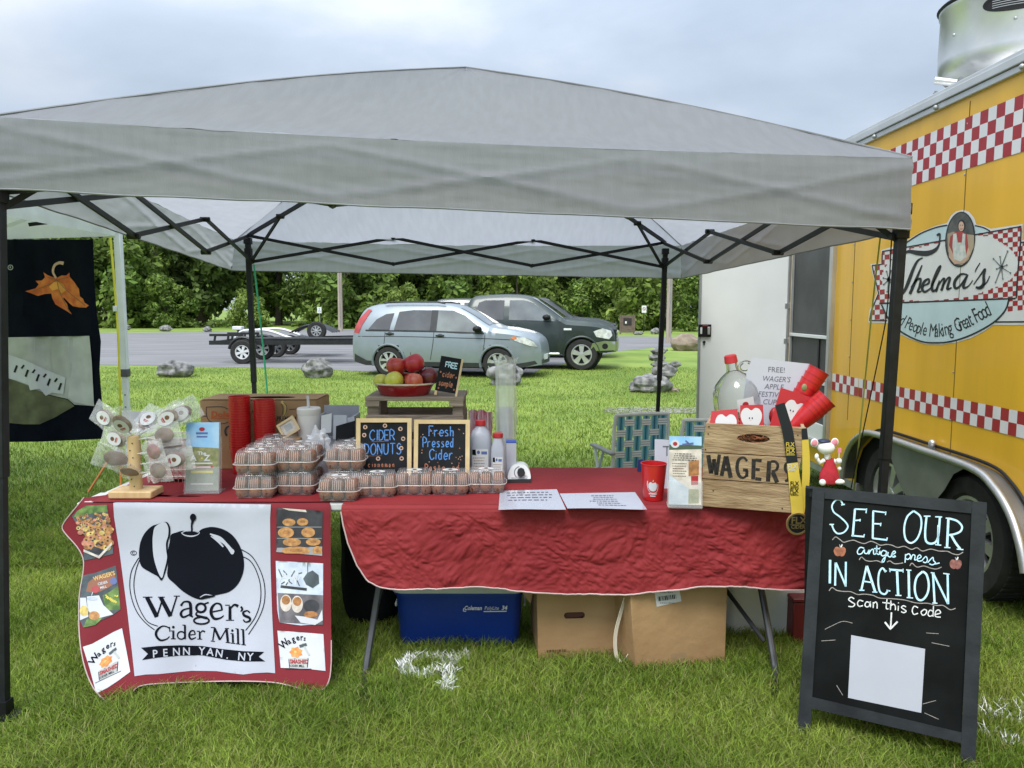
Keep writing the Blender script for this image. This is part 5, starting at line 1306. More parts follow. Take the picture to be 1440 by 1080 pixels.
def ph2(q):
    q.fill([(215, 715), (330, 690), (430, 655), (500, 630), (520, 790), (540, 1000), (470, 1050), (380, 1090), (260, 1150), (225, 1150), (190, 1080), (200, 900)], zl, M_g2, E, 40)
    q.fill([(390, 880), (450, 850), (520, 800), (540, 1000), (420, 1010)], zl, M_g1, E + .001, 30)
    q.fill([(250, 850), (270, 770), (350, 710), (480, 680), (512, 770), (430, 820), (340, 860)], zl, mat('print_sign_brown', (.26, .10, .05)), E + .001, 30)
    q.text("WAGER'S", zl, mat('print_gold', (.62, .42, .14)), 318, 758, 36, .9, E + .003, -.28, bold=.02)
    q.text('CIDER', zl, M_wp, 352, 796, 22, 1, E + .003, -.24, bold=.02); q.text('MILL', zl, M_wp, 372, 826, 20, 1, E + .003, -.24, bold=.02)
    q.fill(ell(330, 830, 34, 30, 16), zl, M_red_v, E + .003); q.fill(ell(482, 760, 30, 30, 14), zl, mat('print_plum', (.10, .13, .30)), E + .003)
    q.fill([(258, 890), (360, 880), (395, 960), (480, 1040), (330, 1080), (260, 1000)], zl, M_wp, E + .002, 30); q.fill([(200, 900), (250, 900), (270, 1060), (200, 1090)], zl, M_wp, E + .0025, 30)
    q.fill(ell(235, 1010, 38, 44, 16), zl, M_don[3], E + .004); q.fill(ell(320, 1050, 46, 38, 16), zl, M_don[0], E + .004); q.fill([(228, 1150), (260, 1075), (390, 1070), (330, 1130)], zl, M_g1, E + .003, 30)
    for k in range(24): q.fill(ell(420 + (k * 37) % 100, 880 + (k * 23) % 60, 7, 7, 7), zl, mat('print_yellow_flower', (.6, .5, .06)), E + .0032 + k * 2e-5)
    q.pen([(300, 880), (310, 850)], 6, zl, M_wp, E + .006); q.fill(ell(305, 905, 45, 14, 16), zl, M_bluep, E + .005)
pr('cider_photo_print', ph2)
def smash(q, f, x0, y0, sk):
    """white square: arched name, orange apple burst, hammer, crate with red SMASH"""
    def T(x, y, o=0.0): return f(x0 + x, y0 + y + x * sk, o)
    for k, (ch, x, y, r_, h) in enumerate((('W', 40, 146, -.75, 66), ('a', 90, 100, -.55, 52), ('g', 122, 80, -.38, 52), ('e', 154, 66, -.2, 52), ('r', 186, 62, -.05, 52), ('s', 212, 64, .1, 42))): q.text(ch, T, M_ink, x, y, h, .85, E + .003, r_, bold=.02)
    r = random.Random(5); om = mat('print_orange_burst', (.62, .20, .05), .75, col2=(.7, .36, .10), vscale=60)
    q.fill([(150 + math.cos(k * .449) * (46 + 14 * (k % 2)), 165 + math.sin(k * .449) * (38 + 12 * (k % 2))) for k in range(14)], T, om, E + .002, 14); q.fill(ell(145, 160, 14, 11, 10), T, M_don[3], E + .004)
    q.pen([(205, 85), (262, 185)], 14, T, M_gp, E + .005, smooth=False); q.pen([(180, 112), (240, 92)], 22, T, M_g2, E + .0055, smooth=False)
    q.fill([(85, 215), (255, 205), (248, 290), (95, 300)], T, M_gp, E + .002, 18); q.pen([(90, 225), (96, 296)], 6, T, M_ink, E + .004); q.pen([(252, 212), (246, 288)], 6, T, M_ink, E + .004)
    q.text('SMASHED', T, M_red_v, 100, 256, 34, .75, E + .007, -.02, bold=.03); q.text('CIDER MILL', T, M_ink, 102, 286, 20, .85, E + .007, -.02, bold=.01)
    q.pen([(60, 305), (280, 300)], 4, T, M_ink, E + .004)
zl3 = zm(80, 840, 6, ban)
def ph3(q):
    q.fill([(222, 415), (300, 390), (400, 335), (480, 290), (552, 258), (590, 450), (622, 625), (520, 700), (430, 760), (335, 808), (280, 600)], zl3, M_wp, E, 40)
    smash(q, zl3, 268, 440, -.45)
pr('smashed_cider_print', ph3)
zr_ = zm(280, 690, 6, ban)
def ph4(q):
    q.fill([(655, 145), (780, 150), (1045, 170), (1040, 545), (850, 530), (652, 515)], zr_, M_dbr, E, 40)
    q.fill([(660, 480), (1040, 470), (1040, 548), (850, 530), (652, 515)], zr_, mat('print_tray_grey', (.3, .3, .31)), E + .001, 30); q.fill([(700, 145), (900, 160), (910, 180), (760, 165)], zr_, M_cream, E + .001)
    for x, y, rx, ry in ((760, 265, 55, 32), (875, 262, 48, 32), (735, 352, 68, 45), (922, 350, 58, 42), (785, 432, 78, 35), (965, 430, 62, 32), (820, 505, 120, 36), (1000, 505, 42, 40)):
        q.fill([(min(px, 1040), min(py, 528)) for px, py in ell(x, y, rx, ry, 20)], zr_, M_don[0], E + .002); q.fill(ell(x, y - ry * .1, rx * .45, ry * .35, 12), zr_, M_don[1], E + .003)
    for y in (305, 400): q.pen([(660, y), (1035, y)], 4, zr_, M_alud, E + .0015)
pr('donut_photo_print', ph4)
def ph5(q):
    q.fill([(648, 590), (1048, 612), (1046, 1120), (860, 1135), (680, 1110), (660, 1000)], zr_, M_bluep, E, 40)
    q.fill([(665, 860), (1046, 880), (1046, 1130), (680, 1110)], zr_, mat('print_wood_grey', (.13, .12, .13), .75, var=.4, vscale=20), E + .001, 30)
    q.fill([(915, 690), (960, 670), (1010, 710), (1015, 780), (960, 820), (905, 790), (880, 740)], zr_, M_g2, E + .002); q.pen([(918, 600), (918, 700)], 6, zr_, M_g2, E + .002)
    q.pen([(690, 805), (910, 830)], 22, zr_, M_dbr, E + .0022, smooth=False)
    for k in range(16): q.pen([(660 + (k * 53) % 190, 640 + (k * 31) % 160), (690 + (k * 53) % 190, 660 + (k * 47) % 150)], 9, zr_, M_g2 if k % 2 else M_wp, E + .0015 + k * 4e-5)
    for x, y in ((735, 925), (830, 935)): q.fill(ell(x, y + 20, 48, 72, 18), zr_, M_cream, E + .003); q.fill(ell(x, y - 5, 36, 38, 16), zr_, M_don[1], E + .004)
    q.fill(ell(950, 970, 68, 55, 18), zr_, M_dbr, E + .003); q.fill(ell(945, 1040, 60, 28, 16), zr_, M_don[1], E + .004); q.fill([(810, 1050), (900, 1060), (1000, 1085), (1040, 1000), (1046, 1090), (980, 1130), (860, 1110)], zr_, M_wp, E + .0025)
pr('barrel_photo_print', ph5)
zr3 = zm(280, 840, 6, ban)
def ph6(q):
    q.fill([(662, 278), (800, 288), (1050, 308), (1068, 618), (900, 600), (690, 592)], zr3, M_wp, E, 40); smash(q, zr3, 670, 290, .03)
pr('smashed_cider_print', ph6)
# ------------------------------------------------------------------ goods on the tables
T0 = TZ + .006
def at(px, py, z=None): return Z(px, py, T0 if z is None else z)
M_pine = mat('pale_pine_wood', (.60, .40, .19), .55, col2=(.68, .49, .26), vscale=4, stretch=(8, 8, 1)); M_pine2 = mat('pine_frame_wood', (.62, .45, .23), .55, col2=(.70, .54, .31), vscale=5, stretch=(3, 3, 3))
M_slate = mat('chalkboard_slate', (.014, .015, .017), .9, col2=(.026, .027, .029), vscale=5, spec=.12)
M_cello = mat('clear_cellophane', (.86, .87, .88), .12, var=.05, alpha=.19, spec=1.0, bump=.3, bscale=16)
M_clam = mat('clear_clamshell_plastic', (.80, .79, .78), .08, var=0, alpha=.13, spec=.9)
M_clamr = mat('clamshell_rib_plastic', (.86, .83, .80), .15, var=0, alpha=.36, spec=.8)
M_donut = mat('cider_donut_cake', (.14, .040, .014), .8, col2=(.23, .078, .028), vscale=30, bump=.5, bscale=90)
M_lab = mat('white_paper_label', (.60, .60, .59), .6, var=.03); M_paper = mat('white_paper', (.50, .51, .57), .6, var=.03, vscale=3)
M_cho = mat('chocolate_cookie', (.13, .06, .028), .7, var=.3, vscale=30); M_pretz = mat('coated_treat_grey', (.17, .095, .05), .6, var=.4, vscale=40)
M_redp = mat('red_cup_plastic', (.50, .014, .016), .30, var=.05, coat=.2); M_redpd = mat('dark_red_cup_plastic', (.33, .009, .012), .35, var=.06)
M_ink2 = mat('grey_print_ink', (.12, .12, .15), .7, var=0); M_inkb = mat('blue_print_ink', (.10, .14, .35), .7, var=0)
M_card = mat('corrugated_cardboard', (.34, .20, .09), .85, col2=(.44, .28, .135), vscale=3, detail=9, bump=.3, bscale=25); M_cardd = mat('cardboard_inner_shade', (.02, .014, .01), .9, var=0)  # second one: near-black cardboard copy, shade inside the cartons put into colour
def local_map(o, ux, uy, n):
    o, ux, uy, n = Vector(o), Vector(ux), Vector(uy), Vector(n)
    return lambda x, y, off=0.0: o + ux * x + uy * y + n * off
def lines(q, mp, x0, x1, y0, y1, n, m, off, w_=.004, seed=1, ragged=.5):
    """rows of unreadably small print as short word dashes"""
    r = random.Random(seed)
    for i in range(n):
        y = y0 + (y1 - y0) * (i + .5) / n; x = x0 + r.uniform(0, .1) * (x1 - x0); e_ = x1 - r.uniform(0, ragged) * (x1 - x0) * .5
        while x < e_:
            l_ = r.uniform(.04, .13) * (x1 - x0); q.pen([(x, y), (min(x + l_, e_), y)], w_, mp, m, off, smooth=False); x += l_ + .03 * (x1 - x0)
# --- wrapped treats on a wooden stand
c = at(192, 697); k = c.y / FPX
st = thing('treat_stand', 'pale wooden post stand with a square base holding the wrapped treats', 'display stand', c)
g = MB(); g.box(c + Vector((0, 0, .017)), (.195, .13, .034), M_pine); g.build('base', st, bevel=.006)
g = MB(); g.tube([c + Vector((0, 0, .03)), c + Vector((0, 0, .28))], .028, M_pine, 20)
g.build('post', st, bevel=.004)
g = MB()
for i in range(7): g.tube([c + Vector((.006 * (-1) ** i, -.0275, .05 + i * .033)), c + Vector((.006 * (-1) ** i, -.0292, .05 + i * .033))], .003, M_dark, 8)
tag(g.build('peg_hole', st), kind='stuff')
tr = [(172, 596, 30, 0, 'upper left wrapped treat with an oval label on the treat stand'), (165, 617, 38, 0, 'left wrapped treat with an oval label, below the upper left one'), (236, 588, -38, 0, 'upper right wrapped treat with a large oval label'), (208, 592, 8, 1, 'dark wrapped treat standing behind the top of the post'), (231, 612, -55, 1, 'speckled dark wrapped treat right of the post'),
      (216, 635, -62, 2, 'reddish wrapped treat slanting right of the post'), (246, 646, -72, 1, 'lowest right wrapped treat lying near the red basket'), (163, 645, 52, 1, 'thin wrapped treat slanting out at lower left of the post'), (150, 588, 45, 1, 'outermost wrapped treat at upper left of the stand'), (240, 630, -66, 1, 'wrapped treat at the right between the label and the basket'), (182, 664, 30, 1, 'lowest left wrapped treat close to the post'), (222, 662, -50, 1, 'small wrapped treat low on the right of the post'), (254, 582, -30, 1, 'crinkled wrapped treat at the far upper right')]
for i, (px, py, an, kd, lb) in enumerate(tr):
    Y = c.y + (-.05, .03, .0, .08, -.04, -.09, -.02, -.03, .06, .03, -.05, -.07, .05)[i]
    p = W(px, py, Y); o = thing('wrapped_treat', lb, 'wrapped treat', p, 'wrapped treats on sticks')
    # axis from the post outward
    root = Vector((c.x, c.y, max(c.z + .06, min(c.z + .27, p.z - .03)))); ax = (p - root).normalized(); sd_ = ax.cross(Vector((0, 1, 0))).normalized(); fn = sd_.cross(ax)
    if fn.y > 0: fn = -fn
    q = MB(); q.tube([root, p], .0028, M_lab, 6); q.build('stick', o)
    f = local_map(p, sd_, ax, fn)
    m3 = (M_pretz, M_cho, mat('red_candy_treat', (.20, .04, .035), .5, var=.3, vscale=30))[kd]
    q = MB(); n_ = 16; 
    q.ball(p, 1, m3, 14, 9, sq=(1, 1, 1), mx=Matrix((sd_ * .036, fn * .011, ax * .052)).transposed()); q.build('cookie', o)
    q = MB(); hw_, hl = .054, .092; r = random.Random(i)
    def bagf(u, v, s_):
        e_ = math.sin(math.pi * u) ** .6 * math.sin(math.pi * min(1, v * 1.06)) ** .5
        flr = .55 + .45 * min(1, abs(v - .22) * 4) if v < .22 else 1.0
        return f((u - .5) * 2 * hw_ * flr * (1 + .12 * noise.noise((u * 3, v * 3, i))), (v - .5) * 2 * hl, s_ * (.017 * e_ + .005 * noise.noise((u * 5, v * 6, i * 3 + s_))) + .004 * math.sin(v * 16 + i))
    for s_ in (-1, 1): q.grid(lambda u, v, s_=s_: bagf(u, v, s_), 14, 16, M_cello)
    q.tube([root.lerp(p, .35), root.lerp(p, .42)], .007, M_cello, 8)
    q.build('wrapper', o, ang=60)
    if kd == 0 or i in (3, 6, 8, 12):
        q = MB(); q.fill(ell(0, 0, .029, .041, 26), f, M_lab, .021); q.fill(ell(.002, .008, .010, .011, 14), f, M_cho, .0216); q.pen([(-.012, -.012), (.012, -.012)], .006, f, M_red_v, .0216, smooth=False); q.pen([(-.010, -.019), (.010, -.019)], .003, f, M_red_v, .0216, smooth=False); q.build('label', o)
# --- small easel with a white card behind the stand
eb = at(150, 690); ez = thing('card_easel', 'thin orange-brown wire easel behind the treat stand', 'easel', (W(150, 600, 3.75).x, 3.75, .3))
M_ora = mat('orange_brown_wire', (.42, .14, .03), .5)
g = MB(); g.tube([W(152, 648, 3.72), W(124, 692, 3.66)], .005, M_ora, 6); g.build('leg', ez)
g = MB(); g.tube([W(170, 642, 3.74), W(170, 690, 3.7)], .005, M_ora, 6); g.build('leg', ez)
g = MB(); g.tube([W(152, 648, 3.72), W(162, 640, 3.7), W(172, 641, 3.74)], .006, M_plas, 6); g.tube([W(162, 640, 3.7), W(166, 632, 3.7), W(171, 641, 3.7)], .008, M_plas, 6); g.build('clip', ez)
f = local_map(W(194, 580, 3.72), (1, 0, .02), (0, .12, -1), (0, -1, -.1))
g = MB(); g.slab([(-.078, -.01), (.066, -.004), (.062, .10), (-.080, .10)], f, M_paper, -.002, 0); q = tag(g.build('paper_card'), 'blank white card standing behind the wrapped treats', 'card')
g = MB(); cc = Vector((LX0 - .03, LY0 + .12, TZ - .03)); g.box(cc + Vector((.06, .02, .0)), (.14, .20, .035), M_tw); g.box(cc + Vector((.005, -.07, -.002)), (.03, .02, .038), mat('grey_corner_clip', (.2, .2, .2))); tag(g.build('table_corner', bevel=.006), 'corner of the white folding table poking out left of the red cloth', 'tray')  # added block for the bare corner of the left table
# --- pink gingham wire basket
bk = at(236, 683); bk.y += .16; bw = thing('wire_basket', 'wire basket lined with pink and white gingham cloth behind the brochure stand', 'basket', bk)
M_gw = mat('pink_gingham', (.55, .16, .17), .8, col2=(.7, .55, .53), vscale=60, detail=1); M_wire = mat('pale_wire', (.55, .5, .45), .4, .6)
g = MB(); g.grid(lambda u, v: bk + Vector(((u - .5) * .24, -.08 - .015 * v, .02 + v * .20)), 14, 8, M_gw); g.grid(lambda u, v: bk + Vector((.12 + .01 * v, -.08 + u * .16, .02 + v * .20)), 8, 8, M_gw); g.grid(lambda u, v: bk + Vector((-.12 - .01 * v, -.08 + u * .16, .02 + v * .20)), 8, 8, M_gw); g.box(bk + Vector((0, 0, .02)), (.24, .16, .01), M_gw); g.build('cloth_lining', bw)
g = MB()
for kx in range(13):
    x = -.125 + kx * .0208; g.tube([bk + Vector((x, -.088, .0)), bk + Vector((x, -.102, .22))], .0015, M_wire, 4)
for kz in range(6): g.tube([bk + Vector((-.13, -.09 - .002 * kz, .03 + .035 * kz)), bk + Vector((.13, -.09 - .002 * kz, .03 + .035 * kz))], .0015, M_wire, 4)
tag(g.build('wire_grid', bw), kind='stuff')
g = MB(); g.tube([bk + Vector((x * .135, y * .1, .222)) for x, y in ((-1, -1), (1, -1), (1, .9), (-1, .9))], .003, M_wire, 6, closed=True); g.build('rim', bw)
# --- acrylic brochure stands
def brochure(px, py, wpx, hpx, yaw, name_l, lab_l, draw, lean=.14):
    b0 = at(px, py); k_ = (b0 - CAMP).length / FPX * 1.0
    w_, h_ = wpx * k_, hpx * k_
    ux = Vector((math.cos(yaw), math.sin(yaw), 0)); n = Vector((math.sin(yaw), -math.cos(yaw), 0)); up = (Vector((0, 0, 1)) - n * lean).normalized(); fn = (n + Vector((0, 0, lean))).normalized()
    o = thing('brochure_holder', name_l, 'brochure holder', b0)
    f = local_map(b0 + up * .012, ux, up, fn)
    q = MB(); q.slab([(-w_ * .54, -.01), (w_ * .54, -.01), (w_ * .54, h_ * .36), (-w_ * .54, h_ * .36)], f, M_clam, .014, .0165); q.slab([(-w_ * .54, -.01), (w_ * .54, -.01), (w_ * .54, h_ * .8), (-w_ * .54, h_ * .8)], f, M_clam, -.016, -.013); q.build('pocket', o)
    q = MB(); q.box(b0 + n * -.03 + Vector((0, 0, .003)), (w_ * 1.05, .09, .005), M_clam, yaw); q.build('foot', o)
    br = thing('brochure', lab_l, 'brochure', b0 + up * .012)
    q = MB(); f2 = local_map(b0 + up * .014, ux, up, fn); q.slab([(-w_ / 2, 0), (w_ / 2, 0), (w_ / 2, h_), (-w_ / 2, h_)], f2, M_lab, -.010, .010); q.build('pages', br)
    q = MB(); draw(q, f2, w_, h_, .0108); q.build('cover_print', br, smooth=False)
M_skyb = mat('print_sky_blue', (.22, .47, .75), .5, col2=(.45, .63, .80), vscale=9); M_vine = mat('print_vineyard_green', (.17, .19, .07), .5, col2=(.32, .30, .16), vscale=40); M_teal = mat('print_grey_green', (.22, .27, .22), .5, var=.2, vscale=20)
def d_az(q, f, w_, h_, o):
    X = lambda x, y, of=0.0: f(x * w_, (1 - y) * h_, of)
    q.fill([(-.5, 0), (.5, 0), (.5, .38), (-.5, .35)], X, M_skyb, o, .15); q.fill([(-.5, .35), (.5, .38), (.5, .66), (-.5, .66)], X, M_vine, o, .1); q.fill([(-.5, .66), (.5, .66), (.5, 1), (-.5, 1)], X, M_teal, o, .2)
    q.fill(ell(-.02, .10, .09, .03, 12), X, M_red_v, o + .0006); q.pen([(-.20, .16), (.16, .16)], .03, X, M_inkb, o + .0006, smooth=False); q.pen([(-.18, .21), (.15, .21)], .025, X, M_inkb, o + .0006, smooth=False)
    for s_, x, y, h, ws in (('The', -.14, .475, .05, 2.4), ('A', -.36, .56, .085, 2.3), ('Z', .06, .56, .085, 2.3)): q.text(s_, X, M_wp, x, y, h, ws, o + .001, bold=.03)
    q.fill(ell(-.01, .525, .03, .012, 10), X, mat('print_yellow', (.6, .5, .1)), o + .001)
    for y, m, w2 in ((.60, M_wp, .32), (.655, M_red_v, .34), (.655, M_wp, .26), (.725, mat('print_yellow', (.6, .5, .1)), .34), (.90, M_wp, .34)): q.pen([(-w2, y), (w2, y)], .02 if m is M_wp else .035, X, m, o + (.001 if m is not M_wp else .0014), smooth=False)
brochure(285, 694, 42, 88, .02, 'clear acrylic brochure holder between the treat stand and the donut boxes', 'blue and green A to Z brochure in the clear holder by the treat stand', d_az)
def d_wag(q, f, w_, h_, o):
    X = lambda x, y, of=0.0: f(x * w_, (1 - y) * h_, of)
    q.fill([(-.5, 0), (.5, 0), (.5, .16), (-.5, .20)], X, M_skyb, o, .12); q.fill([(-.5, .12), (-.3, .13), (0, .12), (.5, .13), (.5, .18), (-.5, .2)], X, mat('print_dark_green', (.06, .10, .06)), o + .0004, .1); q.fill([(-.5, .19), (.5, .17), (.5, 1), (-.5, 1)], X, M_cream, o, .2)
    q.fill(ell(-.32, .11, .14, .06, 16), X, M_wp, o + .0008); q.fill(ell(-.32, .11, .07, .03, 12), X, M_red_v, o + .0012); q.pen([(-.1, .12), (.25, .10)], .03, X, M_plum, o + .001, smooth=False); q.pen([(.0, .06), (.1, .10)], .03, X, M_plum, o + .001, smooth=False)
    lines(q, lambda x, y, of=0.0: X(x, y, of), -.4, .4, .24, .36, 4, M_dbr, o + .001, .012, 2)
    q.fill([(.1, .36), (.42, .34), (.42, .56), (.1, .58)], X, M_don[1], o + .001, .08); q.fill([(.18, .58), (.40, .57), (.40, .70), (.18, .71)], X, M_red_v, o + .001, .1); q.fill([(.1, .77), (.42, .77), (.42, .97), (.1, .98)], X, M_vine, o + .001, .1)
    q.fill([(-.5, .57), (.1, .76), (.1, 1), (-.5, 1)], X, M_bluep, o + .0008, .1)
    lines(q, lambda x, y, of=0.0: X(x, y, of), -.42, .05, .38, .60, 6, M_cho, o + .0013, .010, 4); lines(q, lambda x, y, of=0.0: X(x, y, of), -.44, .04, .74, .95, 6, M_wp, o + .0013, .008, 5)
M_plum = mat('print_plum', (.10, .13, .30))
brochure(963, 714, 43, 92, -.10, 'clear holder standing against the left front of the wooden crate', 'cream cider mill brochure in the holder left of the wooden crate', d_wag)
brochure(484, 656, 34, 54, .0, 'small clear holder behind the donut boxes left of the chalkboards', 'small blue-topped brochure left of the donut chalkboard', d_wag)
# --- donut clamshells
CW, CD, CH = .192, .128, .108
def make_clam():
    t = thing('donut_clamshell', 'clear plastic clamshell of six cider donuts', 'clamshell box', (0, 0, 0), 'clear clamshell boxes of donuts')
    def cup(z0, z1, sx, sy, m, up):
        q = MB()
        def g_(u, v):
            # ribbed rounded-rectangle wall, u around, v up
            a = u * 2 * math.pi; ex = 5
            cx_, sy_ = math.cos(a), math.sin(a)
            rr = (abs(cx_) ** ex + abs(sy_) ** ex) ** (-1 / ex)
            tz = v
            tap = 1 - .11 * (tz if up else 1 - tz) - (.10 * max(0, (tz - .75) / .25) ** 2 if up else .10 * max(0, (.2 - tz) / .2) ** 2)
            rib = 1 + .010 * math.sin(a * 40) * math.sin(math.pi * min(1, tz + .1)) - .030 * (math.cos(a * 2) < -.2) * abs(math.sin(1.5 * math.pi * (cx_ * rr + 1))) ** 6
            return Vector((cx_ * rr * sx / 2 * tap * rib, sy_ * rr * sy / 2 * tap * rib, z0 + (z1 - z0) * tz))
        q.grid(g_, 96, 8, m); return q
    q = cup(.002, .044, CW * .96, CD * .96, M_clam, False); q.box((0, 0, .003), (CW * .8, CD * .76, .002), M_clam); q.build('tray', t, local=True, ang=60)
    q = cup(.049, CH, CW * .96, CD * .96, M_clam, True)
    for sx_ in (-1, 0, 1):      # pleated ribs on the front and back of each cavity
        for kk in range(5):
            x = sx_ * .058 + (kk - 2) * .0092
            for s_ in (-1, 1): q.pen([(x * 1.02, .052), (x, .080), (x * .97, .098)], .0025, lambda a, z, o, s_=s_: Vector((a, s_ * (CD * .482 - max(0, z - .05) * .19 - (max(0, z - .085) * .35) + o), z)), M_clamr, .0012)
    q.fill([(-.077, -.046), (.077, -.046), (.077, .046), (-.077, .046)], lambda x, y, o: Vector((x, y, CH - .001)), M_clam); q.build('lid', t, local=True, ang=60)
    q = MB(); rim = [(-CW / 2, -CD / 2), (CW / 2, -CD / 2), (CW / 2, CD / 2), (-CW / 2, CD / 2)]
    rr = []
    for (x, y) in [(math.cos(R(a)), math.sin(R(a))) for a in range(0, 360, 10)]:
        k_ = (abs(x) ** 6 + abs(y) ** 6) ** (-1 / 6); rr.append((x * k_ * CW / 2, y * k_ * CD / 2))
    q.tube([(x, y, .0465) for x, y in rr], .0024, M_clamr, 6, closed=True); q.build('rim', t, local=True)
    q = MB(); q.fill(ell(0, -.004, .036, .027, 26), lambda x, y, o: Vector((x, y, CH + o)), M_lab, .0012); q.fill(ell(0, .002, .010, .010, 12), lambda x, y, o: Vector((x, y, CH + o)), M_ink, .0018); q.pen([(-.018, -.016), (.018, -.016)], .004, lambda x, y, o: Vector((x, y, CH + o)), M_red_v, .0018, smooth=False); q.build('lid_label', t, local=True)
    return t
clam = make_clam()
dn = MB(); dn.grid(lambda u, v: Vector(((.0175 + .0125 * math.cos(v * 2 * math.pi)) * math.cos(u * 2 * math.pi), (.0175 + .0125 * math.cos(v * 2 * math.pi)) * math.sin(u * 2 * math.pi), .022 * math.sin(v * 2 * math.pi))), 22, 10, M_donut)
donut = dn.build('donut', local=True); tag(donut, 'brown cider donut inside one of the clear plastic clamshell boxes', 'donut', 'cider donuts in clear boxes')
first_clam = [True, True]
def place_clam(x, y, z, yaw, lb):
    if first_clam[0]: o = clam; first_clam[0] = False; o.location = (x, y, z); o.rotation_euler = (0, 0, yaw); o['label'] = lb
    else: o = dup(clam, (x, y, z), (0, 0, yaw), None, lb)
    for i in range(3):
        for j in range(2):
            lx, ly = (i - 1) * .058, (j - .5) * .056
            X, Y = x + lx * math.cos(yaw) - ly * math.sin(yaw), y + lx * math.sin(yaw) + ly * math.cos(yaw)
            for zz in (.026, .066):
                d = donut if first_clam[1] else dup(donut); first_clam[1] = False
                d.location = (X, Y, z + zz); d.rotation_euler = (0, 0, rnd.uniform(0, 6)); d.scale = (.92, .92, .95) if zz < .03 else (.9, .9, .95)
rows = ['front', 'second', 'third', 'rearmost']
pA = at(355, 702); pB = at(413, 698); pC = at(474, 706)
for r_ in range(4):
    for l_ in range(2):
        place_clam(pA.x - .004 * r_ + .004 * l_, pA.y + CD / 2 + r_ * .134, T0 + l_ * .110, .05 + .01 * r_ - .03 * l_, '%s donut clamshell in the %s row of the leftmost stack by the brochure' % (('lower', 'upper')[l_], rows[r_]))
for r_ in range(2):
    for l_ in range(2):
        place_clam(pB.x - .005 * r_, pB.y + CD / 2 + .01 + r_ * .136, T0 + l_ * .110, -.04 + .03 * l_, '%s donut clamshell in the %s row of the middle stack' % (('lower', 'upper')[l_], rows[r_]))
place_clam(pC.x, pC.y + CD / 2, T0, -.03, 'single donut clamshell at the table edge in front of the right-hand stack')
for r_ in range(2):
    for l_ in range(2):
        place_clam(pC.x + .0, pC.y + CD / 2 + .138 + r_ * .136, T0 + l_ * .110, .02 - .05 * l_, '%s donut clamshell in the %s row of the stack left of the chalkboards' % (('lower', 'upper')[l_], ('nearer', 'farther')[r_]))
for i, (px, py, yw, lb) in enumerate(((528, 700, .05, 'leftmost of the four donut clamshells lined up before the chalkboards'), (581, 697, -.02, 'second from left of the four donut clamshells before the chalkboards'), (632, 697, .0, 'third of the four donut clamshells, in front of the fresh pressed cider board'), (683, 695, -.03, 'rightmost of the four donut clamshells, in front of the white jugs'))):
    p = at(px, py); place_clam(p.x, p.y + CD / 2, T0, yw, lb)
# --- banana box
by = 4.06; x0, x1 = W(283, 600, by).x, W(446, 600, by).x; zt = W(300, 563, by).z; bh = zt - T0
bb = thing('fruit_box', 'printed brown cardboard fruit box standing behind the red cup stacks', 'cardboard box', ((x0 + x1) / 2, by + .14, T0))
g = MB(); xm = (x0 + x1) / 2; dp = .28; th = .006
g.box((xm, by, T0 + bh / 2), (x1 - x0, th, bh), M_card); g.box((xm, by + dp, T0 + bh / 2), (x1 - x0, th, bh), M_card); g.box((x0 + th / 2, by + dp / 2, T0 + bh / 2), (th, dp - th, bh), M_card); g.box((x1 - th / 2, by + dp / 2, T0 + bh / 2), (th, dp - th, bh), M_card); g.box((xm, by + dp / 2, T0 + .005), (x1 - x0 - .02, dp - .02, .008), M_card); g.build('carton', bb)
g = MB(); f = lambda x, y, o=0.0: Vector((x, y, zt + .002 + o))
g.fill([(x0, by - .003), (x1, by - .003), (x1, by + dp), (x0, by + dp)], f, M_card, .003, None, [ell(xm + .04, by + .10, .13, .05, 20)]); g.fill([(x0 + .02, by + .02), (x1 - .02, by + .02), (x1 - .02, by + dp - .02), (x0 + .02, by + dp - .02)], f, M_cardd, -.05); g.build('top_flap', bb, smooth=False)  # near-black sheet below the flap paints the shade inside the box
g = MB(); fb = plane_map((0, by - .004, 1), (0, -1, 0)); zf = zm(280, 540, 6, fb); IK = M_dbr
g.pen([(25, 270), (60, 272)], 5, zf, IK, .001); g.pen([(60, 195), (62, 260), (85, 310), (140, 332), (200, 335), (250, 320)], 6, zf, IK, .001); g.pen([(60, 195), (180, 192), (230, 205), (258, 235), (262, 300)], 6, zf, IK, .001)
g.text('Dole', zf, mat('print_orange_red', (.50, .12, .03), .8), 98, 280, 52, 1.1, .0012, bold=.035); g.pen([(98, 290), (262, 292)], 6, zf, mat('print_orange_red', (.50, .12, .03), .8), .0012)
g.pen(ell(690, 220, 40, 70, 20, -90, 90), 24, zf, M_don[3], .001); g.pen([(712, 152), (738, 190), (734, 240), (712, 285)], 5, zf, IK, .0016); g.pen([(690, 165), (708, 205), (700, 260)], 4, zf, IK, .0016); g.pen([(445, 240), (470, 215)], 4, zf, IK, .0012)
g.pen([(760, 215), (850, 208)], 5, zf, IK, .0012); g.text('PREMIUM', zf, IK, 655, 308, 36, .8, .0012, bold=.02); g.pen(ell(250, 400, 30, 40, 18, 120, 280), 16, zf, IK, .0012); g.build('box_print', bb, smooth=False)
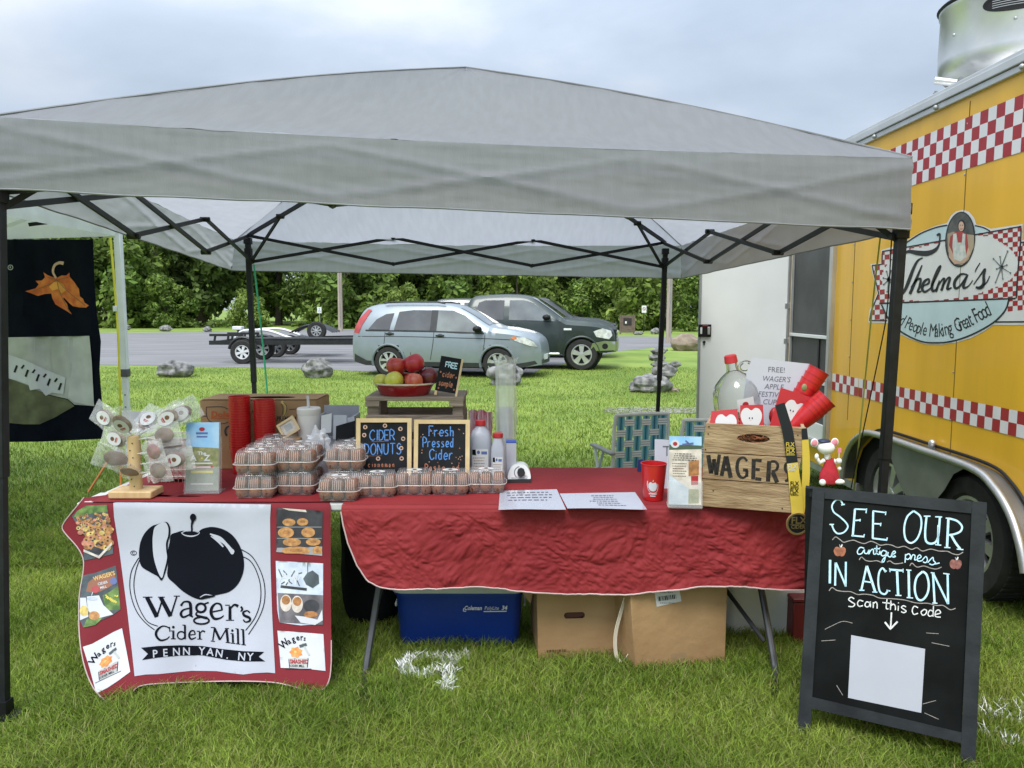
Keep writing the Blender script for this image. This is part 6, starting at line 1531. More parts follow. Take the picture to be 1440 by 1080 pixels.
# --- red cups
def cup_mb(r0=.033, r1=.047, h=.118):
    q = MB(); q.lathe([(r0, 0), (r0 + .004, .004), (r0 + (r1 - r0) * .55, h * .55), (r0 + (r1 - r0) * .55 + .0015, h * .56), (r1, h * .97), (r1 + .0022, h * .975), (r1 + .0022, h), (r1 - .002, h), (r1 - .006, h * .5), (r0 + .0, .006), (0, .005)], M_redp, n=28); return q
cupo = cup_mb().build('plastic_cup', local=True); tag(cupo, 'red plastic cup nested in a stack', 'cup', 'stacked red plastic cups')
first_cup = [True]
def cup_at(p, rot, lb, sc=1.0, grp='stacked red plastic cups'):
    o = cupo if first_cup[0] else dup(cupo); first_cup[0] = False
    o.location = p; o.rotation_euler = rot; o.scale = (sc,) * 3; o['label'] = lb; o['group'] = grp; return o
for px, tp, n_, wh in ((339, 557, 21, 'taller left'), (374, 562, 20, 'right')):
    Y = 3.96; p = W(px, 640, Y); ztop = W(px, tp, Y).z; pit = (ztop - T0 - .118 * 1.14) / (n_ - 1)
    for i in range(n_):
        cup_at((p.x + rnd.uniform(-.0012, .0012), Y, T0 + i * pit), (0, 0, 0), ('red cup at the very top of the %s stack before the fruit box' % wh) if i == n_ - 1 else ('red cup nested in the %s stack before the fruit box' % wh), 1.14, 'red cups in the %s stack before the fruit box' % wh)
# --- tumbler
p = W(436, 640, 3.92); p.z = T0; ttop = W(436, 573, 3.92).z - T0
tb = thing('tumbler', 'tall white insulated tumbler with lid and white straw', 'tumbler', p)
M_tumb = mat('matt_white_steel', (.76, .72, .67), .4, var=.03)
g = MB(); g.lathe([(.045, 0), (.050, .01), (.056, ttop * .6), (.058, ttop - .03), (.056, ttop - .028), (0, ttop - .028)], M_tumb, p, 32); g.build('body', tb)
g = MB(); g.lathe([(.0585, ttop - .035), (.0605, ttop - .03), (.0605, ttop - .006), (.056, ttop), (0, ttop)], M_tumb, p, 32); g.build('lid', tb)
g = MB(); g.tube([p + Vector((.002, -.01, ttop - .05)), p + Vector((.0, -.012, ttop + .062))], .0072, M_lab, 10); g.build('straw', tb)
# --- little picture frame leaning, crumpled bag, grey bin, cards
pf = W(406, 601, 3.86); fo = thing('picture_frame', 'small tilted wooden frame with a grey picture, left of the white tumbler', 'picture frame', pf)
q3 = Matrix.Rotation(R(-32), 3, 'Y'); f = local_map(pf, q3 @ Vector((1, 0, 0)), q3 @ Vector((0, .2, 1)), (0, -1, .2))
g = MB(); g.slab([(-.042, -.032), (.042, -.032), (.042, .032), (-.042, .032)], f, M_pine2, -.006, .004); g.slab([(-.05, -.04), (.05, -.04), (.05, -.028), (-.05, -.028)], f, M_pine2, 0, .01); g.slab([(-.05, .028), (.05, .028), (.05, .04), (-.05, .04)], f, M_pine2, 0, .0105); g.slab([(-.05, -.04), (-.037, -.04), (-.037, .04), (-.05, .04)], f, M_pine2, 0, .011); g.slab([(.037, -.04), (.05, -.04), (.05, .04), (.037, .04)], f, M_pine2, 0, .0115); g.build('frame', fo)
g = MB(); g.fill([(-.036, -.027), (.036, -.027), (.036, .027), (-.036, .027)], f, M_cream, .005); g.fill([(-.02, -.015), (.02, -.015), (.02, .015), (-.02, .015)], f, M_gp, .0055); g.build('picture', fo, smooth=False)
g = MB(); pc = W(406, 625, 3.83); g.box((pc.x, 3.87, (T0 + pc.z + .03) / 2), (.11, .08, pc.z + .03 - T0), M_card); tag(g.build('small_carton', bevel=.003), 'small brown carton under the tilted picture frame', 'cardboard box')
gb_ = thing('storage_box', 'pale grey open storage box between the white tumbler and the wooden crate', 'box', (W(476, 600, 4.0).x, 4.0, T0)); M_pg = mat('pale_grey_plastic', (.42, .43, .46), .5, var=.08)
xa, xb, zt2 = W(450, 600, 4.0).x, W(500, 600, 4.0).x, W(476, 573, 4.0).z
g = MB(); g.box(((xa + xb) / 2, 4.1, (T0 + zt2) / 2), (xb - xa, .012, zt2 - T0), M_pg); g.box((xb, 4.0, (T0 + zt2) / 2 - .02), (.012, .2, zt2 - T0 - .04), M_pg); g.box((xa, 4.0, (T0 + zt2) / 2 - .02), (.012, .2, zt2 - T0 - .04), M_pg); g.box(((xa + xb) / 2, 3.9, T0 + .10), (xb - xa + .02, .012, .20), M_pg); g.build('walls', gb_)
for i, (px, py, w_, h_, m, lb) in enumerate(((478, 596, .07, .08, M_pg, 'grey card standing in the pale grey storage box'), (490, 598, .06, .07, M_pan, 'pale card leaning in the pale grey storage box'), (459, 592, .05, .06, M_lab, 'white card holder at the left of the pale grey storage box'), (486, 603, .09, .05, M_slate, 'dark card at the front of the pale grey storage box'))):
    pp = W(px, py, 3.86 - .02 * (i == 3)); f = local_map(pp, (1, .2 * (i - 1), .1 * (i - 1)), (0, .2, 1), (0, -1, .2)); q = MB(); q.slab([(-w_ / 2, -h_), (w_ / 2, -h_), (w_ / 2, h_ * .6), (-w_ / 2, h_ * .5)], f, m, -.001, .001); tag(q.build('card'), lb, 'card')
g = MB(); pw = W(447, 625, 3.74)
g.ball(pw, 1, mat('white_film_bag', (.68, .68, .70), .35, var=.06, bump=.4, bscale=30, transl=.2), 26, 18, sq=(.055, .03, .075), f=lambda d: 1 + .45 * noise.noise(d * 2.2) + .18 * noise.noise(d * 6)); tag(g.build('plastic_bag', ang=25), 'crumpled white plastic bag between the tumbler and the right donut stack', 'plastic bag')
# --- grey wooden crate under the bowl
M_oldw = mat('weathered_crate_wood', (.21, .165, .125), .9, col2=(.33, .27, .21), vscale=5, stretch=(1, 4, 9), bump=.6, bscale=18, detail=8)
cy = 3.78; xa, xb = W(515, 600, cy).x, W(652, 600, cy).x; zc = W(580, 558, cy).z; dpc = .30
cr1 = thing('wooden_crate', 'weathered grey slatted crate standing under the apple bowl', 'crate', ((xa + xb) / 2, cy + dpc / 2, T0))
xm = (xa + xb) / 2
for s_ in (0, 1):
    for z_, h_ in ((zc - .058 - .075, .085), (zc - .26, .09), (T0 + .05, .09)):
        q = MB(); q.box((xm, cy + s_ * dpc, z_), (xb - xa, .013, h_), M_oldw); q.build('slat', cr1, bevel=.002)
q = MB()
q.box((xm, cy + dpc / 2, zc - .010), (xb - xa + .004, dpc + .02, .020), M_oldw); q.build('top_board', cr1, bevel=.003)
for s_ in (0, 1):
    for x in (xa + .03, xb - .03):
        q = MB(); sg_ = 1 if x < xm else -1
        q.hexa([Vector((x + a, cy + .01 + b_ if not s_ else cy + dpc - .01 - b_, z_)) for z_ in (T0, zc - .021) for a, b_ in ((-.025, .0), (.03 * sg_ if sg_ > 0 else .025, 0), (.0, .04), (-.025, .04))], M_oldw); q.build('corner_post', cr1)
for x in (xa + .035, xb - .035):
    q = MB(); q.box((x, cy - .010, zc - .034), (.07, .016, .026), M_oldw); q.build('corner_block', cr1, bevel=.002)
# --- red pie dish with apples
pb_ = W(569, 559, 3.87); pb_.z = zc + .001; bo = thing('pie_dish', 'red fluted pie dish with a cream rim on top of the grey crate', 'dish', pb_)
M_dish = mat('red_glazed_ceramic', (.27, .012, .018), .22, var=.08, coat=.5); M_rimc = mat('cream_glaze', (.66, .58, .46), .3)
def flute(prof, m, mb):
    n_ = 72; vs = []
    for r_, z_ in prof:
        for k_ in range(n_):
            a = 2 * math.pi * k_ / n_; rr = r_ * (1 + .012 * math.cos(a * 18) * min(1, z_ / .03)); vs.append(pb_ + Vector((rr * math.cos(a), rr * math.sin(a) * .8, z_)))
    mb.add(vs, [(i * n_ + k_, i * n_ + (k_ + 1) % n_, (i + 1) * n_ + (k_ + 1) % n_, (i + 1) * n_ + k_) for i in range(len(prof) - 1) for k_ in range(n_)] + [tuple(range(n_))], m)
g = MB(); flute([(.118, 0), (.122, .003), (.148, .056), (.140, .056), (.115, .01), (.001, .01)], M_dish, g); g.build('bowl', bo)
g = MB(); flute([(.146, .054), (.158, .057), (.160, .062), (.150, .064), (.141, .060)], M_rimc, g); g.build('rim', bo)
def apple_thing(px, py, rpx, Y, m, lb, seed, stem=True):
    p = W(px, py, Y); r_ = rpx * Y / FPX
    o = thing('apple', lb, 'apple', p, 'apples in the red pie dish' if stem else None)
    def f(d):
        t = d.z; return 1 + .05 * math.cos(5 * math.atan2(d.y, d.x)) * (t < 0) * abs(t) - .26 * max(0, t - .78) / .22 - .10 * max(0, -t - .85) / .15 + .04 * (1 - t * t) + .03 * t
    q = MB(); mx = Matrix.Rotation(R((seed * 53) % 50 - 25), 3, 'X') @ Matrix.Rotation(R((seed * 31) % 60 - 30), 3, 'Y')
    q.ball(p, r_, m, 26, 18, f=f, mx=mx); q.build('flesh', o, ang=90)
    q = MB(); a = p + mx @ Vector((0, 0, r_ * .72)); q.tube([a, a + mx @ Vector((.003, 0, r_ * .22)), a + mx @ Vector((.007, 0, r_ * .42))], .0016, M_cho, 6); q.build('stem', o)
def ap(n, c1, c2): return mat(n, c1, .28, col2=c2, vscale=12, stretch=(2, 2, .6), coat=.35)
A_red = ap('red_apple_skin', (.36, .02, .02), (.50, .06, .035)); A_red2 = ap('bright_red_apple_skin', (.42, .012, .03), (.50, .03, .04)); A_pk = ap('streaked_red_apple_skin', (.45, .04, .03), (.55, .16, .08)); A_dk = ap('dark_red_apple_skin', (.10, .006, .012), (.15, .012, .018)); A_gr = ap('green_yellow_apple_skin', (.46, .47, .04), (.56, .52, .08))
apple_thing(536, 536, 10.5, 3.84, A_gr, 'yellow-green apple half hidden at the left end of the dish', 1)
apple_thing(554, 535, 13, 3.80, A_gr, 'larger yellow-green apple at the front left of the dish', 2)
apple_thing(582, 536, 12.5, 3.80, A_pk, 'streaked red apple at the front middle of the dish', 3)
apple_thing(603, 530, 13.5, 3.86, A_dk, 'very dark red apple at the right end of the dish', 4)
apple_thing(557, 515, 13.5, 3.87, A_red, 'orange-red apple on top, at the left of the pile', 5)
apple_thing(582, 511, 14.2, 3.87, A_red2, 'bright red apple topmost in the pile', 6)
apple_thing(572, 533, 11, 3.92, A_red, 'red apple behind the middle, mostly hidden in the dish', 7)
apple_thing(438, 659, 7.5, 3.66, A_gr, 'single green apple on the cloth between two donut stacks', 8, False)
bpy.context.view_layer.update()
# --- chalkboards
CB = mat('blue_chalk', (.10, .26, .62), .9, var=.25, vscale=120, detail=2); CO = mat('orange_chalk', (.42, .16, .09), .9, var=.3, vscale=120); CT = mat('tan_chalk', (.55, .36, .27), .9, var=.25, vscale=120); CWt = mat('white_chalk', (.72, .73, .73), .9, var=.2, vscale=120); CLB = mat('light_blue_chalk', (.45, .72, .86), .9, col2=(.62, .82, .90), vscale=60); CMG = mat('grey_chalk', (.34, .31, .29), .9, var=.2, vscale=100)
# single-stroke hand lettering, glyph box 0..1 wide, 0 (top) .. 1 (base)
SF = {'A': [[(0, 1), (.45, 0), (.9, 1)], [(.18, .62), (.74, .62)]], 'C': [[(.85, .18), (.55, 0), (.15, .2), (0, .55), (.2, .9), (.55, 1), (.85, .82)]], 'D': [[(.05, 0), (.05, 1)], [(.05, 0), (.6, .1), (.85, .5), (.6, .9), (.05, 1)]], 'E': [[(.8, 0), (.05, 0), (.05, 1), (.8, 1)], [(.05, .5), (.65, .5)]],
      'F': [[(.8, 0), (.05, 0), (.05, 1)], [(.05, .48), (.6, .48)]], 'I': [[(.3, 0), (.3, 1)]], 'N': [[(.05, 1), (.05, 0), (.8, 1), (.8, 0)]], 'O': [[(.45, 0), (.1, .2), (0, .55), (.15, .9), (.45, 1), (.75, .88), (.9, .5), (.78, .15), (.45, 0)]], 'R': [[(.05, 1), (.05, 0), (.6, .05), (.75, .28), (.55, .5), (.05, .54)], [(.35, .52), (.8, 1)]],
      'S': [[(.75, .14), (.45, 0), (.12, .18), (.25, .42), (.6, .58), (.75, .82), (.4, 1), (.05, .85)]], 'P': [[(.05, 1), (.05, 0), (.6, .04), (.76, .28), (.55, .52), (.05, .54)]], 'T': [[(0, 0), (.85, 0)], [(.42, 0), (.42, 1)]], 'U': [[(.05, 0), (.05, .7), (.3, 1), (.6, .95), (.8, .7), (.8, 0)]],
      'r': [[(.1, .4), (.1, 1)], [(.1, .6), (.35, .4), (.6, .45)]], 'e': [[(.08, .7), (.7, .66), (.55, .42), (.25, .42), (.06, .72), (.25, .98), (.65, .92)]], 's': [[(.6, .46), (.3, .4), (.12, .55), (.5, .74), (.55, .92), (.1, .96)]], 'h': [[(.08, 0), (.08, 1)], [(.08, .6), (.35, .42), (.58, .55), (.6, 1)]], 'u': [[(.08, .42), (.1, .85), (.35, 1), (.6, .82)], [(.6, .42), (.6, 1)]],
      't': [[(.3, .1), (.3, .85), (.5, 1)], [(.05, .4), (.6, .4)]], 'd': [[(.6, 0), (.6, 1)], [(.6, .55), (.3, .42), (.08, .7), (.28, .98), (.6, .85)]], 'i': [[(.2, .42), (.2, 1)], [(.2, .18), (.2, .23)]], 'a': [[(.6, .5), (.3, .42), (.08, .7), (.28, .98), (.6, .82)], [(.6, .44), (.62, 1)]], 'n': [[(.08, .42), (.08, 1)], [(.08, .6), (.35, .42), (.58, .55), (.6, 1)]],
      'c': [[(.6, .52), (.32, .42), (.08, .7), (.3, .98), (.62, .9)]], 'o': [[(.35, .42), (.08, .7), (.35, 1), (.62, .7), (.35, .42)]], 'm': [[(.05, .42), (.05, 1)], [(.05, .6), (.25, .42), (.4, .6), (.4, 1)], [(.4, .6), (.6, .42), (.78, .6), (.8, 1)]], 'l': [[(.2, 0), (.2, 1)]], 'p': [[(.08, .42), (.08, 1.35)], [(.08, .55), (.35, .42), (.62, .7), (.35, .98), (.08, .85)]]}
SHARP = set('AENFITD')
def hand(q, s_, mp, m, x, y, h, w_, adv, off, lw, jit=.03, seed=1):
    r = random.Random(seed)
    for ch in s_:
        if ch != ' ':
            for st_ in SF[ch]:
                P = [(x + a * w_ + r.uniform(-jit, jit) * h, y - h + b_ * h + r.uniform(-jit, jit) * h) for a, b_ in st_]
                q.pen(P, lw, mp, m, off, smooth=ch not in SHARP)
        x += adv * (.6 if ch in 'ilI' else 1)
def chalkboard(name_l, px0, px1, pyt, Y, yaw, draw, h=.345, nm='chalkboard'):
    pa, pb2 = W(px0, 660, Y), W(px1, 660, Y); w_ = pb2.x - pa.x; b0 = Vector(((pa.x + pb2.x) / 2, Y, T0))
    zt_ = W((px0 + px1) / 2, pyt, Y + .05).z; h = (zt_ - T0) * 1.01
    ux = Vector((math.cos(yaw), math.sin(yaw), 0)); n = Vector((math.sin(yaw), -math.cos(yaw), 0)); up = (Vector((0, 0, 1)) - n * .16).normalized(); fn = ux.cross(up)
    f = local_map(b0, ux, up, fn); o = thing(nm, name_l, 'chalkboard', b0)
    fr = .020; q = MB(); W2 = w_ / 2
    for a in ([(-W2, 0), (-W2 + fr, 0), (-W2 + fr, h), (-W2, h)], [(W2 - fr, 0), (W2, 0), (W2, h), (W2 - fr, h)]): q.slab(a, f, M_pine2, -.012, .006)
    for a in ([(-W2 + fr, 0), (W2 - fr, 0), (W2 - fr, fr), (-W2 + fr, fr)], [(-W2 + fr, h - fr), (W2 - fr, h - fr), (W2 - fr, h), (-W2 + fr, h)]): q.slab(a, f, M_pine2, -.012, .0055)
    q.build('frame', o, bevel=.002)
    q = MB(); q.slab([(-W2 + fr, fr), (W2 - fr, fr), (W2 - fr, h - fr), (-W2 + fr, h - fr)], f, M_slate, -.008, 0); q.build('slate', o)
    q = MB(); X = lambda x, y, of=0.0: f(-W2 + fr + x * (w_ - 2 * fr), h - fr - y * (w_ - 2 * fr) , of); draw(q, X, .0008); q.build('chalk_lettering', o, smooth=False)
def ring(q, X, x, y, r_, o, m): q.pen(ell(x, y, r_, r_, 14), r_ * .7, X, m, o, closed=True)
def d_donut(q, X, o):
    hand(q, 'CIDER', X, CB, .20, .38, .22, .125, .118, o, .022, .02, 3); hand(q, 'DONUTS', X, CB, .08, .68, .23, .125, .138, o, .022, .02, 4)
    q.pen([(.24, .41), (.6, .40)], .008, X, CO, o); q.pen([(.14, .715), (.45, .71)], .006, X, CO, o)
    for x, y in ((.10, .10), (.52, .07), (.85, .14), (.08, .27), (.91, .35), (.08, .77), (.38, .77), (.88, .77), (.87, .55)): ring(q, X, x, y, .034, o + .0004, CT)
    hand(q, 'cinnamon', X, CO, .17, .95, .11, .055, .078, o, .016, .03, 6)
def d_fresh(q, X, o):
    hand(q, 'Fresh', X, CB, .22, .26, .21, .12, .112, o, .022, .02, 7); hand(q, 'Pressed', X, CB, .10, .49, .20, .095, .096, o, .022, .02, 8); hand(q, 'Cider', X, CB, .24, .75, .22, .12, .115, o, .022, .02, 9)
    r = random.Random(4)
    for k_ in range(46):
        x, y = r.uniform(.04, .96), r.uniform(.04, .86)
        if .18 < x < .8 and .05 < y < .78 and k_ % 4: continue
        q.fill(ell(x, y, .012, .012, 7), X, CT if k_ % 2 else CO, o)
    hand(q, 'Pasteurised'[:5], X, CO, .15, .98, .13, .075, .09, o, .018, .02, 2); hand(q, 'ed', X, CO, .72, .98, .13, .075, .09, o, .018, .02, 2)
chalkboard('wood-framed chalkboard reading Cider Donuts in blue chalk', 500, 578, 588, 3.60, .02, d_donut)
chalkboard('wood-framed chalkboard reading Fresh Pressed Cider in blue chalk', 581, 660, 590, 3.60, -.03, d_fresh)
# small free-samples sign on the crate
f0 = W(626, 553, 3.80); f0.z = zc + .002; so_ = thing('sample_sign', 'small tilted black sign reading FREE on a wooden easel beside the apples', 'sign', f0)
ux, up, fn = Vector((.985, .03, -.17)).normalized(), Vector((.17, .28, 1)).normalized(), None; fn = ux.cross(up).normalized(); f = local_map(f0 + Vector((.0, 0, .02)), ux, up, fn)
sc_ = 3.85 / FPX; w_, h_ = 29 * sc_, 50 * sc_
g = MB(); g.slab([(-w_ / 2, 0), (w_ / 2, 0), (w_ / 2, h_), (-w_ / 2, h_)], f, M_slate, -.004, 0); g.build('board', so_)
g = MB(); g.slab([(w_ / 2, -.022), (w_ / 2 + .010, -.022), (w_ / 2 + .010, h_), (w_ / 2, h_)], f, M_pine2, -.008, .004); g.build('frame', so_)
g = MB(); g.slab([(-w_ / 2, -.022), (-w_ / 2 + .012, -.022), (-w_ / 2 + .012, .0), (-w_ / 2, .0)], f, M_pine2, -.008, .003); g.build('foot', so_)
g = MB(); X = lambda x, y, of=0.0: f(-w_ / 2 + x * w_, h_ * (1 - y), of)
hand(g, 'FREE', X, CLB, .28, .30, .15, .17, .15, .0008, .035, .01, 3); hand(g, 'cider', X, CO, .22, .58, .16, .16, .135, .0008, .035, .02, 3); hand(g, 'sample', X, CO, .12, .84, .16, .14, .125, .0008, .035, .02, 5); g.v = g.v
for x, y in ((.9, .55), (.12, .46), (.15, .92), (.9, .9)): g.fill(ell(x, y, .04, .03, 8), X, CO, .0008)
g.build('chalk_lettering', so_, smooth=False)
# --- jugs
M_hdpe = mat('milky_jug_plastic', (.52, .54, .62), .35, var=.05, vscale=8, transl=.25); M_capr = mat('red_screw_cap', (.52, .03, .04), .4)
def jug(px, py, wpx, pyt, Y, lb, cap_px):
    p = W(px, 650, Y); p.z = T0; hw_ = wpx * Y / FPX / 2; top = W(px, pyt, Y).z - T0; cr_ = cap_px * Y / FPX / 2
    o = thing('cider_jug', lb, 'jug', p, 'milky jugs with red caps'); q = MB()
    def sq(prof):
        n_ = 40; vs = []
        for r_, z_, e_ in prof:
            for k_ in range(n_):
                a = 2 * math.pi * k_ / n_; c_, s_ = math.cos(a), math.sin(a); rr = r_ * (abs(c_) ** e_ + abs(s_) ** e_) ** (-1 / e_); vs.append(p + Vector((rr * c_, rr * s_, z_)))
        q.add(vs, [(i * n_ + k_, i * n_ + (k_ + 1) % n_, (i + 1) * n_ + (k_ + 1) % n_, (i + 1) * n_ + k_) for i in range(len(prof) - 1) for k_ in range(n_)], M_hdpe)
    sq([(hw_ * .9, 0, 5), (hw_, .01, 5), (hw_, top * .62, 5), (hw_ * .97, top * .72, 4), (hw_ * .75, top * .83, 3), (cr_ * 1.0, top * .89, 2), (cr_ * .9, top * .92, 2)]); q.build('body', o, ang=60)
    q = MB(); q.lathe([(cr_ * 1.05, top * .915), (cr_ * 1.08, top * .92), (cr_ * 1.05, top), (0, top)], M_capr, p, 24); q.build('cap', o)
    q = MB(); f_ = lambda x, z_, off=0.0: p + Vector((x * hw_, -hw_ - .001 - off, z_ * top)); q.fill([(-.72, .02), (.72, .02), (.72, .56), (-.72, .56)], f_, M_lab, .0005); q.fill([(-.7, .47), (-.35, .46), (-.4, .555), (-.7, .555)], f_, M_ink, .001); q.fill(ell(-.15, .51, .14, .03, 14), f_, M_plum, .001); q.pen([(.1, .50), (.6, .50)], .05, f_, M_inkb, .001, smooth=False)
    lines(q, f_, -.66, .66, .44, .04, 9, mat('print_brown_ink', (.30, .12, .06)), .001, .012, int(px)); q.build('label', o, smooth=False)
jug(676, 690, 32, 591, 3.76, 'larger milky cider jug with a red cap behind the rightmost donut box', 14)
jug(700, 690, 19.5, 609, 3.68, 'smaller milky cider bottle with a red cap right of the larger jug', 14)
# clear sleeve of cups
p = W(711, 650, 3.90); p.z = T0; top = W(711, 503, 3.9).z
sl = thing('cup_sleeve', 'tall clear crinkled plastic sleeve open at the top, holding white cups', 'plastic sleeve', p); M_sl = mat('clear_film_sleeve', (.84, .88, .85), .12, var=.06, vscale=12, alpha=.36, spec=.8, bump=.5, bscale=28)
g = MB(); H = top - T0
def slf(u, v):
    a = u * 2 * math.pi; r_ = .054 + .004 * noise.noise((math.cos(a) * 2, math.sin(a) * 2, v * 5)) + .0035 * math.sin(a * 9 + v * 3) * (.3 + v)
    if v > .93: r_ += .012 * (v - .93) / .07 * (1.2 + math.sin(a * 3))
    if v > .75: r_ -= .004
    return p + Vector((r_ * math.cos(a), r_ * math.sin(a), v * H + (.012 * math.sin(a * 5) * (v > .97))))
g.grid(slf, 60, 46, M_sl); g.build('film', sl, ang=70)
M_cupw = mat('translucent_white_cup', (.72, .75, .74), .4, var=.03, transl=.3); cw = MB(); cw.lathe([(.026, 0), (.036, .09), (.039, .092), (.039, .096), (.034, .094), (.024, .004), (0, .003)], M_cupw, n=24)
zc0 = T0 + .01; zct = W(711, 572, 3.9).z; nC = 16
wc = cw.build('paper_cup', local=True); tag(wc, 'white plastic sample cup nested in the clear sleeve', 'cup', 'white cups nested inside the clear sleeve')
for i in range(nC):
    o = wc if i == 0 else dup(wc); o.location = (p.x, p.y, zc0 + (zct - .10 - zc0) * i / (nC - 1)); o['label'] = 'topmost white sample cup in the clear sleeve' if i == nC - 1 else 'white sample cup nested lower down in the clear sleeve'
# napkin bundle
pn_ = W(676, 600, 3.95); pn_.z = T0; g = MB(); znp = W(676, 576, 3.95).z
M_gingh = mat('red_white_striped_paper', (.52, .12, .16), .8, col2=(.72, .62, .62), vscale=26, stretch=(6, 1, .5), detail=1)
g.grid(lambda u, v: Vector((pn_.x + (u - .5) * .11 * (1 + .12 * v) + .006 * noise.noise((u * 4, v * 3, 2)), pn_.y - .02 * math.cos(u * 16) * v - .02, T0 + (znp - T0) * v - .03 * max(0, u - .55) * v)), 40, 14, M_gingh); g.grid(lambda u, v: Vector((pn_.x + (u - .5) * .11, pn_.y + .02, T0 + (znp - T0) * v - .02)), 8, 4, M_gingh); tag(g.build('napkin_pack'), 'bundle of red and white striped napkins standing behind the jugs', 'napkins')
# white pad box with blue top
g = MB(); pq = W(719, 640, 3.80); pq.z = T0; hq = W(719, 622, 3.8).z - T0; o = thing('paper_pad', 'white paper pad with a blue top edge behind the smaller jug', 'paper pad', pq); g.box(pq + Vector((0, 0, hq / 2)), (.05, .04, hq), M_paper); g.build('pages', o, bevel=.002); g = MB(); g.box(pq + Vector((0, 0, hq + .005)), (.052, .042, .012), mat('blue_binding', (.06, .12, .50), .5)); g.build('binding', o, bevel=.002)
# card reader / dial box
pr_ = at(730, 679); o = thing('dial_box', 'small white rounded device with a black dial right of the donut boxes', 'device', pr_ + Vector((0, .05, 0)))
g = MB(); s8 = 3.55 / FPX
side_ = [(-16.5, 4), (-17, 10), (-13, 20), (-7, 24.5), (4, 25.5), (12, 22), (17, 12), (17.5, 5)]
fy = lambda x, y, off=0.0: pr_ + Vector((x * s8, .05 + .03 * y / 25 - off, y * s8)); g.slab(cat(side_, 4) , fy, M_wht, -.035, .04); g.build('shell', o, bevel=.006)
g = MB(); g.slab([(-17.5, 0), (18, 0), (17.5, 5), (-17, 4.5)], fy, M_plas, -.035, .046); g.build('base', o, bevel=.003)
g = MB(); g.slab(ell(3, 15, 6, 6.2, 8), fy, M_plas, .038, .062); g.build('dial', o, bevel=.003); g = MB(); g.pen(ell(2, 14, 9, 8.5, 18, 100, 250), 1.2, fy, M_ink2, .0415); lines(g, fy, 8, 14, 6, 10, 2, M_ink2, .0415, .6); g.pen([(-12, 6.5), (12, 6.5)], 1.5, fy, M_alud, .042); g.build('dial_print', o, smooth=False)
# laminated sheets
M_lam = mat('laminated_paper', (.45, .46, .53), .2, var=.02, coat=.6)
def sheet(c4, lb, seed, n, x0, x1, y0, y1):
    P = [Z(x, y, T0 + .002) for x, y in c4]; o = thing('laminated_sheet', lb, 'laminated sheet', sum(P, Vector()) / 4)
    mp = lambda u, v, off=0.0: lerp(lerp(P[0], P[1], u), lerp(P[3], P[2], u), v) + Vector((0, 0, off + .002 * math.sin(u * 5) * v))
    g = MB(); g.grid(lambda u, v: mp(u, v), 12, 6, M_lam); g.build('sheet', o)
    g = MB(); r = random.Random(seed)
    for i in range(n):
        y = y0 + (y1 - y0) * i / max(1, n - 1); a = x0 + r.uniform(0, .08); lines(g, mp, a, x1 - r.uniform(0, .1), y - .04, y + .04, 1, M_ink2, .0012, .035, seed + i, .3)
    g.build('print', o, smooth=False)
sheet([(703, 690), (783, 688), (796, 716), (701, 717)], 'left laminated sheet lying on the red cloth', 3, 4, .08, .95, .15, .55)
sheet([(787, 694), (893, 692), (910, 716), (798, 715)], 'right laminated sheet lying on the red cloth by the red cup', 5, 6, .32, .80, .2, .8)
# red mug cup with printed apple
pm = at(921, 705); rm = 1.0; g = MB()
o = thing('souvenir_cup', 'red plastic cup printed with a white apple standing alone on the cloth', 'cup', pm)
hm = 52 * (pm.y * 1.02) / FPX; r0, r1 = 14 * pm.y / FPX, 18.5 * pm.y / FPX; cm = pm + Vector((0, r0, 0))
g.lathe([(r0, 0), (r0 * 1.02, .003), (r1 * .985, hm * .97), (r1 * 1.02, hm * .975), (r1 * 1.02, hm), (r1 * .96, hm), (r0 * .94, .01), (0, .008)], M_redp, cm, 36); g.build('body', o)
g = MB(); a0 = math.atan2(-cm.y, -cm.x) - .05
def cupmap(x, z_, off=0.0):
    r_ = r0 + (r1 - r0) * z_ / hm + .0008 + off; a = a0 + x / r_; return cm + Vector((r_ * math.cos(a), r_ * math.sin(a), z_))
g.fill(cat([(-.020, .078), (-.010, .088), (0, .083), (.012, .087), (.018, .072), (.014, .052), (.002, .046), (-.012, .050), (-.019, .062)], 3, True), cupmap, M_wp, 0, .006); g.pen([(-.024, .092), (-.026, .075), (-.022, .06)], .004, cupmap, M_wp, 0); g.pen([(-.024, .058), (-.01, .040), (.012, .040), (.022, .055), (.022, .08)], .002, cupmap, M_wp, 0); g.pen([(0, .088), (.002, .098)], .003, cupmap, M_wp, 0)
for z_, w2 in ((.034, .018), (.024, .012)): g.pen([(-w2, z_), (0, z_), (w2, z_)], .005, cupmap, M_wp, 0)
g.build('apple_print', o, smooth=False)
f = local_map(W(938, 662, 3.62), (1, 0, 0), (0, .12, 1), (0, -1, .1)); g = MB(); g.slab([(-.062, -.10), (.05, -.10), (.05, .145), (-.058, .15)], f, M_paper, -.002, 0); g.pen([(-.02, .115), (.02, .115)], .006, f, M_ink2, .001, smooth=False); g.pen([(0, .115), (0, .07)], .006, f, M_ink2, .001, smooth=False); tag(g.build('paper_card'), 'white card with a printed T standing behind the red cup', 'card')
g = MB(); g.box(at(905, 668) + Vector((0, .1, .03)), (.03, .02, .07), mat('navy_plastic', (.02, .04, .16), .5)); tag(g.build('marker_box', bevel=.004), 'tiny dark blue box behind the red cup', 'box')
